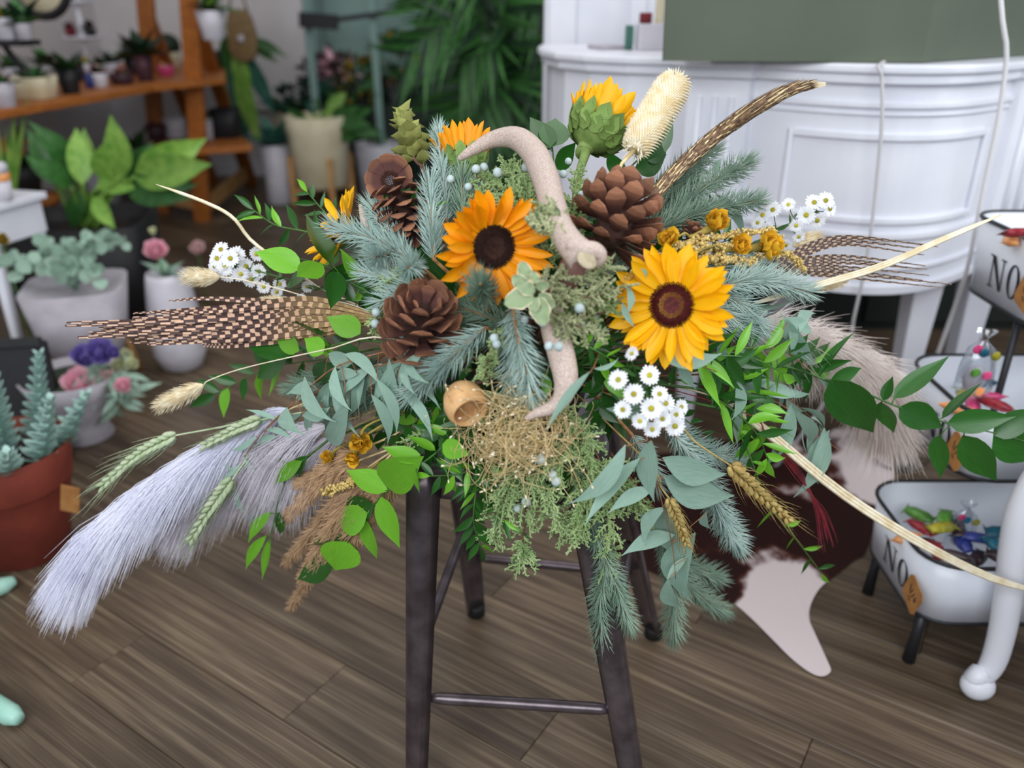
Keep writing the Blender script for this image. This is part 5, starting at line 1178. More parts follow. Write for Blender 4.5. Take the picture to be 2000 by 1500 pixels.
for k in range(20):
    f = k/19; y1 = 598+72*f+rnd(-5,5); x1 = rnd(115,280) if 2 < k < 17 else rnd(250,400); ym = 600+68*f+rnd(-4,4); y1 = 640+(y1-636)*.75+(10 if k > 3 else 0)
    feather('barred brown and tan pheasant tail feather in the bundle pointing left', [(728+rnd(-8,8), 622+14*(f-.5)+rnd(-2,2), .0+.03*(k % 3)/2), (600, 616+66*(f-.42), -.01+.02*(k % 4)/3), (450, ym+2, -.015+.02*(k % 5)/4), (x1, y1, rnd(-.02,.03))], rnd(9.5,11.5), 'feather_barred', 'barred pheasant feathers in the left bundle')
feather('stray barred feather arching above the left feather bundle', [(700,612,.02),(600,598,.02),(500,588,.02),(400,583,.02),(330,588,.02)], 7, 'feather_barred', None)
feather('second barred feather along the upper edge of the left bundle', [(700,615,.02),(600,600,.02),(480,599,.02),(340,607,.02),(260,612,.02)], 7, 'feather_barred', None)
for k in range(11):
    up_ = k < 4; f = (k/4 if up_ else (k-4)/7)
    y0 = 505+20*f; pm = (1640, (462+22*f) if up_ else (500+48*f), .06); pe = (rnd(1790,1860), (478+26*f+rnd(-8,8)) if up_ else (515+50*f+rnd(-8,12)), .08)
    feather('thin drooping barred feather at the right, over the counter front', [(1420,530,.04),(1520,y0+(0 if up_ else 10),.04),pm,pe], rnd(4.5,5.5), 'feather_fine', 'thin barred feathers on the right')
# ---------------------------------------------------------------- PAMPAS PLUMES
dn = -UP
plume('pampas_plume', 'large lilac-white pampas plume sweeping down to the lower left', 'grass', [(640,770,.0),(520,820,-.04),(380,905,-.06),(270,985,-.08),(205,1050,-.09),(175,1085,-.09)], 7500, 225, dn*1.15-RT*.30, 'pampas_lilac', .32, .0006, group='pampas plumes', lenprof=lambda s: (.5+.5*math.sin(math.pi*min(1,s*.8)))*(1 if s < .7 else 1-(s-.7)*1.6))
plume('pampas_plume', 'grey-lilac pampas plume behind the wheat at the lower left', 'grass', [(680,820,.02),(600,845,.0),(500,885,.0),(420,935,.0),(360,985,.0)], 7000, 225, dn*1.15-RT*.22, 'pampas_grey', .36, .0006, group='pampas plumes')
plume('pampas_plume', 'small grey pampas plume in the shade above the tan reeds', 'grass', [(700,830,.05),(640,870,.04),(580,930,.04),(540,990,.04)], 2200, 150, dn, 'pampas_grey', .4, .0006, group='pampas plumes')
plume('pampas_plume', 'broad blush-grey pampas plume at the right behind the ruscus', 'grass', [(1400,640,.1),(1500,655,.1),(1600,680,.12),(1690,735,.14),(1725,820,.15)], 5200, 165, dn*1.0-RT*.1, 'pampas_warm', .75, .0007, group='pampas plumes', droop=.55, lenprof=lambda s: .75)
# ---------------------------------------------------------------- REEDS
t_pl = [((800,850),(720,940),(650,1060),(570,1182)),((800,860),(700,930),(620,1030),(562,1095)),((780,870),(680,910),(610,960),(560,1010)),((800,880),(740,960),(690,1040),(645,1090)),((800,880),(760,950),(720,1010),(690,1060)),((770,850),(680,890),(620,930),(590,940)),((790,870),(710,945),(640,1040),(590,1130))]
for i, pl in enumerate(t_pl):
    plume('tan_reed_plume', ('tan feathery reed plume drooping longest, tip in front of the floor','tan reed plume fanning left of the long one','tan reed plume spreading left under the grey pampas','tan reed plume under the bright ruscus leaves','short tan reed plume beside the left stool leg','upper tan reed plume beneath the yellow dried flower','tan reed plume in the middle of the fan')[i], 'grass', [pl[0]+(.01,), pl[1]+(-.02+.008*(i % 3),), pl[2]+(-.03+.008*(i % 3),), pl[3]+(-.03,)], 1500, 46, (V(0,0,-1)), 'reed_tan', .7, .0010, group='tan reed plumes at the lower left', s0=.25, droop=.1, lenprof=lambda s: 1.1-.6*s)
# ---------------------------------------------------------------- WHEAT
wheat('green wheat ear along the top of the lilac pampas', [(560,800,.0),(450,830,-.02)], [(345,850,-.03),(270,890,-.03),(200,950,-.03)], 46, 24, 'wheat_green', 80)
wheat('green wheat ear hanging over the grey pampas', [(520,860,-.06),(480,900,-.075)], [(455,935,-.085),(415,990,-.085),(370,1060,-.085)], 40, 26, 'wheat_green', 60)
wheat('green wheat ear half hidden by the eucalyptus', [(620,800,-.02)], [(510,820,-.06),(460,840,-.065),(400,870,-.065)], 34, 24, 'wheat_green', 34)
wheat('tan wheat ear with long awns at the lower right', [(1290,810,-.02),(1360,865,-.07)], [(1425,908,-.08),(1480,960,-.08),(1545,1020,-.08)], 44, 27, 'wheat_tan', 105)
wheat('small tan wheat ear hanging below the eucalyptus spray', [(1262,900,-.05),(1290,950,-.075)], [(1306,972,-.09),(1325,1015,-.09),(1342,1062,-.09)], 34, 22, 'wheat_tan', 60)
# ---------------------------------------------------------------- BUNNY TAILS
bunny('cream bunny tail pointing left above the barred feathers', [(760,640,.02),(600,580,.02),(480,548,.02)], (430,541,.02), (358,541,.02), 36)
bunny('cream bunny tail at the end of an arched stem, lower left', [(760,660,-.03),(640,682,-.07),(480,718,-.08),(410,742,-.08)], (398,752,-.08), (308,795,-.08), 38)
bunny('cream bunny tail lying on top of the feather bundle', [(700,600,.03),(640,595,.03)], (568,588,.03), (510,588,.03), 22)
bunny('pale bunny tail beside the white asters at the right', [(1400,540,.06),(1520,500,.06)], (1548,480,.06), (1600,462,.06), 30)
bunny('pale bunny tail behind the right spruce tip', [(1450,570,.03),(1540,565,.03)], (1580,562,.03), (1650,550,.03), 24)
# ---------------------------------------------------------------- PALE GRASS BLADES
def blades(label, pts, n, w_, sp_, mat='straw_pale'):
    t = thing('dried_grass_blade', core(pts[0][0]), label, 'grass', None); q0 = AP(pts); b = MB()
    b.tube([org(t), q0[0]], .0016, 5); b.build('stem', mat, t); mp = mpp(q0[1])
    for k in range(n):
        off = (k-(n-1)/2)*sp_*mp; q = smooth_path([p+UP*off*math.sin(math.pi*min(1, .15+i/(len(q0)-1)*.75)) + X*off*.3 for i, p in enumerate(q0)], 18); b = MB(); tg_ = (q[-1]-q[0]).normalized(); sd = tg_.cross((CP-q[5])).normalized()
        b.tube(q, [w_*mp*.25]+[w_*mp*.5]*14+[w_*mp*.3, w_*mp*.06], 5); b.build('blade', mat, t)
blades('cream grass blade arching up to the far left', [(620,560,.08),(500,478,.05),(455,425,.05),(400,395,.06),(305,360,.07)], 1, 7, 0)
blades('stiff cream grass blades pointing right past the counter legs', [(1480,590,.02),(1600,556,.0),(1720,520,.0),(1840,468,.0),(1955,420,.0)], 3, 6, 5)
blades('long flat cream blades slanting down to the lower right corner', [(1420,780,.0),(1500,845,-.05),(1640,960,-.06),(1780,1050,-.07),(1920,1122,-.07),(2040,1160,-.07)], 3, 8, 7)
# red fibres
t = thing('red_fibre_bundle', core(1400), 'bundle of burgundy red fibres curving down at the lower right', 'dried grass')
for k in range(16):
    b = MB(); f = (k-7.5)/7.5; g = rnd(-1,1); b.tube(smooth_path([org(t)]+AP([(1440,800,-.02),(1500,856+5*f,-.045),(1562+6*g,928+14*f,-.05+.004*g),(1602+10*f,1000+8*g,-.05+.006*g),(1618+18*f,1072+rnd(-30,10),-.05+.008*g)]), 22), .00055, 4); b.build('fibre', 'red_fibre', t)
# ---------------------------------------------------------------- ASTERS
hs_ = [(1208,742,-.12,22,-.3,.3),(1268,733,-.115,22,.3,.1),(1238,770,-.13,23,-.1,.1),(1217,800,-.125,20,-.35,0),(1272,798,-.14,24,0,0),(1288,770,-.12,19,.3,.4),(1300,788,-.125,20,.35,.1),(1250,822,-.13,18,-.2,-.3),(1294,818,-.135,19,.1,-.1),(1320,810,-.12,19,.5,0),(1318,832,-.13,22,.25,-.2),(1274,838,-.13,19,0,-.45),(1233,690,-.10,16,.6,-.4),(1330,795,-.11,17,.7,.1)]
aster('cluster of white asters with yellow eyes below the yellow sunflower', [(1230,700,.0),(1245,740,-.06),(1262,790,-.09)], hs_, 8)
hl_ = [(425,505,.06,20,-.7,.2),(440,522,.05,20,-.5,-.1),(462,498,.06,19,.1,.4),(445,535,.05,18,0,-.4),(480,520,.06,18,.5,.1),(490,545,.06,18,.4,-.5),(500,497,.07,16,.6,.3),(515,560,.06,15,-.2,-.4),(545,555,.06,16,.7,0),(540,570,.05,14,.6,-.4),(600,560,.06,13,.2,0),(590,585,.06,13,-.4,0),(432,488,.06,18,-.5,.5),(450,505,.04,19,-.2,.2),(470,535,.05,17,.1,-.3),(420,520,.06,17,-.8,-.1),(505,530,.06,16,.3,.2)]
aster('white aster spray reaching out at the left above the feathers', [(760,600,.06),(650,570,.06),(560,545,.06),(470,520,.06)], hl_, 16)
hr_ = [(1590,396,.06,19,.2,.5),(1612,392,.06,19,.5,.3),(1575,420,.05,20,-.2,0),(1620,408,.06,17,.8,0),(1596,430,.05,18,.2,-.6),(1510,410,.06,18,-.3,.4),(1490,420,.06,17,-.6,.2),(1555,440,.05,15,0,-.5),(1540,400,.07,15,-.2,.5),(1500,445,.05,14,-.3,-.4),(1480,435,.06,14,-.4,0),(1560,462,.05,14,.4,-.6),(1535,478,.05,14,0,-.7)]
aster('white aster spray at the upper right in front of the counter', [(1380,520,.08),(1460,480,.07),(1530,445,.06),(1590,410,.06)], hr_, 22)
# ---------------------------------------------------------------- YELLOW DRIED FLOWERS AND MILLET
strawflower('yellow dried flower topmost above the millet', (1395,442,.0), 32, cv(1395,442)+UP*.5+RT*.3, [(1350,462,.0),(1300,480,.01)])
strawflower('yellow dried flower at the right end of the millet', (1492,482,.0), 32, cv(1492,482)+UP*.2+RT*.8, [(1420,490,.0),(1350,500,.0)])
strawflower('yellow dried flower in the middle of the millet', (1440,484,.0), 26, cv(1440,484)+UP*.3+RT*.4, [(1400,490,.0),(1350,500,.01)])
strawflower('yellow dried flower left above the yellow sunflower', (1308,474,-.02), 26, cv(1308,474)+UP*.5-RT*.1, [(1290,490,-.02),(1280,510,-.01)])
strawflower('small yellow dried flower touching the yellow sunflower petals', (1275,530,-.03), 17, cv(1275,530), [(1265,540,-.02)], 12)
strawflower('yellow dried flower half hidden above the tan reeds', (705,862,-.03), 26, cv(705,862)-UP*.2, [(740,820,-.01)])
strawflower('yellow dried flower low in the tan reeds', (690,890,-.035), 22, cv(690,890)-UP*.6-RT*.2, [(730,840,-.01)], 14)
strawflower('small pale yellow dried flower left of the tan reeds', (646,893,-.03), 18, cv(646,893)-RT*.5, [(690,860,-.01)], 12)
millet('golden millet spray arching along the top right', [(1300,490,.0),(1360,470,.0),(1430,460,.0),(1500,452,.0),(1525,470,.0)], 10)
millet('golden millet spray behind the yellow sunflower', [(1340,495,.0),(1400,484,.0),(1450,478,.01)], 10, 200)
millet('golden millet spray bending down at the right end', [(1460,505,.0),(1525,495,.0),(1550,505,.0),(1572,528,.0)], 8, 180)
millet('golden millet spray low behind the yellow sunflower petals', [(1340,520,.01),(1400,505,.0),(1470,515,.0)], 12, 260)
millet('short millet spray left of the yellow sunflower', [(1225,545,-.02),(1250,525,-.03),(1282,505,-.03)], 10, 150)
millet('gold millet head lying on the tan reeds', [(700,935,-.05),(670,950,-.06),(632,962,-.06)], 10, 120)
# ---------------------------------------------------------------- POD AND NEST
B = A(908,786,-.06); mp = mpp(B); ax = ((CP-B).normalized()*.75+RT*.35-UP*.75).normalized(); u, v = perp(ax); Mp = Matrix((u, v, ax)).transposed()
pod = thing('wooden_pod', B, 'hollow tan bell-shaped seed pod left of the wiry nest', 'seed pod')
b = MB(); r_ = 44*mp; b.lathe([(r_*.05,-r_*1.0),(r_*.55,-r_*.88),(r_*.85,-r_*.5),(r_*.98,0),(r_*.95,r_*.45),(r_*.80,r_*.72),(r_*.72,r_*.72),(r_*.80,r_*.3),(r_*.75,-r_*.3),(r_*.3,-r_*.62)], 32, B, Mp); b.build('cup', 'pod', pod)
b = MB(); b.tube([B-ax*r_*.9, core(908)], .003, 6); b.build('stem', 'hops_stem', pod)
t = thing('wire_grass_nest', A(1010,850,-.02), 'tangled nest of curly tan wire grass at the bottom centre', 'dried grass')
b = MB(); sd_ = MB(); mp = mpp(A(1010,850))
for k in range(430):
    a = rnd(0,6.283); rr = math.sqrt(R.random()); x, y = 1005+115*rr*math.cos(a)+rnd(-8,8), 848+78*rr*math.sin(a); p = A(x, y, -.045-.05*(1-rr*rr)+rnd(-.012,.02)); d = rdir(); d = (d-FW*d.dot(FW)*.6).normalized(); L_ = rnd(40,110)*mp
    pts = [p]; 
    for j in range(7):
        d = (d+rdir()*.38+((A(1005,848,-.07)-pts[-1]).normalized()*.16)).normalized(); pts.append(pts[-1]+d*L_/7)
    b.tube(pts, [.0006,.0004], 3)
    if k % 2 == 0: u, v = perp(d); sd_.ball(pts[-1], (.0013,.0013,.003), Matrix((u, v, d)).transposed(), 5, 4)
b.build('fibres', 'wire_grass', t, kind='stuff'); sd_.build('seeds', 'straw_pale', t, kind='stuff')
# ================================================================== BACKGROUND
broad = lambda t: math.sin(math.pi*min(1, t**.8))**.85*(1 if t < .75 else 1-(t-.75)*1.5)
def pot(parent, c, r0, r1, h, mat, sq=None, n=24, soil=True, th=.008):
    b = MB(); c = Vector(c); b.lathe([(r0*.96,0),(r0,.004),(r0+(r1-r0)*.5,h*.5),(r1,h),(r1-th,h),(r1-th-.004,h*.88),(.01,h*.87)], n, c, None, sq); b.build('pot', mat, parent)
    if soil: b = MB(); b.lathe([(r1-th-.003,h*.86),(r1-th-.004,h*.90),(.01,h*.92)], n, c, None, sq); b.build('soil', 'soil', parent)
def foliage(parent, c, n, L, mat, wid=.2, up=.8, spread=1.0, bend=.35, prof=None, key='leaf', hemi=True, r=0, face=True, lmin=.6, tip=None):
    ms = [leaf_mesh('%s_%s_%d' % (key, parent.name, k), mat if isinstance(mat, str) else mat[k % len(mat)], prof or lance, wid, sickle=(0,.06,-.06)[k], bend=(bend, bend*.5, bend*1.4)[k], cup=.3, n=8) for k in range(3)]
    for k in range(n):
        a = k*2.39996+rnd(-.3,.3); f = (k+.5)/n; rad = V(math.cos(a), math.sin(a), 0)
        d = (rad*spread*rnd(.5,1.1)*(.25+.9*f)+V(0,0,up*rnd(.6,1.2)*(1.25-.7*f))).normalized(); p = c+rad*r*rnd(.2,1)
        leaf(parent, ms[k % 3], p, p+d*L*rnd(lmin,1.1), V(0,0,1)-rad*.2, rnd(-.3,.3))
def bushy(parent, c, R_, n, L, mats, wid=.3, key='leaf', stems=7, base=None):
    """rounded mass of leaves on thin stems"""
    base = base or c-V(0,0,R_[2]); sb = MB()
    for k in range(stems):
        e = c+V(rnd(-1,1)*R_[0]*.6, rnd(-1,1)*R_[1]*.6, rnd(-.4,.7)*R_[2]); sb.tube(smooth_path([base, base.lerp(e,.5)+V(0,0,.02), e], 8), .003, 5)
    sb.build('stems', 'ruscus_stem', parent)
    ms = [leaf_mesh('%s_%s_%d' % (key, parent.name, k), m_, lance if wid < .28 else ovate, wid, bend=.2, cup=.3, n=7) for k, m_ in enumerate(mats)]
    for k in range(n):
        d = rdir(); 
        if d.y > .4: d.y *= -1
        p = c+V(d.x*R_[0], d.y*R_[1], d.z*R_[2])*rnd(.45,1); leaf(parent, ms[k % len(ms)], p, p+(d+rdir()*.7+V(0,0,.2)).normalized()*L*rnd(.7,1.2), V(0,0,1)+rdir()*.7)
# ---- terracotta pot with succulent (near left)
c = Pz(58, 1072, 0); t = thing('potted_succulent', c, 'terracotta pot with frosty blue-green succulent stems at the lower left', 'plant')
b = MB(); b.lathe([(.095,0),(.10,.004),(.1285,.15),(.142,.205),(.1425,.206),(.1455,.209),(.146,.212),(.162,.309),(.161,.31),(.154,.31),(.145,.27),(.02,.262)], 36, c); b.build('pot', 'terracotta', t)
b = MB(); b.lathe([(.145,.258),(.144,.272),(.02,.28)], 24, c); b.build('soil', 'soil', t)
sl = leaf_mesh('succulent_leaf', 'succulent', round_, .30, bend=-.15, cup=.3, n=6)
for si, (dx, dy, h, lean) in enumerate(((.02,-.02,.30,(.03,0)),(.095,-.03,.17,(.06,0)),(-.06,-.03,.20,(-.03,0)),(.05,.05,.22,(.03,.04)),(-.02,-.085,.12,(0,-.06)),(.06,-.085,.10,(.05,-.05)),(-.08,.04,.24,(-.05,.03)),(-.11,-.05,.13,(-.07,-.04)),(.105,.03,.14,(.08,.02)))):
    p0 = c+V(dx*1.2, dy*1.2, .272); p1 = p0+V(lean[0]*1.2, lean[1]*1.2, h*1.1); b = MB(); b.tube([p0, p1], [.006,.003], 6); stm = b.build('stem', 'succulent', t)
    m = int(h/.011)
    for k in range(m):
        s = k/m; p = p0.lerp(p1, .05+.95*s)
        for j in range(3):
            a = k*1.05+j*2.0944; rad = V(math.cos(a), math.sin(a), .45+.6*s*s); l = .050*(1-.68*s)+.007
            o = leaf(t, sl, p, p+rad.normalized()*l, V(0,0,1)-rad*.3, 0, 1.0, 'succulent_leaf')
b = MB(); tc_ = P(137, 975, c.y-.07); b.box(tc_, (.045,.002,.075), Matrix.Rotation(.25,3,'Y')); b.build('plant_tag', 'kraft', t, smooth=False)
# ---- mint furniture feet at the left edge
ms = thing('mint_stool', Pz(-120, 1330, 0), 'mint green painted wooden stool at the left edge, only two feet in view', 'stool')
feet = [Pz(22, 1136, .02), Pz(32, 1402, .02)]
cm = Pz(-230, 1270, 0); topz = .45
allf = feet+[V(2*cm.x-f.x, 2*cm.y-f.y, .02) for f in feet]
for f in allf:
    tp = V(cm.x+(f.x-cm.x)*.45, cm.y+(f.y-cm.y)*.45, topz); b = MB(); d = (cm-f); d.z = 0; d.normalize()
    q = smooth_path([f-d*.008, f+d*.03, f+d*.10+V(0,0,.012), f+d*.17+V(0,0,.06), tp-V(0,0,.1), tp], 22)
    b.tube(q, [.012,.021,.021,.019,.018,.018,.018,.018], 12); b.build('leg', 'mint_paint', ms)
b = MB(); b.lathe([(.13,topz-.01),(.14,topz),(.14,topz+.025),(.13,topz+.03)], 32, V(cm.x,cm.y,0)); b.build('seat', 'mint_paint', ms)
# ---- bowl of faux flowers
c = Pz(168, 850, 0); t = thing('flower_pot', c, 'grey footed bowl of faux pink, purple and cream flowers on the floor', 'flower pot')
b = MB(); b.lathe([(.085,0),(.09,.004),(.075,.04),(.085,.07),(.13,.16),(.155,.225),(.146,.225),(.12,.16),(.02,.14)], 28, c); b.build('pot', 'pot_grey', t)
b = MB(); b.lathe([(.12,.15),(.14,.20),(.02,.215)], 20, c); b.build('foam', 'moss_dark', t)
bl = {}
def bloom(parent, p, r, mat, n=16, N_=None, name='bloom'):
    lm = leaf_mesh('bloom_petal', mat, round_, .40, bend=-.4, cup=.4, n=6); N_ = (N_ or ((CP-p).normalized()+V(0,0,.4))).normalized(); u, v = perp(N_)
    b = MB(); b.ball(p, r*.35, None, 8, 6); hd_ = b.build(name, mat, parent)
    off = org(parent)
    for k in range(n):
        a = k*2.39996; f = math.sqrt((k+.5)/n); rad = u*math.cos(a)+v*math.sin(a); d = (rad*(.2+.95*f)+N_*(1.05-.75*f)).normalized()
        leaf(hd_, lm, p+rad*r*.1-N_*r*.2, p+d*r*rnd(.9,1.1)-N_*r*.1, N_-rad*.3, rnd(-.2,.2), 1.1, 'petal')
for x, y, r, m_ in ((156,752,.066,'bloom_pink'),(208,745,.045,'bloom_blush'),(240,755,.036,'bloom_pink'),(195,690,.06,'bloom_purple'),(165,700,.05,'bloom_purple'),(222,690,.03,'bloom_purple'),(245,700,.034,'bloom_cream'),(232,715,.03,'bloom_cream'),(258,712,.028,'bloom_cream'),(205,702,.026,'bloom_blush')):
    p = P(x, y, c.y-.06+.10*((x*7) % 3)/3)
    bloom(t, p, r, m_)
lm = leaf_mesh('dusty_leaf', 'leaf_pale', lance, .14, bend=.25, n=7)
for k in range(60):
    x, y = rnd(120,300), rnd(700,800); p = P(205+rnd(-60,50), 745+rnd(-30,45), c.y-.03); leaf(t, lm, p, p+V(rnd(-.3,1), rnd(-.6,.3), rnd(-.5,.5)).normalized()*rnd(.05,.10), None, rnd(-.6,.6))
# ---- dark slanted A-board / black frame at left
bd = thing('black_board', Pz(60, 900, 0), 'black framed chalkboard leaning behind the succulent pot at the far left', 'board')
q = [Pz(-60, 905, 0.0), Pz(135, 890, 0.0)]; up_ = P(20, 660, Pz(60,890,0).y+.10)-P(75, 885, Pz(60,890,0).y)
b = MB(); a_, c_ = q; n_ = V(0,.012,0); vs = [a_, c_, c_+up_, a_+up_]; b.add(vs+[v+n_ for v in vs], [(0,1,2,3),(7,6,5,4),(0,4,5,1),(1,5,6,2),(2,6,7,3),(3,7,4,0)]); b.build('panel', 'frame_black', bd, smooth=False)
for s, e in ((0,1),(1,2),(2,3),(3,0)):
    b = MB(); b.bar(vs[s]-V(0,.006,0), vs[e]-V(0,.006,0), .03, .02, (0,-1,.3)); b.build('frame_rail', 'frame_black', bd, smooth=False, bevel=.002)
# ---- tall white vase with pink flower
c = Pz(358, 716, 0); t = thing('floor_vase', c, 'tall white rounded vase with one pink peony on the floor', 'vase')
b = MB(); b.lathe([(.06,0),(.075,.01),(.098,.07),(.100,.14),(.090,.26),(.078,.36),(.072,.385),(.066,.385),(.072,.34),(.02,.30)], 32, c); b.build('vase', 'pot_white', t)
b = MB(); hp = c+V(-.012,-.02,.47); b.tube([c+V(0,0,.3), hp], .004, 6); b.build('stem', 'ruscus_stem', t)
bloom(t, hp, .052, 'bloom_pink', 22); bloom(t, hp+V(0,0,.075), .02, 'bloom_cream', 8, name='bud')
foliage(t, c+V(0,0,.36), 7, .10, 'leaf_pale', .2, key='vase_leaf')
c = Pz(388, 520, 0); p = c+V(0,0,.0)
t = thing('fallen_bloom', P(386,486,3.4), 'pale pink bloom on a thin stalk behind the white vase', 'flower'); pz = P(386,486,3.4)
bloom(t, pz, .045, 'bloom_blush', 14); b = MB(); b.tube([pz, V(pz.x, pz.y, .0)], .003, 5); b.build('stem', 'ruscus_stem', t)
# ---- eucalyptus in white pot on wooden legs
c = P(165, 640, 2.75); c.z = 0; t = thing('potted_eucalyptus', c, 'pale grey-white square pot of silver eucalyptus on thin wooden legs', 'plant')
hz = .18; th_ = .225
b = MB(); M = Matrix.Rotation(.3, 3, 'Z'); b.lathe([(.125,hz),(.13,hz+.004),(.165,hz+th_),(.155,hz+th_),(.12,hz+.2),(.02,hz+.2)], 32, c, M, sq=5); b.build('pot', 'pot_grey', t)
for sx, sy in ((-1,-1),(1,-1),(1,1),(-1,1)):
    v = M @ V(sx*.11, sy*.11, 0); b = MB(); b.tube([c+v*.9+V(0,0,hz+.01), c+v*1.25], [.012,.009], 8); b.build('leg', 'wood_light', t)
ec = leaf_mesh('silver_leaf', 'leaf_pale', round_, .44, bend=.1, cup=.2, n=7)
for k in range(15):
    a = k*2.4; rr = .05+.15*((k*5) % 7)/7; p0 = c+V(0,0,hz+.2); e = c+V(math.cos(a)*rr*1.2, math.sin(a)*rr, hz+th_+.03+.13*((k*3) % 5)/5); q = smooth_path([p0, p0.lerp(e,.6)+V(0,0,.06), e], 9); b = MB(); b.tube(q, .003, 5); b.build('stem', 'leaf_pale', t)
    for j in range(9):
        p = lerpl(q, .3+.7*j/8); d = (rdir()+V(math.cos(a), math.sin(a), .2)*.6).normalized(); leaf(t, ec, p, p+d*rnd(.035,.055), None, rnd(-.5,.5))
# ---- black cube planter with aglaonema
c = P(190, 520, 3.5); c.z = 0; t = thing('potted_aglaonema', c, 'large bright-leaved plant in a tall black square planter at the left', 'plant')
c = V(-1.86, 3.55, 0); hgt = .45; t.location = c; ORG[t.name] = c.copy()
b = MB(); M = Matrix.Rotation(.2, 3, 'Z'); b.lathe([(.21,0),(.215,.005),(.265,hgt),(.245,hgt),(.235,hgt-.05),(.02,hgt-.05)], 32, c, M, sq=9); b.build('pot', 'pot_black', t)
b = MB(); b.lathe([(.232,hgt-.055),(.02,hgt-.04)], 20, c, M, sq=9); b.build('soil', 'soil', t)
gl = [leaf_mesh('aglaonema_leaf%d' % k, ('leaf_bright','leaf_mid','leaf_bright')[k], broad, .19, sickle=(0,.05,-.05)[k], bend=(.25,.45,.1)[k], cup=.35, n=9) for k in range(3)]
lv_ = [(236,345,222,240,0),(160,350,165,252,0),(160,360,150,248,0),(270,335,390,285,0),(262,345,385,322,0),(190,365,300,325,0),(255,352,372,362,1),(160,372,138,452,1),(120,365,50,292,1),(108,360,60,262,1),(208,365,196,405,0),(150,345,95,255,1),(200,350,212,285,0),(244,352,322,390,1),(140,365,85,315,1),(228,355,275,300,1),(184,385,212,440,0),(205,380,160,415,1),(250,355,330,340,0)]
for bx, by, tx, ty, m_ in lv_:
    yb = c.y-.05+rnd(-.06,.06); B, T = P(bx, by, yb), P(tx, ty, yb+rnd(-.18,.05)); leaf(t, gl[m_], B, T, None, rnd(-.5,.5), 1.15)
    s0 = c+V(rnd(-.05,.05), rnd(-.05,.05), hgt-.05); b = MB(); b.tube(smooth_path([s0, s0.lerp(B,.5)+V(0,0,.03), B.lerp(T,.03)], 8), .007, 6); b.build('leaf_stalk', 'leaf_bright', t)
# ---- white small table at far left with cup
t = thing('white_side_table', P(10,520,2.9), 'white square side table with slanted leg at the far left edge', 'table'); c = P(8, 440, 2.95)
zt = P(30, 405, 2.8).z
b = MB(); M = Matrix.Rotation(-.25,3,'Z'); b.box(V(c.x-.06,c.y,zt-.012), (.30,.30,.025), M); b.build('top', 'paint_white', t, smooth=False, bevel=.004)
b = MB(); b.box(V(c.x-.06,c.y,zt-.085), (.265,.265,.12), M); b.build('drawer_box', 'paint_white', t, smooth=False, bevel=.004)
for sx, sy in ((-1,-1),(1,-1),(1,1),(-1,1)):
    v = M @ V(sx*.11, sy*.11, 0); b = MB(); b.tube([V(c.x-.06,c.y,zt-.14)+v, V(c.x-.06,c.y,0)+v*1.35], [.02,.012], 8); b.build('leg', 'paint_white', t)
cc = V(P(8,405,2.9).x, 2.9, zt+.001); k_ = thing('lidded_cup', cc, 'white cup with an orange-red band on the far left table', 'cup')
b = MB(); b.lathe([(.033,0),(.036,.004),(.042,.07)], 24, cc); b.build('cup', 'pot_white', k_)
b = MB(); b.lathe([(.0425,.07),(.044,.074),(.044,.092),(.0425,.096)], 24, cc); b.build('band', 'plastic_peach', k_)
b = MB(); b.lathe([(.042,.096),(.042,.12),(.036,.13),(.01,.132)], 24, cc); b.build('lid', 'pot_white', k_)
for nm, x, y, m_ in (('yellow', 3, 470, 'bloom_yellow'),):
    pz = P(x, y, 2.72); t2 = thing('small_bloom', pz, 'small yellow flower against the white table at the left edge', 'flower'); bloom(t2, pz, .03, m_, 10); b = MB(); b.tube([pz, V(pz.x, pz.y+.02, 0)], .003, 5); b.build('stem', 'ruscus_stem', t2)
# spotted croton pot behind
c = V(P(30,330,4.2).x, 4.2, 0); t = thing('potted_croton', c, 'dark green plant with orange flecks on a wooden stool at the far left', 'plant')
b = MB(); b.lathe([(.17,.36),(.17,.40)], 20, c); b.build('stool_top', 'wood_orange', t)
for k in range(4):
    a = k*1.571+.4; b = MB(); b.tube([c+V(math.cos(a)*.13, math.sin(a)*.13, .37), c+V(math.cos(a)*.19, math.sin(a)*.19, 0)], .018, 8); b.build('stool_leg', 'wood_orange', t)
pot(t, c+V(0,0,.40), .09, .12, .16, 'pot_black'); foliage(t, c+V(0,0,.54), 26, .24, ('leaf_deep','leaf_mid','plastic_peach'), .13, key='croton')
# grass-like tall thin leaves
c = V(P(30,360,3.9).x, 3.75, 0); t = thing('potted_snake_grass', c, 'thin upright pale green blades behind the aglaonema', 'plant'); pot(t, c, .10, .13, .30, 'pot_black')
for bx, by, tx, ty in ((30,330,25,185),(58,330,55,200),(80,300,10,250),(60,320,-10,230)):
    B, T = c+V(rnd(-.04,.04), rnd(-.04,.04), .27), P(tx, ty, 3.75); leaf(t, leaf_mesh('blade_leaf', 'leaf_bright', lance, .025, bend=.05, n=8), B, T, None, rnd(-.4,.4))
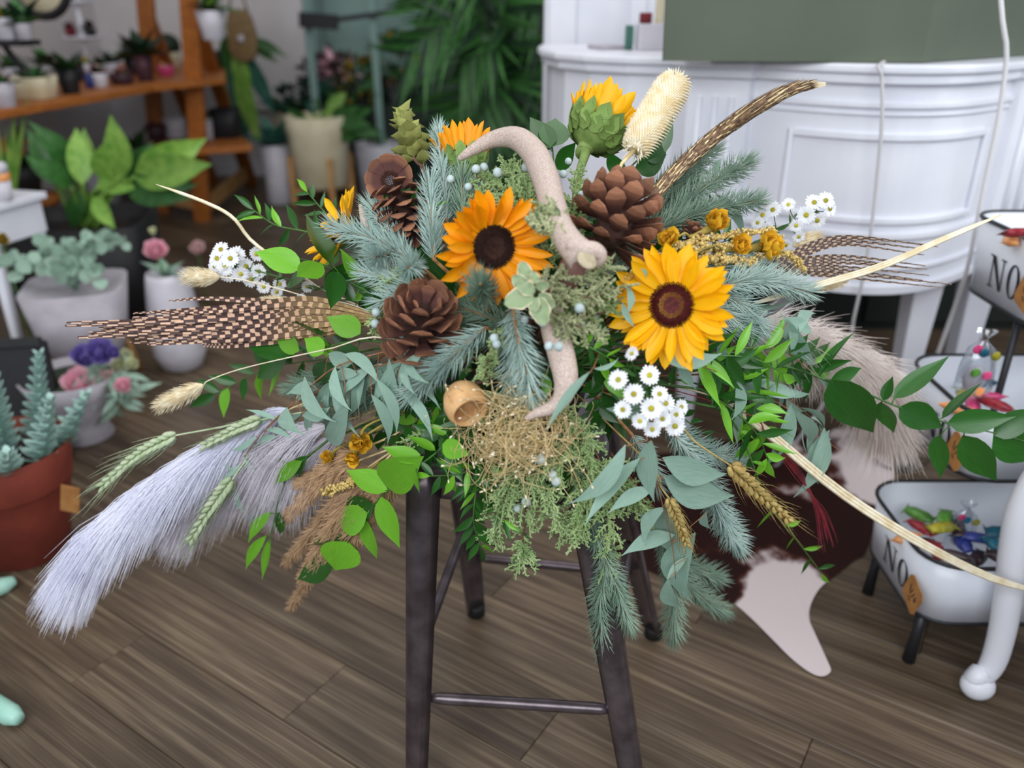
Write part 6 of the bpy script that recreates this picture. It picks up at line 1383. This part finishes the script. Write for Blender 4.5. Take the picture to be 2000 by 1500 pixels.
# ---- wooden ladder shelf
ZS, ZL = .89, .50
sh = thing('ladder_shelf', (-2.1, 5.0, 0), 'orange-brown wooden A-frame plant shelf along the left wall', 'shelf')
def post(a, c_, w_=.06, h=.035): b = MB(); b.bar(a, c_, w_, h, (0,1,0.2)); return b.build('post', 'wood_orange', sh, smooth=False, bevel=.004)
F1, F2 = Pz(396, 432, 0), Pz(492, 362, 0)
T1 = P(366, -60, 5.05); post(F1, T1, .10, .05); 
T1b = V(T1.x+.01, T1.y+.12, T1.z); post(F2, P(372, 10, 5.4), .09, .045)
F3 = Pz(318, 415, 0); post(F3, P(281, -40, 5.5), .10, .05); post(Pz(420,360,0), P(288,25,5.7), .07, .04)
post(Pz(-190, 640, 0), P(-150, -60, 3.3), .10, .05)
b = MB(); b.bar(F1.lerp(T1, .06), F2+V(0,0,.12), .03, .10); b.build('rail', 'wood_light', sh, smooth=False, bevel=.004)
b = MB(); b.bar(F1.lerp(F3,-.1)+V(0,0,.12), F3.lerp(F1,-.3)+V(0,0,.12), .03, .10); b.build('rail', 'wood_light', sh, smooth=False, bevel=.004)
def board(pts, z, th=.035):
    b = MB(); b.prism([(p.x, p.y) for p in pts], z-th, z); return b.build('shelf_board', 'wood_orange', sh, smooth=False, bevel=.004)
board([Pz(-60,226,ZS), Pz(300,166,ZS), Pz(440,152,ZS), Pz(440,120,ZS), Pz(300,118,ZS), Pz(-60,150,ZS)], ZS)
board([Pz(300,305,ZL), Pz(400,290,ZL), Pz(492,284,ZL), Pz(470,262,ZL), Pz(290,272,ZL)], ZL)
# items on the upper shelf : (kind, px, py(base), width px, height px, mat, plant mats, label)
def item(name, px, py, w_, h, mat, label, cat='plant pot', z=ZS, top=None, leaf_=None, L=40, n=14, wid=.2, sq=None, taper=.75, Y=None, up=.8, spread=1.0):
    c = Pz(px, py, z) if Y is None else V(P(px, py, Y).x, Y, z); m = mpp(c); c = V(c.x, c.y, z+.0005)
    t = thing(name, c, label, cat)
    pot(t, c, w_*m/2*taper, w_*m/2, h*m, mat, sq, soil=leaf_ is not None)
    if leaf_: foliage(t, c+V(0,0,h*m*.85), n, L*m, leaf_, wid, key=name+'_leaf', r=w_*m*.25, up=up, spread=spread)
    return t
item('trough_planter', 72, 192, 78, 40, 'pot_cream', 'cream trough planter on the upper shelf at the far left', leaf_=('leaf_mid','leaf_deep'), L=40, n=16, taper=.82, sq=4)
item('small_pot', 12, 210, 50, 46, 'pot_grey', 'grey pot with dark plant at the far left end of the shelf', leaf_=('leaf_deep','leaf_mid'), L=40, n=14)
item('small_pot', 140, 183, 42, 44, 'pot_black', 'black pot with dark leaves on the upper shelf beside the cream trough', leaf_=('leaf_deep','leaf_deep','leaf_mid'), L=50, n=18)
item('small_pot', 196, 170, 36, 26, 'pot_white', 'small white pot on the upper shelf right of the black pot', leaf_=('leaf_mid','bloom_red','leaf_deep'), L=26, n=14)
item('small_pot', 240, 165, 46, 20, 'leaf_purple', 'low dark dish with red and purple succulents on the shelf', leaf_=('leaf_purple','bloom_red','leaf_mid'), L=20, n=18, taper=.85)
item('small_pot', 286, 158, 36, 46, 'leaf_purple', 'dark purple pot with broad dark leaves by the shelf post', leaf_=('leaf_deep',), L=62, n=14, wid=.26)
item('small_pot', 326, 148, 32, 18, 'plastic_pink', 'pink dish on the shelf beside the wooden post', leaf_=('bloom_cream','plastic_peach'), L=12, n=10)
ca_ = item('potted_cactus', 334, 132, 42, 34, 'pot_cream', 'tan pot with a round dark cactus on the shelf behind the post')
pc = Pz(334,132,ZS); m = mpp(pc); b = MB(); b.ball(pc+V(0,0,40*m), (24*m,24*m,22*m), None, 18, 12); b.build('cactus', 'leaf_deep', ca_)
# back row and wall plants
for px, py, w_, h, m_, lf, L_, lab in ((100,158,34,30,'pot_grey',('leaf_deep','leaf_mid'),46,'grey pot with dark leaves in the back row behind the cream trough'),(30,168,36,34,'pot_white',('leaf_mid','leaf_deep'),44,'white pot in the back row at the far left of the shelf'),(222,150,30,26,'pot_white',('leaf_deep',),34,'white pot with spiky dark plant in the back row of the shelf'),(262,146,30,30,'pot_black',('leaf_mid','leaf_deep'),44,'black pot in the back row beside the shelf post'),(165,158,26,30,'pot_black',('leaf_purple','leaf_deep'),30,'black pot with plum plant in the back row')):
    item('small_pot', px, py, w_, h, m_, lab, leaf_=lf, L=L_, n=18)
# tiered white stand on the shelf
c = Pz(178, 150, ZS); m = mpp(c); t = thing('tiered_stand', c+V(0,0,.0005), 'white three-tier cake stand holding tiny pots on the shelf', 'stand')
b = MB(); b.tube([c+V(0,0,.002), c+V(0,0,150*m)], 5*m, 8); b.build('pole', 'paint_white', t)
for z, r in ((2,34),(66,40),(128,28)):
    b = MB(); b.lathe([(r*m*.5,z*m),(r*m,(z+4)*m),(r*m,(z+7)*m),(r*m*.2,(z+5)*m)], 24, c); b.build('tier', 'paint_white', t)
for k, (dx, z, m_, l_) in enumerate(((-20,72,'bloom_red',('bloom_red','leaf_purple')),(18,72,'pot_black',('leaf_purple','leaf_deep')),(-6,134,'pot_black',('leaf_deep',)),(-22,8,'pot_grey',('leaf_mid',)),(22,8,'bloom_blush',('leaf_mid','bloom_red')))):
    cc = c+V(dx*m, -.01, z*m+.004); tt = thing('mini_pot', cc, ('tiny red pot on the middle tier of the cake stand, left','tiny dark pot on the middle tier of the cake stand, right','tiny black pot on the top tier of the cake stand','tiny grey pot on the bottom tier of the cake stand','tiny blush pot on the bottom tier of the cake stand')[k], 'plant pot', 'tiny pots on the cake stand'); pot(tt, cc, 8*m, 11*m, 14*m, m_, None, 14); foliage(tt, cc+V(0,0,12*m), 8, 22*m, l_, .3, key='mini')
# blue-white figurine
c = Pz(177, 172, ZS); m = mpp(c); t = thing('small_bottle', c+V(0,0,.0005), 'tiny blue and white bottle with a yellow cap on the shelf', 'bottle')
b = MB(); b.lathe([(7*m,0),(8*m,2*m),(8*m,22*m),(4*m,28*m)], 14, c); b.build('body', 'plastic_blue', t); b = MB(); b.lathe([(5*m,28*m),(5*m,44*m),(3*m,46*m)], 12, c); b.build('neck', 'pot_white', t); b = MB(); b.lathe([(6*m,46*m),(6*m,56*m)], 12, c); b.build('cap', 'bloom_yellow', t)
# lower shelf
item('small_pot', 345, 268, 44, 36, 'pot_white', 'white pot on the lower shelf left of the post', z=ZL, taper=.9)
item('small_pot', 402, 272, 34, 38, 'pot_white', 'small white cup pot with green sprout on the lower shelf', z=ZL, leaf_=('leaf_mid',), L=34, n=8, taper=.85)
item('small_pot', 446, 268, 50, 54, 'pot_black', 'black square pot at the right end of the lower shelf', z=ZL, sq=8, taper=.95)
item('small_pot', 308, 275, 40, 30, 'leaf_purple', 'dark plum pot on the lower shelf', z=ZL, leaf_=('leaf_purple',), L=20, n=8)
c = V(P(285,300,5.9).x, 5.9, 0); item('floor_pot', 282, 378, 66, 90, 'pot_grey', 'grey pot on the floor behind the shelf post', z=0, leaf_=('leaf_mid','leaf_deep'), L=50, n=14)
item('floor_pot', 210, 395, 70, 70, 'pot_white', 'white pot on the floor under the shelf', z=0, leaf_=('leaf_mid','leaf_deep'), L=60, n=14)
item('shelf_basket', 88, 350, 110, 150, 'wood_light', 'tall blush wooden crate on the floor under the shelf', z=0, cat='basket', sq=8, taper=1)
# hanging white pot on the shelf front, bag, mirror
c = P(418, 78, 4.95); m = mpp(c); t = thing('hanging_pot', c, 'white pot with green plant hung on the wooden shelf post', 'plant'); pot(t, c, 19*m, 28*m, 52*m, 'pot_white'); foliage(t, c+V(0,0,48*m), 22, 58*m, ('leaf_mid','leaf_bright','leaf_deep'), .2, key='hang'); b = MB(); b.bar(c+V(0,.0,48*m), V(P(374,40,5.05).x, 5.1, c.z+50*m), .012, .012); b.build('hook', 'frame_black', t)
c = P(470, 70, 5.9); m = mpp(c); t = thing('wicker_bag', c, 'olive-brown bag hanging on the white wall behind the shelf', 'bag')
b = MB(); vs = []
for s in (0, .05):
    for a in range(16):
        an = 2*math.pi*a/16; r_ = 1/((abs(math.cos(an))**3+abs(math.sin(an))**3)**(1/3)); vs.append(c+V(math.cos(an)*30*m*r_*(1-.1*(math.sin(an) > 0)), s, math.sin(an)*48*m*r_))
b.add(vs, [tuple(range(16)), tuple(range(31,15,-1))]+[(i,16+i,16+(i+1)%16,(i+1)%16) for i in range(16)]); b.build('body', 'bag_brown', t, bevel=.01)
b = MB(); b.ball(c+V(0,-.005,-5*m), (7*m,.01,7*m)); b.build('clasp', 'pot_white', t); b = MB(); b.tube(smooth_path([c+V(-18*m,.02,40*m), c+V(0,.02,110*m), c+V(18*m,.02,40*m)], 12), .008, 6); b.build('strap', 'bag_brown', t)
b = MB(); b.tube([c+V(0,.02,100*m), V(c.x, 6.9, c.z+100*m)], .008, 6); b.build('peg', 'bag_brown', t)
c = V(-3.17, P(70,-40,3.9).y, 0); mc = P(76, -28, 4.3); t = thing('round_mirror', mc, 'round mirror with a thick black rim at the top left corner', 'mirror'); m = mpp(mc)
b = MB(); ring = [mc+V(math.cos(a/40*6.2832)*54*m, 0, math.sin(a/40*6.2832)*54*m) for a in range(42)]; b.tube(ring, 9*m, 8, cap=False); b.build('frame', 'frame_black', t); b = MB(); b.lathe([(52*m,0),(52*m,.01)], 36, mc, Matrix.Rotation(math.pi/2,3,'X')); b.build('glass', 'pot_cream', t)
b = MB(); b.bar(V(mc.x, mc.y+.015, mc.z), V(-3.2, mc.y+.25, mc.z), .03, .03); b.build('bracket', 'frame_black', t)
item('wall_pot', 14, 78, 46, 40, 'pot_white', 'white pot with yellow-green plant at the top left edge', z=P(14,78,3.8).z, Y=3.8, leaf_=('leaf_deep','bloom_yellow','leaf_mid'), L=50, n=16)
hc = P(14,78,3.8); tw_ = thing('wall_bracket_shelf', hc, 'small dark bracket shelf under the white pot at the top left edge', 'shelf'); b = MB(); b.box(V(hc.x-.35, hc.y, hc.z-.012), (.9,.16,.02)); b.build('board', 'frame_black', tw_, smooth=False); b = MB(); b.bar(V(hc.x-.02,hc.y,hc.z-.02), V(hc.x+.04,hc.y,P(40,140,3.8).z), .02, .02); b.build('strut', 'frame_black', tw_, smooth=False)
for px, w_, m_, lf, L_, lab in ((-30,40,'pot_white',('leaf_mid','leaf_deep'),50,'white pot left on the dark bracket shelf'),(52,34,'pot_grey',('leaf_deep','leaf_mid'),60,'grey pot with long dark leaves on the right end of the bracket shelf')):
    item('small_pot', px, 84, w_, 30, m_, lab, z=hc.z, Y=3.8, leaf_=lf, L=L_, n=16, wid=.22)
# ---- trailing plant at the shelf end
c = Pz(432, 132, ZS); m = mpp(c); c = V(c.x, c.y, ZS+.0005); t = thing('arching_strap_plant', c, 'arching yellow-green strap-leaved plant drooping from the right end of the shelf', 'plant')
pot(t, c, 16*m, 22*m, 30*m, 'pot_black'); cp_ = c+V(0,0,28*m)
for tx, ty, m_ in ((440,60,0),(470,100,1),(500,290,0),(490,215,0),(462,150,0),(520,90,1),(560,110,1),(545,125,1),(450,170,1),(535,235,2),(485,300,2),(480,200,0)):
    T = P(tx, ty, c.y+rnd(-.25,.05)); md = cp_.lerp(T, .45)+V(.05,-.05,.10+.12*(ty > 150)); b = MB(); b.tube(smooth_path([cp_, md, md.lerp(T,.06)], 7), .006, 5); b.build('leaf_stalk', 'leaf_bright', t)
    leaf(t, leaf_mesh('strap_leaf%d' % m_, ('leaf_bright','leaf_mid','leaf_teal')[m_], lance, .10, bend=.12, n=9), md, T, None, rnd(-.6,.6), 1.3)
# ---- white vase with teal leaves
c = Pz(548, 392, 0); c.y = 5.2; c = Pz(548, 396, 0); m = mpp(c); t = thing('white_vase', c, 'slim white floor vase with teal succulent leaves', 'vase')
b = MB(); b.lathe([(22*m,0),(24*m,2*m),(23*m,50*m),(27*m,110*m),(22*m,111*m),(18*m,60*m)], 26, c); b.build('vase', 'pot_white', t); foliage(t, c+V(0,0,105*m), 22, 60*m, ('leaf_teal',), .22, key='teal', r=.03)
# ---- cream pot on wooden stand with lily
c = Pz(634, 392, 0); m = mpp(c); t = thing('potted_peace_lily', c, 'cream ribbed pot on a light wooden stand with a broad-leaved lily', 'plant')
b = MB(); b.lathe([(46*m,30*m),(48*m,32*m),(58*m,130*m),(60*m,160*m),(54*m,160*m),(52*m,140*m),(.01,140*m)], 36, c); b.build('pot', 'pot_cream', t)
for k in range(4):
    a = k*1.571+.5; v = V(math.cos(a), math.sin(a), 0)*58*m; b = MB(); b.bar(c+v, c+v*1.0+V(0,0,88*m), .035, .03); b.build('stand_leg', 'wood_light', t, smooth=False, bevel=.003)
for k in range(2):
    a = k*1.571+.5; v = V(math.cos(a), math.sin(a), 0)*58*m; b = MB(); b.bar(c+v+V(0,0,24*m), c-v+V(0,0,24*m), .03, .03); b.build('stand_rail', 'wood_light', t, smooth=False)
pb = c+V(0,0,140*m)
for tx, ty, mi, wd_ in ((677,178,0,.24),(600,200,2,.16),(720,240,1,.22),(745,262,1,.2),(560,215,1,.16),(640,210,1,.2),(655,205,0,.2),(690,275,1,.22),(590,270,0,.2),(620,190,1,.16),(700,210,1,.2),(730,215,1,.18),(575,250,1,.2)):
    T = P(tx, ty, c.y+rnd(-.2,.15)); mid = pb.lerp(T, .35)+V(0,0,.02); leaf(t, leaf_mesh('lily_leaf%d' % mi, ('leaf_bright','leaf_mid','leaf_teal')[mi], broad, .2, bend=.15, cup=.3, n=9), mid, T, None, rnd(-.5,.5), wd_/.2)
    b = MB(); b.tube([pb, mid.lerp(T, .04)], .008, 5); b.build('leaf_stalk', 'leaf_bright', t)
p = P(632, 258, c.y-.15); b = MB(); b.ball(p, .035); b.build('orange_bud', 'plastic_peach', t)
# white bin pots behind the cream pot
item('floor_pot', 745, 372, 90, 90, 'pot_white', 'white bucket on the floor in the dark corner behind the dried hops', z=0, cat='bucket', taper=.9)
item('floor_pot', 590, 340, 90, 120, 'pot_cream', 'pale tall planter behind the cream pot', z=0, taper=.8, leaf_=('leaf_deep','leaf_mid'), L=90, n=20)
item('floor_pot', 525, 330, 60, 130, 'pot_white', 'white tall pot with dark bushy plant by the mint wall', z=0, leaf_=('leaf_deep','leaf_mid'), L=70, n=26)
# ---- mint flower cooler with dark foliage
ck = thing('flower_cooler', (-.55, 6.6, 0), 'mint flower cooler recess full of dark bouquets at the back', 'cooler')
XL, XR = P(600,100,6.3).x, P(1075,100,6.3).x
b = MB(); b.box(((XL+XR)/2, 7.05, 1.0), (XR-XL, .04, 2.0)); b.build('back_panel', 'wall_mint', ck, smooth=False)
b = MB(); b.box(((XL+XR)/2, 6.75, .30), (XR-XL, .6, .60)); b.build('plinth', 'wall_dark', ck, smooth=False)
for x in (XL, XL+.27*(XR-XL), XL+.65*(XR-XL)): b = MB(); b.box((x, 6.42, 1.0), (.05,.05,2.0)); b.build('mullion', 'wall_mint', ck, smooth=False)
cs = P(625, 42, 6.3); b = MB(); b.bar(P(585,38,6.35), P(660,44,6.35), .05, .10); b.bar(P(660,38,6.36), P(780,22,6.36), .03, .035); b.build('door_handle', 'frame_black', ck, smooth=False)
bq = [(640,165,.20,('leaf_purple','bloom_red','leaf_deep'),'dark red and plum bouquet in the cooler'),(655,150,.14,('bloom_pink','leaf_purple'),'dusty pink bouquet in the cooler above the plum one'),(705,160,.16,('bloom_yellow','leaf_mid'),'yellow-flowered bouquet in the cooler'),(765,120,.18,('bloom_yellow','leaf_deep','leaf_mid'),'mustard-yellow bouquet higher in the cooler'),(760,200,.22,('leaf_deep','leaf_deep','leaf_mid'),'dark green foliage bunch in the cooler'),(840,210,.26,('leaf_deep',),'dark foliage bunch right of the hops'),(700,235,.24,('leaf_deep','leaf_mid'),'dark foliage bunch behind the lily'),(875,130,.16,('leaf_purple','leaf_deep'),'plum foliage beside the palm'),(930,215,.26,('leaf_deep',),'dark foliage bunch under the palm'),(590,205,.16,('leaf_teal','leaf_deep'),'blue-green foliage bunch by the white pot'),(820,290,.22,('leaf_deep',),'darkest foliage low behind the spruce tip'),(1010,210,.28,('leaf_deep',),'dark foliage bunch beside the counter end'),(640,210,.18,('leaf_deep','leaf_teal'),'dark teal foliage bunch left in the cooler')]
for x, y, r_, ms_, lab in bq:
    Yb = 6.62+rnd(-.12,.12); p = P(x, y, Yb); t = thing('bouquet', V(p.x, p.y, p.z-r_*1.2), lab, 'bouquet', 'bouquets in the mint cooler')
    bushy(t, p, (r_*1.1, r_*.7, r_*1.1), 96, .10, ms_, .26, 'bq', base=V(p.x, p.y, p.z-r_*1.2))
    zb = p.z-r_*1.15; h_ = .26; b = MB(); b.lathe([(.07,0),(.075,.01),(.10,h_),(.09,h_),(.07,.05)], 18, V(p.x, p.y, max(0, zb-h_+.1))); b.build('bucket', 'pot_black', t)
    if zb-h_+.1 > .02: b = MB(); b.lathe([(.09,0),(.09,zb-h_+.095)], 12, V(p.x,p.y,0)); b.build('riser', 'wall_dark', t)
# ---- palm
c = Pz(985, 330, 0); c = V(P(965,300,4.6).x, 4.6, 0); t = thing('areca_palm', c, 'tall feathery green palm left of the counter', 'palm')
pot(t, c, .13, .17, .30, 'pot_black')
pl_ = leaf_mesh('palm_leaflet', 'leaf_mid', lance, .032, bend=.25, cup=.4, n=6); pl2 = leaf_mesh('palm_leaflet2', 'leaf_deep', lance, .032, bend=.25, cup=.4, n=6)
fr = [((930,-40),(820,20)),((930,30),(800,100)),((985,-60),(900,-60)),((1000,-40),(1075,20)),((960,40),(860,160)),((1000,60),(1075,110)),((960,110),(880,200)),((1000,120),(1060,200)),((985,20),(1030,-80)),((970,160),(920,245)),((940,-20),(860,-60)),((1000,180),(1040,260)),((970,80),(905,120))]
for k, (m1, e1) in enumerate(fr):
    yy = 4.6+rnd(-.3,.2); q = smooth_path([c+V(rnd(-.05,.05), rnd(-.05,.05), .26), P(975, 200, 4.6), P(m1[0], m1[1], yy), P(e1[0], e1[1], yy-.1)], 24); b = MB(); b.tube(q, [.012,.008,.004], 6); fo = b.build('frond_stem', 'leaf_mid', t)
    for j in range(24):
        s = .42+.58*j/23; p = lerpl(q, s); i = min(int(s*23), 22); tg_ = (q[i+1]-q[i]).normalized()
        for sd in (-1, 1):
            sv = tg_.cross(V(0,-.6,.8)).normalized()*sd; d = (tg_*.75+sv*.9+V(0,0,-.15)).normalized(); leaf(fo, pl_ if (k+j) % 3 else pl2, p, p+d*rnd(.28,.40)*(1.1-.5*abs(s-.6)), None, rnd(-.4,.4), 1.2, 'leaflet')
